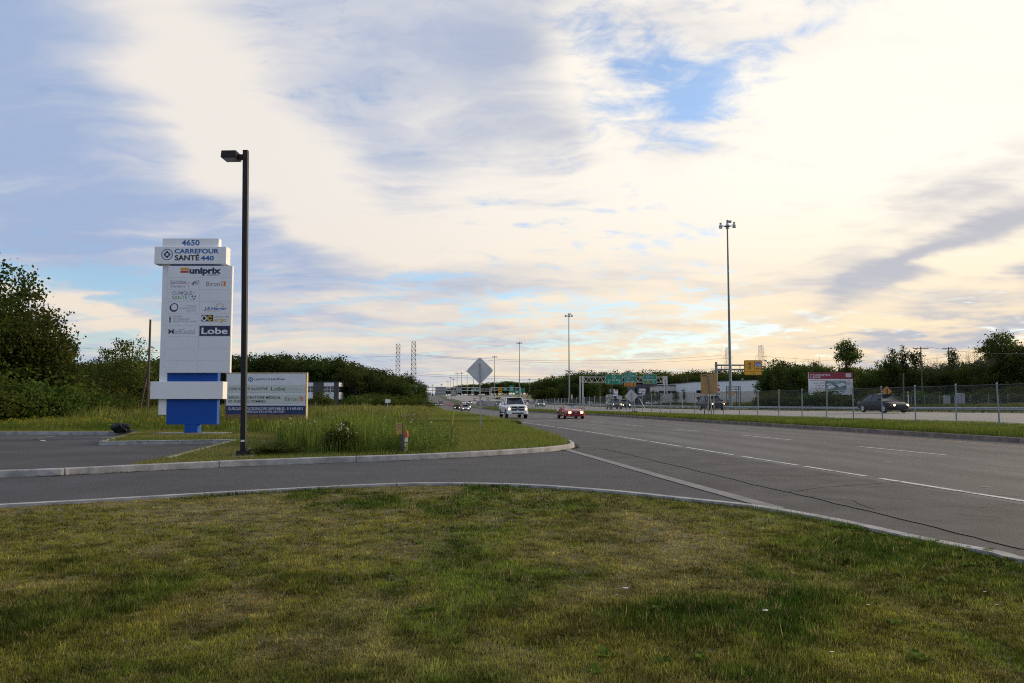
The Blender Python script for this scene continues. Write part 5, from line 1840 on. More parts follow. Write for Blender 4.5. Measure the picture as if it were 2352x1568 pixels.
# ---- orange lane-shift sign across the highway
Y = 150
c = at(2037 * 1.0, 898, Y)
c = at((3300 + 420 / 2.8) * .59036, (1200 + 900 / 2.8) * .59036, Y)
o = diamond('work_sign', 'small orange diamond lane shift sign seen above the black sedan', c.x, Y, c.z, .95, ground_at(c.x, Y), mat=m_rs_orange, post_up=-.9, post_w=.05)
for s in (-1, 1):
    poly_shape(MB(), [(s * .12 - .09, c.z - ground_at(c.x, Y) - .45), (s * .12 + .07, c.z - ground_at(c.x, Y) - .45), (s * .12 + .09, c.z - ground_at(c.x, Y) + .45), (s * .12 - .07, c.z - ground_at(c.x, Y) + .40)], -.006).build('lane_mark', m_ink_black, o)

# ---- red and white development billboard
def industria():
    Y, S = 180.0, 3.36
    def q(zx, zy):
        w = at((2700 + zx / S) * .59036, (1300 + zy / S) * .59036, Y)
        return w.x, w.z
    a, b = q(1500, 790), q(2074, 497)
    zg = ground_at(a[0], Y)
    root = thing('property_billboard', 'large red and white property billboard standing before the trees', 'billboard', (0, Y, 0))
    pn = MB().box(a[0], b[0], 0, .08, a[1], b[1]).build('panel', m_white, root)
    for f in (.08, .36, .64, .92):
        x = a[0] + (b[0] - a[0]) * f
        MB().box(x - .12, x + .12, .09, .33, zg - .5, b[1] - .3).build('post', m_timber, root)
    def rc(x0, x1, y0, y1, mat, nm, yy=-.004):
        c, e = q(x0, y1), q(x1, y0)
        return rect(MB(), c[0], e[0], c[1], e[1], yy, .003).build(nm, mat, pn)
    def tx(body, x0, x1, y0, y1, mat, yy=-.014, **kw):
        c, e = q(x0, y1), q(x1, y0)
        text_fit(body, c[0], e[0], c[1], e[1], yy, mat, pn, **kw)
    m_br = material('billboard_red', (.30, .035, .05), .45)
    rc(1500, 2074, 497, 583, m_br, 'red_band')
    for l in ((1516, 1585, 526, 531), (1516, 1585, 569, 574), (1516, 1521, 526, 574), (1580, 1585, 526, 574), (1556, 1564, 545, 574), (1556, 1564, 534, 540)):
        rc(*l, m_ink_white, 'logo_bar', -.008)
    tx('INDUSTRIA', 1592, 1783, 521, 546, m_ink_white, bold=.01)
    tx('440', 1593, 1652, 550, 572, m_ink_white, bold=.01)
    rc(1985, 2053, 512, 560, m_ink_white, 'white_tab', -.008)
    for z in (520, 532, 544):
        rc(1994, 2044, z, z + 5, m_ink_grey, 'print_line', -.012)
    for k in range(11):
        rc(1520 + k * 41, 1520 + k * 41 + 34, 597, 604, m_ink_red if k < 6 else m_ink_grey, 'print_line', -.006)
    tx('À VENDRE / À LOUER', 1548, 1703, 627, 645, m_ink_dgrey)
    tx('5 000 pi²', 1590, 1705, 660, 684, m_ink_red, bold=.01)
    tx('à 150 000 pi²', 1537, 1706, 696, 722, m_ink_red, bold=.01)
    pic = rc(1716, 1991, 613, 732, material('aerial_print', (.10, .15, .11), .6, 0, color2=(.28, .36, .42), scale=.9), 'aerial_picture')
    for pts in (((1865, 655), (1940, 628), (1985, 650), (1985, 668), (1900, 690)), ((1745, 680), (1800, 655), (1850, 690), (1760, 715)), ((1730, 650), (1790, 640), (1770, 660), (1735, 668)), ((1850, 632), (1900, 622), (1890, 632), (1858, 640))):
        poly_shape(MB(), [q(*p) for p in pts], -.011).build('printed_roof', m_panel, pic)
    tx('FONDS', 1880, 1978, 740, 760, m_ink_navy, bold=.02)
    rc(1862, 1888, 742, 774, m_ink_sky, 'blue_mark', -.008)
    for k in range(4):
        rc(2000, 2050, 607 + k * 16, 612 + k * 16, (m_ink_red, m_ink_grey)[k % 2], 'print_line', -.006)
industria()

# ---- buildings
m_bw = material('wall_panel_white', (.74, .75, .77), .5, 0, .05, .3)
m_bg = material('wall_panel_charcoal', (.055, .058, .062), .55, 0, .1, .5)
m_cream = material('wall_block_cream', (.54, .51, .46), .7, 0, .08, .4)
m_win = material('window_glass_dark', (.02, .026, .032), .08, 0, spec=.7)
m_win_t = material('window_glass_teal', (.06, .15, .17), .1, 0, spec=.7)
m_roofunit = material('roof_unit', (.55, .56, .58), .5)

def bld_left():
    Y, S = 250.0, 2.8
    def q(zx, zy):
        w = at((820 + zx / S) * .59036, (1320 + zy / S) * .59036, Y)
        return w.x, w.z
    x0, zt = q(150, 466)
    x1 = q(1400, 0)[0]
    zg = -1.2
    root = thing('office_building', 'two-storey grey and white office building behind the banner billboard', 'building', (0, Y, 0))
    D = 22
    MB().box(x0, x1, 0, D, zg, zt - .1).build('wall', m_bg, root)
    MB().box(x0 - .1, x1 + .1, -.1, D + .1, zt - .1, zt + .12).build('roof', m_bg, root)
    # white bays with strip windows; the bays repeat along the front
    k = 0
    for a, b in ((180, 290), (410, 520), (640, 750), (850, 960), (1040, 1125), (1240, 1350)):
        xa, xb = q(a, 0)[0], q(b, 0)[0]
        for y0, y1, nm, mt in ((467, 510, 'white_panel', m_bw), (576, 652, 'white_panel', m_bw), (511, 575, 'window', m_win), (653, 712, 'window', m_win)):
            w_ = MB().box(xa, xb, -.08 if nm == 'white_panel' else -.02, 0 - .001, q(0, y1)[1], q(0, y0)[1]).build(nm, mt, root)
            if nm == 'window':
                for f in (.33, .66):
                    xm = xa + (xb - xa) * f
                    MB().box(xm - .05, xm + .05, -.07, -.021, q(0, y1)[1], q(0, y0)[1]).build('mullion', m_bw, w_)
                zm = q(0, (y0 + y1) / 2)[1]
                MB().box(xa, xb, -.06, -.0215, zm - .04, zm + .04).build('transom', m_bw, w_)
        if b == 1350:
            MB().box(xa, q(1262, 0)[0], -.025, -.0205, q(0, 575)[1], q(0, 540)[1]).build('blind', m_win_t, root)
    dx = q(1150, 0)[0], q(1182, 0)[0]
    d_ = MB().box(dx[0], dx[1], -.06, -.001, q(0, 725)[1], q(0, 653)[1]).build('door', m_bw, root)
    MB().box(dx[0] + .15, dx[1] - .15, -.08, -.061, q(0, 720)[1], q(0, 660)[1]).build('door_glass', m_win, d_)
    # right-hand end wall
    for y0, y1, nm, mt in ((468, 512, 'white_panel', m_bw), (576, 652, 'white_panel', m_bw), (513, 575, 'window', m_win), (653, 712, 'window', m_win)):
        MB().box(x1 + .001, x1 + .08, .3, D - 1, q(0, y1)[1], q(0, y0)[1]).build(nm, mt, root)
    xb0, xb1 = q(1440, 0)[0], q(1502, 0)[0]
    MB().box(xb0 + .2, xb1 + 1.2, 8, 20, zg, q(0, 500)[1]).build('blue_wing', material('wall_panel_blue', (.008, .022, .09), .5), root)
bld_left()

def bld_right():
    S = 2.94
    Y = 300.0
    def q(zx, zy, Yq=Y):
        w = at((2200 + zx / S) * .59036, (1300 + zy / S) * .59036, Yq)
        return w.x, w.z
    zg = ground_at(q(1200, 0)[0], Y) - 1.0
    root = thing('office_block', 'long low cream office block with dark window band and glass entrance', 'building', (0, Y, 0))
    x0, x1 = q(1050, 0)[0], q(1462, 0)[0]
    zt = q(0, 592)[1]
    MB().box(x0, x1, 0, 18, zg, zt).build('wall', m_cream, root)
    MB().box(x0 - .2, x1, -.15, 18.1, zt, zt + .35).build('roof', m_bg, root)
    for a, b in ((1062, 1135), (1140, 1200), (1204, 1258), (1380, 1418), (1421, 1458)):
        w_ = MB().box(q(a, 0)[0], q(b, 0)[0], -.05, -.001, q(0, 678)[1], q(0, 647)[1]).build('window', m_win, root)
        xm = (q(a, 0)[0] + q(b, 0)[0]) / 2
        MB().box(xm - .06, xm + .06, -.09, -.051, q(0, 678)[1], q(0, 647)[1]).build('mullion', m_bg, w_)
    e = MB().box(q(1262, 0)[0], q(1374, 0)[0], -1.2, -.002, zg, q(0, 598)[1]).build('glass_entrance', m_win, root)
    for k in range(1, 5):
        x = q(1262 + 112 * k / 5, 0)[0]
        MB().box(x - .05, x + .05, -1.26, -1.201, zg, q(0, 598)[1]).build('mullion', m_bg, e)
    for k in range(1, 6):
        z = zg + (q(0, 598)[1] - zg) * k / 6
        MB().box(q(1262, 0)[0], q(1374, 0)[0], -1.25, -1.2005, z - .05, z + .05).build('transom', m_bg, e)
    for a, b, t_ in ((1090, 1165, 568), (1200, 1240, 572), (1278, 1328, 560), (1335, 1420, 570)):
        MB().box(q(a, 0)[0], q(b, 0)[0], 4, 9, zt + .36, q(0, t_)[1]).build('roof_unit', m_roofunit, root)
    # darker glazed wing
    root = thing('glazed_building', 'dark blue-grey glazed building behind the shop pylon signs', 'building', (0, 320, 0))
    Q = lambda a, b: q(a, b, 320)
    x0, x1, zt = Q(785, 0)[0], Q(1060, 0)[0], Q(0, 580)[1]
    MB().box(x0, x1, 0, 20, zg, zt).build('wall', material('wall_bluegrey', (.07, .08, .10), .4), root)
    for k in range(8):
        a = x0 + (x1 - x0) * (k + .12) / 8
        b = x0 + (x1 - x0) * (k + .88) / 8
        for z0, z1 in ((.12, .38), (.50, .88)):
            MB().box(a, b, -.04, -.001, zg + (zt - zg) * z0, zg + (zt - zg) * z1).build('window', m_win, root)
    MB().box(x0 - .2, x1 + .2, -.2, 20.2, zt, zt + .3).build('roof', m_bg, root)
    # white warehouse
    Yw = 270.0
    Q = lambda a, b: q(a, b, Yw)
    root = thing('warehouse', 'big white metal-clad warehouse with cream lower wall behind the trees', 'building', (0, Yw, 0))
    x0, x1 = Q(1462, 0)[0], Q(2330, 0)[0]
    z0, z1, zm = Q(0, 548)[1], Q(0, 520)[1], Q(0, 652)[1]
    MB().prism([(x0, zm), (x1, zm), (x1, z1), (x0, z0)], 0, 40).build('metal_wall', material('wall_metal_white', (.72, .76, .80), .45, 0, .04, .2), root)
    MB().box(x0, x1, -.06, 39.9, zg, zm - .01).build('block_wall', m_cream, root)
    MB().prism([(x0 - .2, z0), (x1 + .2, z1), (x1 + .2, z1 + .25), (x0 - .2, z0 + .25)], -.2, 40.2).build('roof', m_bg, root)
    for a, b, c, d in ((1488, 1548, 640, 672), (1490, 1550, 715, 745)):
        MB().box(Q(a, 0)[0], Q(b, 0)[0], -.10, -.061, Q(0, d)[1], Q(0, c)[1]).build('window', m_win, root)
    for a in (2070, 2078):
        MB().box(Q(a, 0)[0], Q(a + 4, 0)[0], 6, 6.6, z1, Q(0, 498)[1]).build('vent_stack', m_roofunit, root)
    Yw = 190.0
    for a, b, c in ((2700 + 2115 / 3.36, 640, 700), (3300 + 135 / 2.8, 0, 0)):
        pass
    p0, p1 = at(1944 + 22, 885, 230), at(1944 + 40, 912, 230)
    root = thing('storage_shed', 'pale shed wall glimpsed between tree trunks beside the red billboard', 'building', (0, 230, 0))
    MB().box(p0.x, p1.x + 6, 0, 8, ground_at(p0.x, 230) - .5, p0.z).build('wall', m_bw, root)
    MB().box(p0.x - .2, p1.x + 6.2, -.2, 8.2, p0.z, p0.z + .2).build('roof', m_roofunit, root)
bld_right()

# ---- smaller signs by the shops
def panel_sign(name, label, Y, zoom, x0, x1, y0, y1, mat, posts=2, rows=(), frame=None, cat='sign', group=None, depth=.15):
    ox, oy, S = zoom
    def q(zx, zy):
        w = at((ox + zx / S) * .59036, (oy + zy / S) * .59036, Y)
        return w.x, w.z
    a, b = q(x0, y1), q(x1, y0)
    zg = ground_at((a[0] + b[0]) / 2, Y) - .3
    root = thing(name, label, cat, ((a[0] + b[0]) / 2, Y, zg), 0, group)
    cx = (a[0] + b[0]) / 2
    pn = MB().box(a[0] - cx, b[0] - cx, 0, depth, a[1] - zg, b[1] - zg).build('panel', mat, root)
    w = b[0] - a[0]
    for k in range(posts):
        x = 0 if posts == 1 else (-.42 + .84 * k / (posts - 1)) * w
        MB().box(x - .08, x + .08, depth + .005, depth + .16, 0, b[1] - zg - .1).build('post', m_galv_dark, root)
    for (u0, u1, v0, v1, mt, body) in rows:
        p, r_ = q(x0 + (x1 - x0) * u0, y0 + (y1 - y0) * v1), q(x0 + (x1 - x0) * u1, y0 + (y1 - y0) * v0)
        if body:
            text_fit(body, p[0] - cx, r_[0] - cx, p[1] - zg, r_[1] - zg, -.012, mt, pn, bold=.02)
        else:
            rect(MB(), p[0] - cx, r_[0] - cx, p[1] - zg, r_[1] - zg, -.001, .005).build('print_block', mt, pn)
    return root
Z5 = (2200, 1300, 2.94)
panel_sign('shop_pylon', 'dark shop sign rack with a white R panel before the glazed building', 280, Z5, 832, 918, 620, 706, m_trim, 2,
           ((.02, .98, .02, .40, m_white, ''), (.02, .22, .05, .36, m_ink_black, 'R'), (.28, .95, .12, .34, m_ink_red, 'Carrelino'), (.05, .45, .48, .62, m_white, ''), (.55, .95, .48, .62, m_white, ''), (.05, .45, .68, .80, m_ink_slate, ''), (.55, .95, .68, .80, m_white, ''), (.05, .45, .86, .96, m_white, ''), (.55, .95, .86, .96, m_ink_slate, '')))
panel_sign('shop_pylon', 'slim white shop pylon with small blue logo beyond the grey crossover', 285, Z5, 552, 601, 634, 705, m_white, 2,
           ((.1, .9, .08, .25, m_ink_red, ''), (.15, .35, .55, .85, m_ink_navy, ''), (.45, .9, .62, .76, m_ink_slate, '')))
panel_sign('shop_sign', 'low wide white shop sign at the foot of the dark wooded slope', 290, Z5, 470, 550, 690, 722, m_white, 2, ((.1, .6, .2, .5, m_ink_dgreen, ''), (.1, .9, .6, .85, m_ink_grey, '')))
panel_sign('shop_sign', 'pale grey box sign between the shop pylon and diamond sign back', 282, Z5, 585, 648, 706, 742, m_roofunit, 2)
panel_sign('shop_sign', 'narrow red and white tower sign behind the thick grey cantilever post', 210, (2700, 1300, 3.36), 314, 336, 660, 805, m_white, 1, ((0, 1, .0, .12, m_ink_red, ''), (0, 1, .3, .6, m_ink_red, ''), (0, 1, .75, .95, m_ink_dgrey, '')))
Zf = (1930, 1530, 5.88)
panel_sign('blue_billboard', 'pale blue and white billboard beyond the queue of cars', 420, Zf, 868, 1058, 16, 116, m_white, 2, ((.0, 1, .0, .3, m_ink_sky, ''), (.02, .45, .35, 1, material('print_pale_teal', (.22, .42, .47), .5), ''), (.48, 1, .48, .88, m_ink_slate, '')))
panel_sign('grey_sign', 'pale grey lettered board standing above the white pickup truck', 400, Zf, 265, 383, 34, 98, m_roofunit, 2, ((.1, .9, .3, .7, m_ink_grey, ''),))
wl = 'small orange road work board on a post far along the highway'
for (x0, x1, y0, y1) in ((20, 92, 72, 104), (575, 602, 50, 84), (705, 748, 50, 92)):
    panel_sign('work_sign', wl, 430, Zf, x0, x1, y0, y1, m_rs_orange, 1, group='distant orange work boards')
panel_sign('work_sign', 'orange topped white work board beside the light mast and gantry', 330, Zf, 1718, 1750, 22, 128, m_white, 1, ((0, 1, 0, .22, m_rs_orange, ''), (.2, .8, .4, .8, m_ink_grey, '')))
panel_sign('work_sign', 'white work board with orange cap beyond the pickup truck', 430, Zf, 668, 708, 14, 66, m_white, 1, ((0, 1, 0, .35, m_rs_orange, ''),))
Z5b = (1500, 1380, 3.92)
panel_sign('price_sign', 'red and white menu board beside the pale tapering pylon sign', 300, Z5b, 490, 622, 622, 748, m_white, 2, ((0, 1, 0, .52, material('board_red', (.45, .04, .04), .5), ''), (.08, .7, .10, .16, m_ink_white, ''), (.08, .8, .24, .30, m_ink_white, ''), (.08, .6, .38, .44, m_ink_white, '')))
panel_sign('blue_notice', 'small dark blue notice on a post beside the red menu board', 230, Z5b, 570, 604, 712, 735, m_ink_navy, 1)
# tapering pylon with the blue sail logo
def taper_pylon():
    Y = 288.0
    def q(zx, zy):
        w = at((1500 + zx / 3.92) * .59036, (1380 + zy / 3.92) * .59036, Y)
        return w.x, w.z
    root = thing('tapered_pylon_sign', 'pale grey tapering pylon sign with a blue triangular logo by the woods', 'sign', (0, Y, 0))
    pts = [q(375, 474), q(480, 464), q(458, 775), q(378, 775)]
    pn = MB().prism(pts, 0, .9).build('slab', m_roofunit, root)
    MB().prism([q(380, 775), q(455, 775), q(455, 830), q(380, 830)], .1, .8).build('plinth', m_galv_dark, root)
    poly_shape(MB(), [q(388, 535), q(440, 492), q(440, 552), q(425, 535)], -.01).build('sail_logo', m_ink_blue, pn)
    a, b = q(425, 552), q(442, 532)
    rect(MB(), a[0], b[0], a[1], b[1], -.002, .005).build('red_square', m_ink_red, pn)
    a, b = q(388, 555), q(420, 538)
    text_fit('pm', a[0], b[0], a[1], b[1], -.01, m_ink_slate, pn, bold=.02)
    for x0, x1, y0, y1, mt in ((388, 438, 592, 612, m_ink_yellow), (388, 436, 628, 640, m_ink_white), (388, 436, 652, 676, m_ink_white)):
        a, b = q(x0, y1), q(x1, y0)
        rect(MB(), a[0], b[0], a[1], b[1], -.002, .005).build('tenant_strip', mt, pn)
taper_pylon()

# ---- skeleton sign frame near the warehouse
def sign_frame():
    Y = 200.0
    def q(zx, zy):
        w = at((2200 + zx / 2.94) * .59036, (1300 + zy / 2.94) * .59036, Y)
        return w.x, w.z
    zg = ground_at(q(1900, 0)[0], Y) - .5
    root = thing('empty_billboard', 'bare steel grid of an empty billboard beside the thick light mast', 'billboard', (0, Y, 0))
    for zx in (1832, 1858, 1885, 1940, 1968, 1988):
        MB().box(q(zx, 0)[0] - .06, q(zx, 0)[0] + .06, 0, .12, zg, q(0, 592)[1]).build('upright', m_trim, root)
    for zy in (594, 612, 632, 652, 668):
        MB().box(q(1830, 0)[0], q(1990, 0)[0], -.06, -.001, q(0, zy)[1] - .05, q(0, zy)[1] + .05).build('crossbar', m_trim, root)
    for zy in (690, 710, 730):
        MB().box(q(1940, 0)[0], q(1990, 0)[0], -.06, -.001, q(0, zy)[1] - .05, q(0, zy)[1] + .05).build('crossbar', m_trim, root)
    p = at((2200 + 1893 / 2.94) * .59036, (1300 + 680 / 2.94) * .59036, 160)
    diamond('work_sign', 'orange diamond work sign half hidden behind the tall light mast', p.x, 160, p.z, .78, ground_at(p.x, 160), mat=m_rs_orange, post_up=-.9)
sign_frame()

# ---- utility poles on the far side
for lab, px, yt, Y, arms, tr, ln in (
        ('utility pole with crossarm rising above the trees behind the highway sedan', (3300 + 790 / 2.8) * .59036, (1200 + 415 / 2.8) * .59036, 165, ((-.35, 1.55),), False, 0),
        ('stout leaning pole stub standing just behind the black sedan', (3300 + 590 / 2.8) * .59036, (1200 + 700 / 2.8) * .59036, 140, (), False, 1.5),
        ('utility pole with transformers beside the slim white shop pylon', (2200 + 532 / 2.94) * .59036, (1300 + 560 / 2.94) * .59036, 270, (), True, 0),
        ('slim pole with crossarm standing before the cream office block', (2300 + 1763 / 4.704) * .59036, (1400 + 320 / 4.704) * .59036, 290, ((-.3, 1.6),), False, 0),
        ('thin utility pole standing left of the sign gantry leg', (2200 + 393 / 2.94) * .59036, (1300 + 560 / 2.94) * .59036, 300, ((-.2, 1.2),), False, 0),
        ('slim pole among the trunks right of the yellow sign', (2700 + 1332 / 3.36) * .59036, (1300 + 385 / 3.36) * .59036, 205, (), False, 0),
        ('short pole beside the slim pole among the trunks', (2700 + 1390 / 3.36) * .59036, (1300 + 575 / 3.36) * .59036, 200, (), False, 0),
        ('pole with two crossarms half hidden in the bare right-hand trees', (3300 + 1092 / 2.8) * .59036, (1200 + 420 / 2.8) * .59036, 190, ((-.3, 1.4), (-6.0, 1.7)), False, 0)):
    t = at(px, yt, Y)
    zg = ground_at(t.x, Y) - .3
    h = t.z - zg
    wood_pole('utility_pole', lab, t.x, Y, zg, h, .16, [(h + a, w) for a, w in arms], transformer=tr, lean=R(ln))

m_cab = material('cabinet_grey', (.30, .31, .32), .6)
# ---- electrical cabinets by the far fence
for lab, x0, x1, y0, y1 in (('small white utility cabinet before the far chain link fence', 1058, 1110, 950, 1000), ('taller white wrapped cabinet before the far chain link fence', 1202, 1270, 925, 1010)):
    Y = 150
    a, b = at((3300 + x0 / 2.8) * .59036, (1200 + y1 / 2.8) * .59036, Y), at((3300 + x1 / 2.8) * .59036, (1200 + y0 / 2.8) * .59036, Y)
    zg = ground_at(a.x, Y) - .1
    w = (b.x - a.x) / 2
    root = thing('utility_cabinet', lab, 'cabinet', ((a.x + b.x) / 2, Y, zg))
    MB().box(-w, w, 0, .7, .12, b.z - zg - .1).build('body', m_cab, root)
    MB().prism([(-w - .05, b.z - zg - .1), (w + .05, b.z - zg - .1), (w * .7, b.z - zg + .05), (-w * .7, b.z - zg + .05)], -.05, .75).build('lid', m_cab, root)
    MB().box(-w + .05, w - .05, .05, .65, -.4, .119).build('plinth', m_concrete, root)
    MB().box(-.02, .02, -.012, -.001, .25, b.z - zg - .2).build('door_gap', m_trim, root)
# white delineator post
t = at((3300 + 651 / 2.8) * .59036, (1200 + 900 / 2.8) * .59036, 128)
root = thing('delineator', 'thin white marker pole standing behind the guardrail', 'marker post', (t.x, 128, ground_at(t.x, 128)))
MB().lathe([(.05, -.2), (.05, t.z - ground_at(t.x, 128))], 8).build('tube', m_white, root)
MB().lathe([(.055, t.z - ground_at(t.x, 128) - .5), (.055, t.z - ground_at(t.x, 128) - .25)], 8).build('band', m_galv_dark, root)

# ---- orange barrels and distant sign gantries
def barrel_proto():
    root = thing('traffic_barrel', 'orange traffic barrel in the row closing the distant median', 'traffic barrel', (0, 0, 0), 0, 'orange barrels along the median')
    MB().lathe([(.30, 0), (.29, .25), (.27, .27), (.26, .55), (.24, .57), (.22, .98), (.10, 1.02)], 10).build('body', material('barrel_orange', (.60, .10, .03), .5), root, smooth=True)
    MB().lathe([(.282, .36), (.275, .48)], 10).build('white_band', m_ink_white, root)
    MB().lathe([(.262, .66), (.255, .78)], 10).build('white_band', m_ink_white, root)
    MB().lathe([(.40, 0), (.40, .06)], 10).build('rubber_base', m_tyre, root)
    return root
bp = barrel_proto()
nb = 34
for k in range(nb):
    f = k / (nb - 1)
    Y = 300 + 170 * f
    px = 1062 - 39 * f ** .8
    o = bp if k == 0 else copy_tree(bp)
    x = at(px, 925, Y).x
    o.location = (x, Y, ground_at(x, Y))
    o.scale = (1.2, 1.2, 1.2)

def far_gantry(label, Y, x0, x1, ztop_px, signs, cat='sign gantry'):
    a, b = at(x0, ztop_px, Y), at(x1, ztop_px, Y)
    root = thing('distant_gantry', label, cat, (0, Y, 0))
    for x in (a.x, b.x):
        MB().box(x - .3, x + .3, -.3, .3, ground_at(x, Y) - 2, a.z + .3).build('leg', m_truss, root)
    MB().box(a.x, b.x, -.2, .2, a.z - .2, a.z + .2).build('chord', m_truss, root)
    MB().box(a.x, b.x, -.2, .2, a.z - 2.0, a.z - 1.6).build('chord', m_truss, root)
    n = max(4, int((b.x - a.x) / 4))
    for k in range(n):
        p, r_ = a.x + (b.x - a.x) * k / n, a.x + (b.x - a.x) * (k + .5) / n
        MB().tube((p, 0, a.z - 1.8), (r_, 0, a.z), .12, .12, 4).build('lattice_bar', m_truss, root)
    for lab, sx0, sx1, sy0, sy1, mt in signs:
        c, e = at(sx0, sy1, Y - .6), at(sx1, sy0, Y - .6)
        rt = thing('overhead_sign', lab, 'road sign', (0, Y - .6, 0))
        MB().box(c.x, e.x, 0, .1, c.z, e.z).build('panel', mt, rt)
        if mt in (m_green, m_rs_yellow):
            for f in (.3, .6):
                rect(MB(), c.x + (e.x - c.x) * .15, c.x + (e.x - c.x) * .85, c.z + (e.z - c.z) * f, c.z + (e.z - c.z) * (f + .14), -.01, .02).build('legend_line', m_rs_white if mt == m_green else m_ink_black, rt)
        else:
            for f in (.33, .66):
                MB().box(c.x, e.x, -.12, -.001, c.z + (e.z - c.z) * f - .1, c.z + (e.z - c.z) * f + .1).build('stiffener', m_truss, rt)
m_signback = material('sign_back_far', (.30, .30, .29), .6, .1)
far_gantry('distant gantry spanning the service road with blank sign backs', 520, 976, 1102, 890,
           (('largest blank grey sign back on the distant gantry', 1000, 1024, 888, 908, m_signback), ('low blank grey sign back beside the larger one on the distant gantry', 1035, 1048, 896.5, 910, m_signback), ('upper blank grey sign back on the distant gantry', 1047, 1061, 889, 902, m_signback), ('short blank grey sign back hung low at the distant gantry leg', 978.5, 991, 901, 911, m_signback)))
far_gantry('distant gantry with green signs over the rising highway', 600, 1128, 1195, 890,
           (('small yellow overhead sign on the distant green gantry', 1145, 1152.5, 889, 901, m_rs_yellow), ('long low green sign next to the small yellow sign', 1156, 1165, 890, 898, m_green), ('larger green sign over an orange strip on the distant gantry', 1169.5, 1180.5, 885, 901, m_green), ('green sign hung just right of the larger green sign', 1182, 1192, 894.5, 906, m_green)))
far_gantry('farthest gantry with two small green signs behind the diamond sign', 700, 1084, 1125, 893,
           (('small green sign beside the diamond sign back', 1087, 1095, 892, 899, m_green), ('tiny green sign at the right end of the farthest gantry', 1101, 1106, 893, 899, m_green)))
p0, p1 = at(1197, 899.5, 560), at(1206, 892, 560)
root = thing('green_road_sign', 'small green sign on posts right of the distant green gantry', 'road sign', (0, 560, 0))
MB().box(p0.x, p1.x, 0, .1, p0.z, p1.z).build('panel', m_green, root)
for x in (p0.x + .5, p1.x - .5):
    MB().box(x - .1, x + .1, .11, .3, ground_at(x, 560) - 1, p1.z - .3).build('post', m_truss, root)

# ---- transmission towers and their cables
m_lat = material('pylon_steel', (.17, .16, .155), .7, .2)
def lattice(label, px, ytop, Y, w_top, w_bot, arms, group=None, bar=.16):
    t = at(px, ytop, Y)
    zg = ground_at(t.x, Y) - 3
    H = t.z - zg
    root = thing('transmission_tower', label, 'pylon', (t.x, Y, zg), R(8), group)
    n = 14
    hw = lambda f: (w_bot + (w_top - w_bot) * f ** .75) / 2
    for sx in (1, -1):
        for sy in (1, -1):
            mb = MB()
            for k in range(n):
                f, g_ = k / n, (k + 1) / n
                mb.tube((sx * hw(f), sy * hw(f), H * f), (sx * hw(g_), sy * hw(g_), H * g_), bar, bar, 4)
            mb.build('corner_leg', m_lat, root)
    for k in range(n):
        f, g_ = k / n, (k + 1) / n
        a, b = hw(f), hw(g_)
        mb = MB()
        for s in (1, -1):
            mb.tube((-a, s * a, H * f), (b, s * b, H * g_), bar * .6, bar * .6, 3)
            mb.tube((a, s * a, H * f), (-b, s * b, H * g_), bar * .6, bar * .6, 3)
            mb.tube((s * a, -a, H * f), (s * b, b, H * g_), bar * .6, bar * .6, 3)
        mb.tube((-b, -b, H * g_), (b, -b, H * g_), bar * .8, bar * .8, 3)
        mb.build('bracing_bay', m_lat, root)
    for f, w in arms:
        mb = MB()
        for s in (1, -1):
            mb.tube((s * hw(f), 0, H * f), (s * w, 0, H * f), bar, bar * .7, 4)
            mb.tube((s * hw(f), 0, H * (f + .06)), (s * w, 0, H * f), bar * .7, bar * .6, 3)
            mb.tube((s * w, 0, H * f), (s * w, 0, H * (f - .09)), bar * .6, bar * .6, 3)
        mb.build('crossarm', m_lat, root)
    return root, t, zg, H
tw = [lattice('narrow lattice transmission tower above the left wood, the shorter of two', 914.5, 790, 600, 2.7, 3.4, ()),
      lattice('narrow lattice transmission tower above the left wood, the taller of two', 950.5, 784.5, 590, 2.7, 4.6, ()),
      lattice('lattice transmission tower with crossarms standing behind the thick light mast', 1671.5, 798, 720, 2.6, 9, ((.80, 4.6), (.55, 6)), bar=.13),
      lattice('lattice transmission tower with crossarms rising above the yellow sign', 1747.5, 793, 720, 2.8, 9, ((.80, 5.2), (.55, 6)), bar=.13)]
def cable(a, b, sag, label, r=.085, group='overhead power lines'):
    n = 24
    pts = []
    for i in range(n + 1):
        t = i / n
        p = Vector(a).lerp(Vector(b), t)
        p.z -= sag * 4 * t * (1 - t)
        pts.append(p)
    mb = MB()
    for p, q_ in zip(pts[:-1], pts[1:]):
        mb.tube(p, q_, r, r, 3, False)
    o = mb.build('power_cable', material('cable_dark', (.10, .10, .11), .6))
    tag(o, label, 'cable', group)
lc = 'thin power cable strung between the distant transmission towers'
for (f1, f2, off) in ((.80, .86, 0), (.78, .80, 3), (.50, .62, 0), (.47, .55, 3), (.30, .45, 0)):
    _, t0, g0, H0 = tw[1]
    _, t1, g1, H1 = tw[2]
    cable((t0.x + off, 590, g0 + H0 * f1), (t1.x + off, 720, g1 + H1 * f2), 5, lc)
ll = 'thin power cable running left over the wood from the narrow towers'
for f1 in (.80, .48):
    _, t0, g0, H0 = tw[0]
    cable((t0.x, 600, g0 + H0 * f1), (t0.x - 260, 420, g0 + H0 * f1 + (6 if f1 > .6 else 3)), 6, ll, group='power lines over the left wood')
_, t1, g1, H1 = tw[3]
for f1 in (.80, .55):
    cable((t1.x, 720, g1 + H1 * f1), (t1.x + 330, 640, g1 + H1 * f1 + 2), 9, 'thin power cable running right behind the bare trees', group='power lines over the right wood')
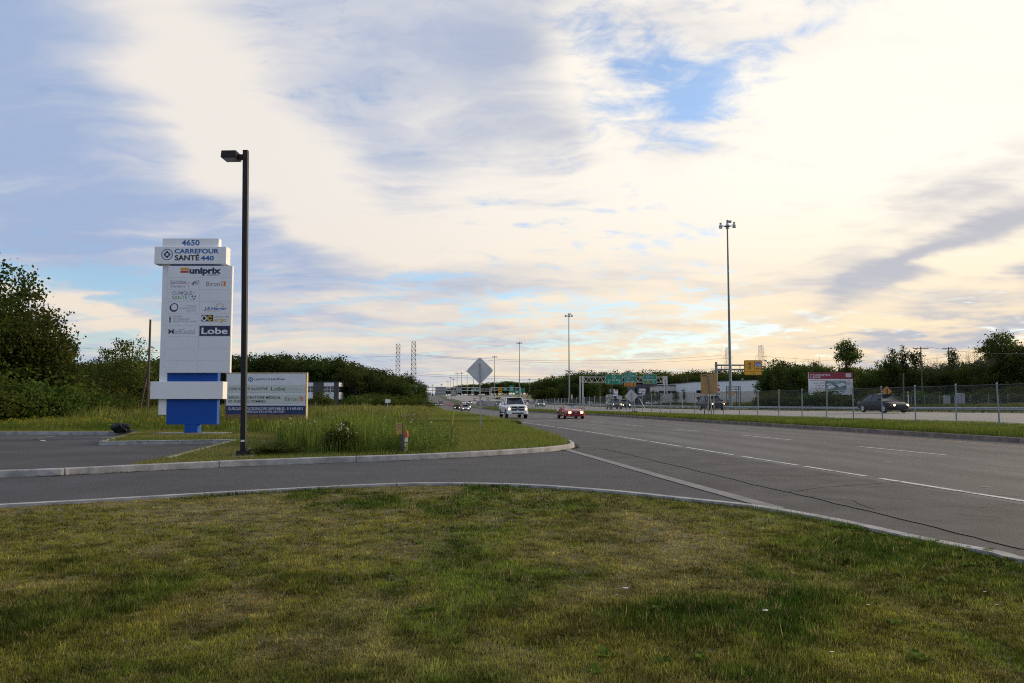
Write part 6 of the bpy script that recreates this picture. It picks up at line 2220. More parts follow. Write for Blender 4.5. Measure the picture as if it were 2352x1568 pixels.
# local lines on the wooden poles
p0, p1 = at((3300 + 850 / 2.8) * .59036, (1200 + 415 / 2.8) * .59036, 165), at(2420, 810, 120)
cable((p0.x, 165, p0.z), (p1.x, 120, p1.z), .6, 'service wire leading from the crossarm pole over the right-hand trees', .03, 'service wires')
p0, p1 = at((3300 + 1092 / 2.8) * .59036, (1200 + 520 / 2.8) * .59036, 190), at((3300 + 100 / 2.8) * .59036, (1200 + 560 / 2.8) * .59036, 220)
cable((p0.x, 190, p0.z), (p1.x, 220, p1.z), .8, 'service wire leading from the two-armed pole behind the trees', .03, 'service wires')

# ================================================================= trees
m_bark = material('bark', (0.055, 0.045, 0.036), 0.95, 0, 0.3, 4, 0.4, 20, stretch=(3, 3, 0.5))
m_leaf = attr_material('leaves', 0.8, 0.40, objrand=0.22, spec=0.08)
m_twig = material('bare_twigs', (0.10, 0.085, 0.07), 0.9)

def crown_mesh(rg, lobes, clumps, per, leaf, clump_r, base, yellow=0.25, hole=0.0):
    """leaves scattered clump by clump through the lobes of the crown"""
    L_ = np.array(lobes, float)
    vol = L_[:, 3] * L_[:, 4] * L_[:, 5]
    pick = rg.choice(len(L_), clumps, p=vol / vol.sum())
    d = rg.normal(size=(clumps, 3))
    d /= np.linalg.norm(d, axis=1)[:, None]
    rad = rg.random(clumps) ** (1 / 2.6)
    c = L_[pick, :3] + d * rad[:, None] * L_[pick, 3:]
    ctint = np.clip(rg.normal(1.0, 0.38, clumps), 0.35, 2.0)
    cy = rg.random(clumps) * yellow
    n = clumps * per
    ci = np.repeat(np.arange(clumps), per)
    off = rg.normal(size=(n, 3)) * clump_r * rg.uniform(0.6, 1.2, clumps)[ci][:, None]
    off[:, 2] *= 0.62
    p = c[ci] + off
    a = rg.normal(size=(n, 3))
    a[:, 2] -= 0.35
    a /= np.linalg.norm(a, axis=1)[:, None]
    b = np.cross(a, rg.normal(size=(n, 3)))
    b /= np.maximum(np.linalg.norm(b, axis=1), 1e-6)[:, None]
    l = leaf * rg.uniform(0.6, 1.35, n)[:, None]
    v = np.empty((n, 4, 3))
    v[:, 0] = p - a * l * 0.5
    v[:, 1] = p + b * l * 0.34
    v[:, 2] = p + a * l * 0.5
    v[:, 3] = p - b * l * 0.34
    col = np.array(base)[None] * (ctint[ci] * rg.uniform(0.75, 1.25, n))[:, None]
    yl = np.array((0.17, 0.175, 0.030))
    k = cy[ci][:, None]
    col = col * (1 - k) + yl[None] * k
    tint = np.repeat(col, 4, axis=0)
    quads = np.arange(n * 4).reshape(n, 4)
    me = raw_mesh('crown', v.reshape(-1, 3), quads, m_leaf, tint)
    return me, c

def limb(mb, a, b, r0, r1, rg, bends=3, wob=0.06):
    a, b = Vector(a), Vector(b)
    pts = [a]
    L = (b - a).length
    for i in range(1, bends):
        pts.append(a.lerp(b, i / bends) + Vector(tuple(rg.normal(size=3) * wob * L)))
    pts.append(b)
    for i in range(len(pts) - 1):
        f, g_ = i / (len(pts) - 1), (i + 1) / (len(pts) - 1)
        mb.tube(pts[i], pts[i + 1], r0 + (r1 - r0) * f, r0 + (r1 - r0) * g_, 6, False)

def tree_proto(seed, H, lobes, clumps, per, leaf, clump_r, base, yellow=0.25, r=0.16, limbs=22, split=0.3):
    rg = np.random.default_rng(seed)
    me, cs = crown_mesh(rg, lobes, clumps, per, leaf, clump_r, base, yellow)
    mb = MB()
    top = (rg.normal() * 0.3, rg.normal() * 0.3, H * 0.78)
    limb(mb, (0, 0, -0.4), top, r, r * 0.25, rg, 5, 0.02)
    for i in rg.choice(len(cs), min(limbs, len(cs)), replace=False):
        z0 = H * (split + 0.4 * rg.random())
        t = min(1, z0 / (H * 0.78))
        limb(mb, (top[0] * t, top[1] * t, min(z0, cs[i][2] * 0.95)), cs[i], r * 0.38, 0.012, rg, 3, 0.05)
    tm = mb.mesh('trunk', m_bark, True)
    return me, tm, H

G1, G2, G3, G4 = (0.044, 0.076, 0.014), (0.032, 0.056, 0.013), (0.068, 0.100, 0.024), (0.028, 0.046, 0.013)
PROTO = {
    # near trees: fine leaves
    'wood_a': tree_proto(11, 10, [(0, 0, 6.5, 3.0, 2.6, 3.3), (1.6, .4, 4.2, 2.3, 2.2, 2.6), (-1.7, -.3, 3.6, 2.2, 2.2, 2.8), (.2, -.6, 2.0, 2.6, 2.0, 1.8)], 240, 46, .26, .52, G1, .35),
    'wood_b': tree_proto(12, 9, [(0, 0, 5.6, 2.2, 2.2, 3.2), (1.0, .2, 3.2, 2.0, 2.0, 2.4), (-1.1, 0, 2.6, 2.2, 2.0, 2.3)], 200, 46, .24, .48, G2, .30),
    'open_a': tree_proto(13, 12, [(0, 0, 9.8, 2.4, 2.2, 2.0), (1.5, 0, 8.0, 1.6, 1.6, 1.4), (-1.3, 0, 7.0, 1.9, 1.7, 1.6), (.5, .3, 5.0, 2.2, 2.0, 1.8)], 110, 42, .28, .46, G2, .2, limbs=60),
    'pale_a': tree_proto(14, 8, [(0, 0, 6.0, 1.7, 1.7, 1.7), (1.0, 0, 4.4, 1.6, 1.5, 1.5), (-1.2, 0, 4.0, 1.5, 1.5, 1.7)], 70, 44, .22, .42, G3, .5, r=.10, limbs=50),
    'bush_a': tree_proto(15, 3, [(0, 0, 1.5, 1.7, 1.5, 1.4), (1.0, 0, 1.0, 1.2, 1.2, 1.0), (-1.0, 0, 1.0, 1.3, 1.2, 1.0)], 90, 44, .20, .34, G1, .45, r=.06, limbs=12),
    # middle and far trees: coarser
    'far_a': tree_proto(21, 15, [(0, 0, 10, 4.2, 4.2, 4.6), (2, 0, 6.5, 3.4, 3.4, 3.8), (-2, 0, 6, 3.4, 3.4, 3.6), (0, -1, 3, 4.0, 3.4, 2.6)], 170, 26, .62, .95, G2, .22, r=.25),
    'far_b': tree_proto(22, 16, [(0, 0, 11, 3.4, 3.4, 5.0), (1.4, 0, 6.5, 3.2, 3.2, 4.0), (-1.4, 0, 5, 3.4, 3.2, 4.0)], 160, 26, .60, .90, G4, .15, r=.25),
    'far_c': tree_proto(23, 13, [(0, 0, 8.5, 4.6, 4.2, 4.2), (2.6, 0, 5.5, 3.0, 3.0, 3.4), (-2.7, 0, 5, 3.2, 3.0, 3.6)], 160, 26, .60, .95, G1, .30, r=.24),
    'far_pine': tree_proto(24, 16, [(0, 0, 13, 1.8, 1.8, 2.6), (0, 0, 9, 2.6, 2.6, 2.6), (0, 0, 5.5, 3.2, 3.2, 2.6)], 150, 26, .50, .75, G4, .05, r=.22),
    'cotton': tree_proto(25, 15, [(0, 0, 12.0, 2.5, 2.2, 2.7), (2.0, 0, 10.6, 1.7, 1.6, 2.0), (-2.1, 0, 10.4, 1.6, 1.6, 2.2), (.3, .2, 7.6, 2.2, 2.0, 1.8), (-.2, 0, 4.6, 2.4, 2.2, 2.2)], 190, 28, .40, .56, G3, .35, r=.22, limbs=50),
    'thin_a': tree_proto(26, 12, [(0, 0, 9, 2.2, 2.0, 2.6), (.8, 0, 5.6, 2.4, 2.0, 2.4), (-.9, 0, 4.8, 2.2, 2.0, 2.2)], 90, 24, .40, .62, G2, .25, r=.14, limbs=60),
    'small_a': tree_proto(27, 5, [(0, 0, 3.4, 1.1, 1.1, 1.5), (0, 0, 2.2, .8, .8, 1.0)], 40, 30, .24, .32, G3, .4, r=.06, limbs=16),
}

def bare_proto(seed, H):
    rg = np.random.default_rng(seed)
    mb = MB()
    def grow(p, d, L, r, depth):
        q = p + d * L
        mb.tube(p, q, r, r * .65, 4, False)
        if depth == 0:
            return
        for k in range(3 if depth > 1 else 3):
            nd = (d + Vector(tuple(rg.normal(size=3) * .42)) + Vector((0, 0, .12))).normalized()
            grow(p.lerp(q, rg.uniform(.55, 1.0)), nd, L * rg.uniform(.55, .78), r * .55, depth - 1)
    grow(Vector((0, 0, 0)), Vector((0, 0, 1)), H * .36, .11, 5)
    return mb.mesh('branches', m_twig), H
BARE = [bare_proto(31, 11), bare_proto(32, 11)]

def tree(kind, label, x, Y, h, zg=None, group=None, wide=1.0, name='tree', cat='tree'):
    cm, tm, H = PROTO[kind]
    s = h / H
    root = thing(name, label, cat, (x, Y, (ground_at(x, Y) if zg is None else zg) - 0.05), random.uniform(0, 6.28), group)
    root.scale = (s * wide, s * wide, s)
    link('crown', cm, root)
    link('trunk', tm, root)
    return root

def tree_px(kind, label, px, ytop, Y, group=None, wide=1.0, name='tree', cat='tree', k=1.0):
    t = at(px, ytop, Y)
    zg = ground_at(t.x, Y)
    return tree(kind, label, t.x, Y, (t.z - zg) * k, zg, group, wide, name, cat)

# --- the wood edge on the left, behind the lot
for lab, kind, px, yt, Y, w in (
        ('tall open-crowned tree overtopping the wood edge beside the parking lot', 'open_a', 28, 600, 62, 1.0),
        ('round leafy tree at the parking lot edge below the tall open tree', 'wood_a', 62, 672, 58, 1.0),
        ('dense leafy tree filling the corner behind the parking lot', 'wood_a', -30, 690, 56, 1.1),
        ('leafy tree with a pointed top beside the tall open tree', 'wood_b', 118, 712, 60, .85),
        ('small tree with airy crown at the end of the wood edge', 'open_a', 162, 776, 63, .55),
        ('dense low tree under the pointed tree at the wood edge', 'wood_b', 140, 800, 58, 1.15),
        ('broad leafy tree deep in the wood edge', 'wood_a', -110, 640, 66, 1.0),
        ('pale young tree standing beside the bare utility pole', 'pale_a', 300, 764, 78, 1.0),
        ('pale sparse young tree left of the bare utility pole', 'pale_a', 255, 785, 80, .8),
        ('dark bushy tree between utility pole and sign tower', 'wood_b', 352, 832, 84, 1.2),
        ('dark round tree behind the pale young trees', 'wood_a', 290, 838, 90, 1.2),
        ('dark leafy tree in the gap between wood edge and pale trees', 'wood_a', 215, 832, 96, 1.2)):
    tree_px(kind, lab, px, yt, Y, wide=w)
for k, (px, yt, Y, w) in enumerate(((30, 880, 51, 1.3), (85, 872, 52, 1.2), (-20, 860, 50, 1.3), (140, 885, 54, 1.2), (185, 893, 58, 1.3), (225, 900, 62, 1.3), (262, 905, 66, 1.2), (300, 912, 70, 1.1), (-80, 870, 50, 1.4), (60, 845, 56, 1.6), (180, 865, 66, 1.5), (330, 900, 78, 1.4))):
    tree_px('bush_a', 'dense bush at the foot of the wood edge behind the parking lot', px, yt, Y, 'bushes along the wood edge', w, 'bush', 'bush')

# --- the dark wood behind the signs
def profile(pts, px):
    return float(np.interp(px, [p[0] for p in pts], [p[1] for p in pts]))
LEFT = [(150, 832), (240, 828), (380, 820), (560, 814), (663, 812), (740, 816), (779, 819), (807, 829), (842, 836), (895, 852), (920, 862), (937, 853), (958, 869), (973, 880)]
rgt = random.Random(9)
gl, ll_ = 'trees of the wood behind the banner billboard', 'dark leafy tree in the wood behind the banner billboard and office building'
for row, (Y, step, dy) in enumerate(((265, 21, 10), (300, 19, 0), (335, 24, -1))):
    px = 150 if row else 640
    while px < 968:
        yt = profile(LEFT, px) + dy + rgt.uniform(-2, 7)
        if not (row == 0 and px < 800):
            tree_px(rgt.choice(['far_a', 'far_b', 'far_c', 'far_a']), ll_, px, yt, Y + rgt.uniform(-8, 8), gl, rgt.uniform(.9, 1.2))
        px += step * rgt.uniform(.7, 1.3)
for px, yt, Y in ((905, 902, 260), (925, 908, 255), (940, 905, 262), (965, 914, 275), (880, 908, 240), (860, 902, 255), (842, 905, 245), (820, 908, 235)):
    tree_px('bush_a', 'low rounded bush at the foot of the wood near the pale pylon sign', px, yt, Y, 'bushes along the wood foot', 2.0, 'bush', 'bush', 1.0)
tree_px('bush_a', 'round dark bush growing in front of the grey and white office building', 733, 898, 150, None, 1.1, 'bush', 'bush')

# --- the far wooded slope and the woods on the right
FAR = [(1010, 897), (1030, 889), (1060, 884), (1089, 882), (1157, 876), (1200, 877), (1242, 879)]
gf, lf = 'trees of the far wooded slope', 'tiny dark tree of the far wooded slope behind the highway signs'
for Y, step in ((1000, 7.5), (1080, 9.0)):
    px = 1005
    while px < 1262:
        tree_px(rgt.choice(['far_a', 'far_b', 'far_c']), lf, px, profile(FAR, px) + rgt.uniform(-2.5, 3), Y + rgt.uniform(-25, 25), gf, 1.25)
        px += step * rgt.uniform(.7, 1.3)
for px, yt, Y in ((978, 899, 900), (986, 902, 930), (994, 903, 960), (1001, 901, 980)):
    tree_px('far_c', lf, px, yt, Y, gf, 1.2)
MID = [(1235, 872), (1251, 866), (1304, 853), (1349, 851), (1400, 852), (1460, 851), (1500, 848), (1540, 855), (1620, 848), (1700, 850), (1765, 842)]
gm, lm = 'trees of the wood behind the sign gantry', 'dark tree in the wood rising behind the sign gantry and cream office block'
for row, (Y, step, dy) in enumerate(((430, 15, 5), (460, 13, 0), (350, 24, 22))):
    px = 1238
    while px < (1770 if row < 2 else 1450):
        tree_px(rgt.choice(['far_a', 'far_b', 'far_c', 'far_pine', 'far_a']), lm, px, profile(MID, px) + dy + rgt.uniform(-3, 5), Y + rgt.uniform(-10, 10), gm, rgt.uniform(1.0, 1.3))
        px += step * rgt.uniform(.7, 1.3)
RIGHT = [(1750, 832), (1785, 824), (1813, 824), (1857, 832), (1900, 842), (1970, 845), (2010, 848), (2045, 822), (2100, 838), (2138, 838), (2180, 836), (2240, 826), (2300, 808), (2360, 806), (2460, 800), (2600, 800)]
gr_, lr = 'trees of the roadside wood beyond the highway', 'dark backlit tree in the roadside wood beyond the opposite carriageway'
for row, (Y, step, dy) in enumerate(((188, 26, 6), (205, 24, 0), (225, 26, -2))):
    px = 1760 + 8 * row
    while px < 2480:
        if not (row == 0 and (1740 < px < 1765 or 1858 < px < 1985)):
            kind = rgt.choice(['far_a', 'far_b', 'far_c', 'thin_a'])
            Yk = Y - (px - 1760) * .035 + rgt.uniform(-4, 4)
            tree_px(kind, lr, px, profile(RIGHT, px) + dy + rgt.uniform(-4, 8), Yk, gr_, rgt.uniform(.85, 1.05))
        px += step * rgt.uniform(.7, 1.3)
# trees one can tell apart on the right
for lab, kind, px, yt, Y, w in (
        ('tall bright-leaved tree rising alone behind the red billboard', 'cotton', 1945, 776, 188, 1.0),
        ('dense dark tree with two pointed tops behind the lane shift sign', 'far_b', 2048, 797, 172, .62),
        ('slim pointed tree beside the dense dark tree and crossarm pole', 'far_pine', 2073, 787, 175, .5),
        ('open leafy tree beside the crossarm utility pole', 'thin_a', 2100, 792, 180, .8),
        ('small-crowned tree standing out above the twiggy gap', 'thin_a', 2187, 788, 182, .55),
        ('tallest spreading tree at the end of the roadside wood', 'cotton', 2296, 757, 170, 1.1),
        ('spreading dark tree at the wood end beside the tallest tree', 'thin_a', 2352, 775, 165, 1.2),
        ('leafy tree with leaning trunks in front of the white warehouse corner', 'thin_a', 1757, 846, 215, 1.3),
        ('leafy young tree between the warehouse and the red billboard', 'thin_a', 1800, 862, 195, 1.2),
        ('small leafy tree just left of the red billboard', 'thin_a', 1845, 868, 192, 1.2)):
    tree_px(kind, lab, px, yt, Y, wide=w)
for px, yt in ((1497, 893), (1512, 896), (1552, 894), (1574, 890), (1583, 897)):
    tree_px('small_a', 'small young street tree before the cream office block', px, yt + 1, 285, 'street trees before the office block', 1.2)
for px, yt in ((1880, 900), (1905, 898), (1990, 897), (2015, 895), (2110, 898), (2150, 902), (2200, 900), (2270, 893), (2330, 888), (1770, 905), (1790, 900)):
    tree_px('bush_a', 'dark bush at the foot of the roadside wood beyond the highway', px, yt - 2, 178 - (px - 1760) * .05, 'bushes below the roadside wood', 1.9, 'bush', 'bush')
k = 0
for px, yt, Y in ((1826, 803, 200), (1850, 800, 205), (1868, 796, 202), (1881, 806, 203), (2012, 815, 190), (2128, 800, 185), (2142, 796, 186), (2158, 802, 184), (2172, 806, 186), (2215, 786, 180), (2232, 775, 182), (2250, 770, 180), (2268, 772, 178), (2282, 768, 180), (2318, 752, 172), (2338, 750, 174), (2205, 800, 188), (2062, 790, 188)):
    t = at(px, yt, Y)
    zg = ground_at(t.x, Y)
    me, H = BARE[k % 2]
    s = (t.z - zg) / H
    root = thing('bare_tree', 'leafless twiggy tree standing out above the roadside wood', 'tree', (t.x, Y, zg), rgt.uniform(0, 6), 'bare trees in the roadside wood')
    root.scale = (s * .8, s * .8, s)
    link('branches', me, root)
    k += 1

# --- shrubs in the weed patch by the driveway
for lab, px, py, h, w in (('dark round shrub with white blossoms in the roadside weeds', 786, 1040, .95, .42), ('brownish low shrub at the kerb beside the lamp post', 640, 1044, .40, .62)):
    g = gp(px, py, .13)
    tree('bush_a', lab, g.x, g.y, h, .13, None, 1.0, 'shrub', 'shrub').scale = (w * .62, w * .62, h / 3)

# ================================================================= grass, weeds and flowers
def blades(name, xy, z, h, w, tint, lean=0.45, bent=False, label=None):
    n = len(xy)
    yaw = RNG.uniform(0, 2 * np.pi, n)
    side = np.stack([np.cos(yaw), np.sin(yaw), np.zeros(n)], 1)
    ld = RNG.uniform(0, 2 * np.pi, n)
    lv = np.stack([np.cos(ld), np.sin(ld)], 1) * (np.abs(RNG.normal(0, lean, n)) * h)[:, None]
    base = np.stack([xy[:, 0], xy[:, 1], z], 1)
    if not bent:
        v = np.empty((n, 3, 3))
        v[:, 0] = base - side * (w / 2)[:, None]
        v[:, 1] = base + side * (w / 2)[:, None]
        v[:, 2] = base
        v[:, 2, :2] += lv
        v[:, 2, 2] += h
        t = np.arange(n * 3).reshape(n, 3)
        tt = np.repeat(tint, 3, axis=0)
    else:
        v = np.empty((n, 5, 3))
        v[:, 0] = base - side * (w / 2)[:, None]
        v[:, 1] = base + side * (w / 2)[:, None]
        mid = base.copy()
        mid[:, :2] += lv * 0.3
        mid[:, 2] += h * 0.6
        v[:, 2] = mid + side * (w * 0.35)[:, None]
        v[:, 3] = mid - side * (w * 0.35)[:, None]
        v[:, 4] = base
        v[:, 4, :2] += lv
        v[:, 4, 2] += h * 0.95
        i = np.arange(n)[:, None] * 5
        t = np.concatenate([i + np.array([[0, 1, 2]]), i + np.array([[0, 2, 3]]), i + np.array([[3, 2, 4]])], 1).reshape(-1, 3)
        tt = np.repeat(tint, 5, axis=0)
    me = raw_mesh(name, v.reshape(-1, 3), t, m_blade, tt)
    o = link(name, me)
    return tag(o, label, None, None, 'stuff')

def inside(poly, x, y):
    r = np.zeros(len(x), bool)
    j = len(poly) - 1
    for i in range(len(poly)):
        xi, yi, xj, yj = poly[i][0], poly[i][1], poly[j][0], poly[j][1]
        c = ((yi > y) != (yj > y)) & (x < (xj - xi) * (y - yi) / (yj - yi + 1e-12) + xi)
        r ^= c
        j = i
    return r

def mixv(a, b, k):
    k = np.clip(k, 0, 1)[:, None]
    return np.array(a)[None] * (1 - k) + np.array(b)[None] * k if not isinstance(a, np.ndarray) else a * (1 - k) + (b if isinstance(b, np.ndarray) else np.array(b)[None]) * k

LUSH, MIDG, YGRN, DRY, DARK = (0.045, 0.080, 0.012), (0.075, 0.098, 0.022), (0.135, 0.135, 0.034), (0.235, 0.180, 0.100), (0.026, 0.046, 0.010)

# ---- front lawn: short mown blades, dry patches and lush patches
def front_lawn():
    # tufts first, then the blades of each tuft; the near turf is densest
    N = 212000
    Ymin, Ymax = 2.6, 17.2
    u = RNG.random(N)
    Yv = (Ymin ** -.35 + u * (Ymax ** -.35 - Ymin ** -.35)) ** (-1 / .35)
    Xv = (RNG.random(N) * 2 - 1) * (0.66 * Yv + 1.6)
    m = inside(lawn_pts, Xv, Yv)
    x, y = Xv[m], Yv[m]
    n1 = .6 * vnoise(x, y * 0.7, 1.7, 1, 4, .6) + .4 * vnoise(x, y * .3, .55, 11, 3, .6)
    n2 = vnoise(x, y, 0.5, 2, 3, .6)
    n3 = vnoise(x + 40, y * 0.8, 2.6, 3, 4, .55)
    def blob(cx, cy, rx, ry):
        return np.exp(-(((x - cx) / rx) ** 2 + ((y - cy) / ry) ** 2))
    # dry patches, dark lush patches and one fresh tongue of the turf itself
    dry = np.clip((n1 - 0.50) * 8.0 + (n2 - 0.5) * 2.2, 0, 1)
    dry = np.clip(dry + (.9 * blob(1.5, 8.4, .7, 1.0) + .7 * blob(2.3, 9.2, .6, .8) + .6 * blob(.9, 6.6, .6, .5) + .6 * blob(-4.0, 6.4, .7, .5) + .4 * blob(3.6, 6.4, .9, .6) + .5 * blob(.2, 5.0, .5, .3)) * (n2 + .35)
                  - .9 * blob(1.3, 5.9, .9, .6) - .8 * blob(4.0, 8.8, 1.1, 1.4) - .6 * blob(2.0, 12.2, 2.2, 1.0), 0, 1)
    lush = np.clip((n3 - 0.50) * 7.0 + (n2 - 0.5) * 2.0, 0, 1) * (1 - dry * .8)
    lush = np.clip(lush + 1.1 * blob(1.2, 5.9, .9, .5) + .9 * blob(3.8, 8.6, 1.2, 1.3) + .6 * blob(.9, 10.5, .5, 2.2) + .5 * blob(3.2, 6.6, 1.2, .35) + .5 * blob(1.8, 12.5, 2.2, .9) + .3 * blob(2.6, 7.3, .9, .5) - .5 * blob(-3.5, 8.5, 3.0, 2.5), 0, 1)
    fresh = np.clip(blob(-.25, 7.0, .45, 2.2) * 1.2 * (n2 + .35) + .7 * blob(-.8, 4.75, .8, .22) + .5 * blob(.9, 9.0, .4, .3), 0, 1)
    t = mixv((0.100, 0.150, 0.018), (0.235, 0.220, 0.040), vnoise(x, y * .5, .6, 5, 3) * 1.8 - .4)
    t = mixv(t, np.array((0.225, 0.200, 0.038)), np.clip(-x / 5, 0, 1) * .5)
    t = mixv(t, np.array((0.330, 0.255, 0.092)), dry * .62)
    t = mixv(t, np.array((0.040, 0.088, 0.011)), lush * .9)
    t = mixv(t, np.array((0.130, 0.200, 0.030)), fresh * .6)
    t = t * (np.clip(RNG.normal(.95, .40, len(x)), .25, 2.1) * np.clip(.02 + 1.9 * vnoise(x, y, .22, 8, 3), .4, 1.6))[:, None]
    pick = RNG.random(len(x)) < .10
    t[pick] = np.array((0.34, 0.27, 0.11)) * RNG.uniform(.6, 1.2, pick.sum())[:, None]
    per = 7
    n = len(x)
    ti = np.repeat(np.arange(n), per)
    sp = .016 + .0013 * y
    px = x[ti] + RNG.normal(0, 1, n * per) * sp[ti]
    py = y[ti] + RNG.normal(0, 1, n * per) * sp[ti]
    k = inside(lawn_pts, px, py)
    px, py, ti = px[k], py[k], ti[k]
    tuft = np.clip(RNG.normal(1, .28, n), .5, 1.9)
    h = RNG.uniform(.013, .030, len(ti)) * tuft[ti] * (1 + 1.1 * lush + .6 * fresh - .35 * dry)[ti]
    tall = RNG.random(len(ti)) < (.006 + .02 * lush + .02 * fresh)[ti]
    h = np.where(tall, h * 2.0, h)
    w = (.0052 + .00055 * np.maximum(py - 4, 0)) * RNG.uniform(.7, 1.5, len(ti))
    tt = t[ti] * RNG.uniform(.7, 1.3, len(ti))[:, None]
    return blades('lawn_grass', np.stack([px, py], 1), np.full(len(ti), KERB_Z - .047), h, w, tt, .55)
front_lawn()

# long fringe along the kerb and broad-leaf weeds in the lawn
def kerb_fringe():
    pts = offset_line(near_kerb, -.22)
    P_ = np.array([(p.x, p.y) for p in pts])
    seg = np.linalg.norm(np.diff(P_, axis=0), axis=1)
    cum = np.concatenate([[0], np.cumsum(seg)])
    s = RNG.uniform(0, cum[-1], 90000)
    x, y = np.interp(s, cum, P_[:, 0]), np.interp(s, cum, P_[:, 1])
    keep = (y > 4) & (np.abs(x) < .68 * y + 2)
    x, y = x[keep], y[keep]
    x += RNG.normal(0, .09, len(x))
    y += RNG.normal(0, .09, len(x)) - np.abs(RNG.normal(0, .06, len(x)))
    n = vnoise(x, y, .8, 21, 3)
    k = (n > .50) & inside(lawn_pts, x, y) & (x > 3.2 + RNG.random(len(x)) * 1.5)
    x, y, n = x[k], y[k], n[k]
    t = mixv((.07, .125, .02), (.16, .21, .04), (n - .4) * 2) * RNG.uniform(.6, 1.4, len(x))[:, None]
    blades('kerb_fringe_grass', np.stack([x, y], 1), np.full(len(x), KERB_Z - .045), RNG.uniform(.04, .10, len(x)), RNG.uniform(.005, .010, len(x)), t, .6)
kerb_fringe()

def rosettes():
    """broad-leaf weeds: leaves in rosettes, mostly at the kerb on the right"""
    vs, fs, ts = [], [], []
    spots = []
    for k in range(110):
        y = random.uniform(7.0, 10.2)
        spots.append((float(np.interp(y, [5.5, 7.6, 8.4, 9.1, 10.2, 11], [5.85, 5.42, 5.2, 4.95, 4.6, 4.3])) - .42 - abs(random.gauss(.0, .30)), y, random.uniform(.03, .085)))
    for px, py in ((1390, 1490), (1525, 1505), (1700, 1530), (1610, 1500), (1365, 1530), (1820, 1585), (960, 1240), (1180, 1170), (2060, 1420), (1510, 1390), (560, 1420), (980, 1390), (2180, 1330), (2110, 1500)):
        g = gp(px, py, KERB_Z)
        spots.append((g.x, g.y, random.uniform(.05, .09)))
    for x, y, s in spots:
        n = random.randint(5, 9)
        a0 = random.uniform(0, 6)
        col = Vector((.11, .18, .028)) * random.uniform(.6, 1.3)
        for i in range(n):
            a = a0 + 6.283 * i / n + random.uniform(-.3, .3)
            d = Vector((math.cos(a), math.sin(a), 0))
            sd = Vector((-d.y, d.x, 0))
            L, up = s * random.uniform(.7, 1.3), random.uniform(.3, .9)
            b = Vector((x, y, KERB_Z - .045))
            o = len(vs)
            vs += [b, b + d * L * .5 + sd * L * .28 + Vector((0, 0, L * up * .7)), b + d * L + Vector((0, 0, L * up * .6)), b + d * L * .5 - sd * L * .28 + Vector((0, 0, L * up * .7))]
            fs.append((o, o + 1, o + 2, o + 3))
            ts += [tuple(col * random.uniform(.8, 1.2))] * 4
    me = raw_mesh('lawn_weeds', np.array([tuple(v) for v in vs]), np.array(fs), m_blade, np.array(ts))
    tag(link('lawn_weeds', me), kind='stuff')
rosettes()

# ---- verge by the lamp and sign: mown, brighter
def verge_grass():
    N = 420000
    x, y = RNG.uniform(-42, 4.5, N), 19 + 47 * RNG.random(N) ** 1.5
    k = inside(verge_pts, x, y)
    x, y = x[k], y[k]
    n = vnoise(x, y, 2.5, 41, 4)
    t = mixv((0.135, 0.165, 0.034), (0.250, 0.225, 0.065), (n - .3) * 2)
    slope = np.clip((x - (-9 + .0 * y)) / 10, 0, 1)
    t = mixv(t, np.array((0.165, 0.210, 0.042)), slope * .7) * RNG.uniform(.6, 1.4, len(x))[:, None]
    h = RNG.uniform(.05, .11, len(x)) * (1 + 1.6 * slope * n)
    w = (.0035 + .0005 * y) * RNG.uniform(.7, 1.4, len(x))
    blades('verge_grass', np.stack([x, y], 1), np.full(len(x), .12), h, w, t, .5)
verge_grass()

# ---- tall weeds between verge and road, running back along the ditch
def weed_zone(x, y):
    """1 inside the unmown patch"""
    xl = np.interp(y, [20, 24, 27, 32, 38, 45, 60, 75, 110, 260], [-5.2, -5.6, -7.6, -9.0, -10.5, -20, -40, -60, -80, -110])
    xr = np.interp(y, [20, 24, 28, 33, 40, 50, 62, 90, 130, 260], [-1.0, -1.6, -1.8, -2.6, -4.2, -5.2, -6.2, -8.6, -11.5, -25])
    return (x > xl) & (x < xr)

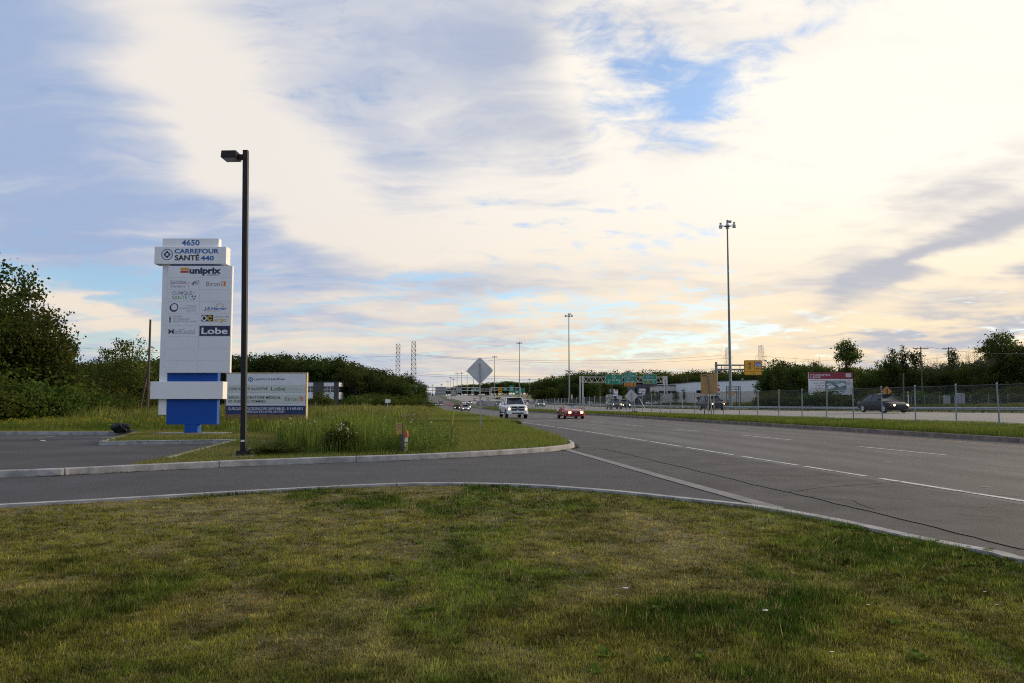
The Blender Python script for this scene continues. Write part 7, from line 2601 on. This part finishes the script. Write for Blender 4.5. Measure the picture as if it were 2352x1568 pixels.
def tall_weeds():
    N = 560000
    u = RNG.random(N)
    y = 23.2 * (270 / 23.2) ** (u ** 1.25)
    x = -112 + RNG.random(N) * 112
    lim = .70 * y + 4
    k = weed_zone(x, y) & (np.abs(x) < lim)
    # keep the density roughly even on the ground near by
    x, y = x[k], y[k]
    kerbk = np.interp(x, [p.x for p in far_kerb], [p.y for p in far_kerb]) + .55
    k = y > kerbk
    x, y = x[k], y[k]
    n = vnoise(x, y, 5.0, 51, 4)
    n2 = vnoise(x, y, 1.6, 52, 3)
    t = mixv((0.075, 0.130, 0.020), (0.205, 0.245, 0.048), n2 * 2 - .5)
    t = mixv(t, np.array((0.26, 0.22, 0.09)), np.clip((n - .52) * 4, 0, 1) * np.clip((y - 40) / 70, .12, .6))
    tuft_ = vnoise(x, y, .7, 58, 2)
    t = t * (RNG.uniform(.5, 1.4, len(x)) * np.clip(.1 + 1.75 * tuft_, .3, 1.6))[:, None]
    near_k = np.clip((y - np.interp(x, [p.x for p in far_kerb], [p.y for p in far_kerb])) / 2.5, .35, 1)
    xr_ = np.interp(y, [20, 24, 28, 33, 40, 50, 62, 90, 130, 260], [-1.0, -1.6, -1.8, -2.6, -4.2, -5.2, -6.2, -8.6, -11.5, -25])
    h = RNG.uniform(.45, 1.05, len(x)) * (.25 + 1.5 * n2 * (.5 + n)) * near_k * np.clip((xr_ - x) / 2.2, .25, 1) * np.where((y > 34) & (x < -8.5) & (y < 50), .5, 1.0)
    w = (.006 + .00055 * y) * RNG.uniform(.6, 1.4, len(x))
    Wv = x - edge(y)
    Wv = np.where(Wv > 0, Wv / wsc(y), Wv)
    z = np.where(y > 66, land_zv(Wv, y) - .03, .10)
    blades('tall_weeds', np.stack([x, y], 1), z, h, w, t, .28, bent=True)
    # reed plumes, brownish, further back
    k = (RNG.random(len(x)) < .05) & (y > 45)
    tt = np.array((0.16, 0.11, 0.065))[None] * RNG.uniform(.6, 1.3, k.sum())[:, None]
    blades('reed_plumes', np.stack([x[k], y[k]], 1), z[k] + h[k] * .8, RNG.uniform(.18, .40, k.sum()), .02 + .0009 * y[k], tt, .4)
tall_weeds()

def broad_weeds():
    """leafy stalks: many leaves up each stem"""
    vs, fs, ts = [], [], []
    rg = random.Random(77)
    cnt = 0
    while cnt < 1500:
        y = 23.5 + 26 * rg.random() ** 1.6
        x = rg.uniform(-10, -1)
        if not weed_zone(np.array([x]), np.array([y]))[0] or y < np.interp(x, [p.x for p in far_kerb], [p.y for p in far_kerb]) + .7:
            continue
        cnt += 1
        H = rg.uniform(.35, .95)
        col = Vector((.085, .145, .028)) * rg.uniform(.6, 1.5)
        lean = Vector((rg.gauss(0, .12), rg.gauss(0, .12), 0))
        m = rg.randint(7, 13)
        for i in range(m):
            f = (i + 1) / m
            b = Vector((x, y, .12 + H * f)) + lean * f
            a = rg.uniform(0, 6.28)
            d = Vector((math.cos(a), math.sin(a), rg.uniform(-.3, .5)))
            sd = Vector((-math.sin(a), math.cos(a), 0))
            L = rg.uniform(.07, .15) * (1.2 - .5 * f)
            o = len(vs)
            vs += [b, b + d * L * .5 + sd * L * .25, b + d * L, b + d * L * .5 - sd * L * .25]
            fs.append((o, o + 1, o + 2, o + 3))
            ts += [tuple(col * rg.uniform(.7, 1.3))] * 4
    me = raw_mesh('leafy_weeds', np.array([tuple(v) for v in vs]), np.array(fs), m_blade, np.array(ts))
    tag(link('leafy_weeds', me), kind='stuff')
broad_weeds()

def flowers(name, n, zone, col, size, zr):
    vs, fs, ts = [], [], []
    rg = random.Random(hash(name) % 1000 if False else len(name) * 13)
    for _ in range(n):
        x, y = zone(rg)
        z = (ground_at(x, y) if y > 66 else .12) + rg.uniform(*zr)
        s = size * rg.uniform(.6, 1.4)
        for k in range(3):
            c = Vector((x + rg.gauss(0, s * 1.2), y + rg.gauss(0, s * 1.2), z + rg.gauss(0, s * .7)))
            a = rg.uniform(0, 3)
            u, v = Vector((math.cos(a), math.sin(a), rg.uniform(-.4, .4))) * s, Vector((-math.sin(a) * .5, math.cos(a) * .5, .8)) * s
            o = len(vs)
            vs += [c - u, c - v, c + u, c + v]
            fs.append((o, o + 1, o + 2, o + 3))
            ts += [tuple(Vector(col) * rg.uniform(.7, 1.2))] * 4
    me = raw_mesh(name, np.array([tuple(v) for v in vs]), np.array(fs), m_blade, np.array(ts))
    tag(link(name, me), kind='stuff')
def z_meadow(rg):
    y = rg.uniform(41, 54)
    return rg.uniform(-.66 * y, -.30 * y), y
def z_weeds(rg):
    while True:
        y = 24 + 40 * rg.random() ** 1.7
        x = rg.uniform(-12, -2)
        if weed_zone(np.array([x]), np.array([y]))[0] and y > np.interp(x, [p.x for p in far_kerb], [p.y for p in far_kerb]) + 1:
            return x, y
def z_shrub(rg):
    g = gp(786, 1040, .13)
    return g.x + rg.gauss(.05, .25), g.y - .3 + rg.gauss(0, .1)
flowers('yellow_flowers', 260, z_meadow, (.36, .29, .03), .04, (.25, .60))
flowers('white_flowers', 34, z_weeds, (.50, .50, .46), .028, (.45, .85))
flowers('white_blossoms', 12, z_shrub, (.6, .6, .55), .022, (.45, .85))

# ---- meadow behind the parking lot
def meadow():
    N = 100000
    y = RNG.uniform(40.8, 64, N)
    x = RNG.uniform(-48, -9, N)
    k = (x > -.70 * y - 2) & (y > np.interp(x, [-24.5, -17, -14], [41.5, 41.0, 43.5]))
    x, y = x[k], y[k]
    n = vnoise(x, y, 3, 61, 3)
    t = mixv((0.095, 0.155, 0.022), (0.205, 0.220, 0.045), n * 1.6 - .3) * RNG.uniform(.6, 1.4, len(x))[:, None]
    h = RNG.uniform(.15, .60, len(x)) * (.5 + n) * np.clip((y - 40.5) / 3, .25, 1)
    blades('meadow_grass', np.stack([x, y], 1), np.full(len(x), .12), h, RNG.uniform(.015, .035, len(x)), t, .35, bent=True)
meadow()

# ---- median strip and highway verges
def band_grass(name, w0, w1, y0, y1, N, h0, h1, c0, c1, wd, power=1.6, kerb=False):
    y = y0 + (y1 - y0) * RNG.random(N) ** power
    W = RNG.uniform(w0, w1, N)
    e, s = edge(y), wsc(y)
    x = e + np.where(W > 0, W * s, W)
    zz = land_zv(W, y) - .02
    n = vnoise(x, y, 2.2, 71, 3)
    t = mixv(c0, c1, n * 1.8 - .4) * RNG.uniform(.6, 1.4, N)[:, None]
    h = RNG.uniform(h0, h1, N) * (.6 + .8 * n)
    if kerb:
        h *= np.clip(1.5 - (W - w0) * .35, .7, 1.5)
    w = (wd + .0006 * y) * RNG.uniform(.7, 1.3, N)
    blades(name, np.stack([x, y], 1), zz, h, w, t, .45)
band_grass('median_grass', 14.05, 18.45, 22, 260, 170000, .10, .24, (.110, .170, .022), (.190, .220, .045), .004, kerb=True)
band_grass('guardrail_grass', 52.6, 61.9, 40, 260, 60000, .15, .40, (.075, .110, .020), (.150, .160, .045), .01)
band_grass('far_verge_grass', 84.2, 112, 80, 300, 80000, .20, .55, (.07, .10, .02), (.13, .14, .04), .012, 1.2)
band_grass('roadside_grass', -7.5, -.9, 58, 420, 110000, .15, .40, (.130, .185, .036), (.225, .235, .065), .006, 2.0)

# ---- dry litter washed along the kerb bases
def gutter_debris():
    vs, fs, ts = [], [], []
    rg = random.Random(91)
    for line, sd, n in ((far_kerb, -1, 2600), (near_kerb, 1, 900)):
        P_ = [p for p in line if -14 < p.x < 6 and p.y > 6]
        O_ = offset_line(P_, sd * .05)
        for _ in range(n):
            i = rg.randrange(len(O_) - 1)
            if math.sin(i * 1.7) < -.2 and rg.random() < .8:
                continue
            c = O_[i].lerp(O_[i + 1], rg.random())
            nn = (O_[i] - P_[i]).normalized()
            c = c + nn * abs(rg.gauss(0, .07))
            s_ = rg.uniform(.012, .035)
            a = rg.uniform(0, 3.1)
            u, v = Vector((math.cos(a), math.sin(a), 0)) * s_, Vector((-math.sin(a), math.cos(a), 0)) * s_ * .6
            z = Vector((0, 0, rg.uniform(.006, .02)))
            o = len(vs)
            vs += [c - u + z, c - v + z, c + u + z, c + v + z]
            fs.append((o, o + 1, o + 2, o + 3))
            ts += [tuple(Vector((.10, .075, .045)) * rg.uniform(.4, 1.3))] * 4
    me = raw_mesh('gutter_debris', np.array([tuple(v) for v in vs]), np.array(fs), m_blade, np.array(ts))
    tag(link('gutter_debris', me), kind='stuff')
gutter_debris()
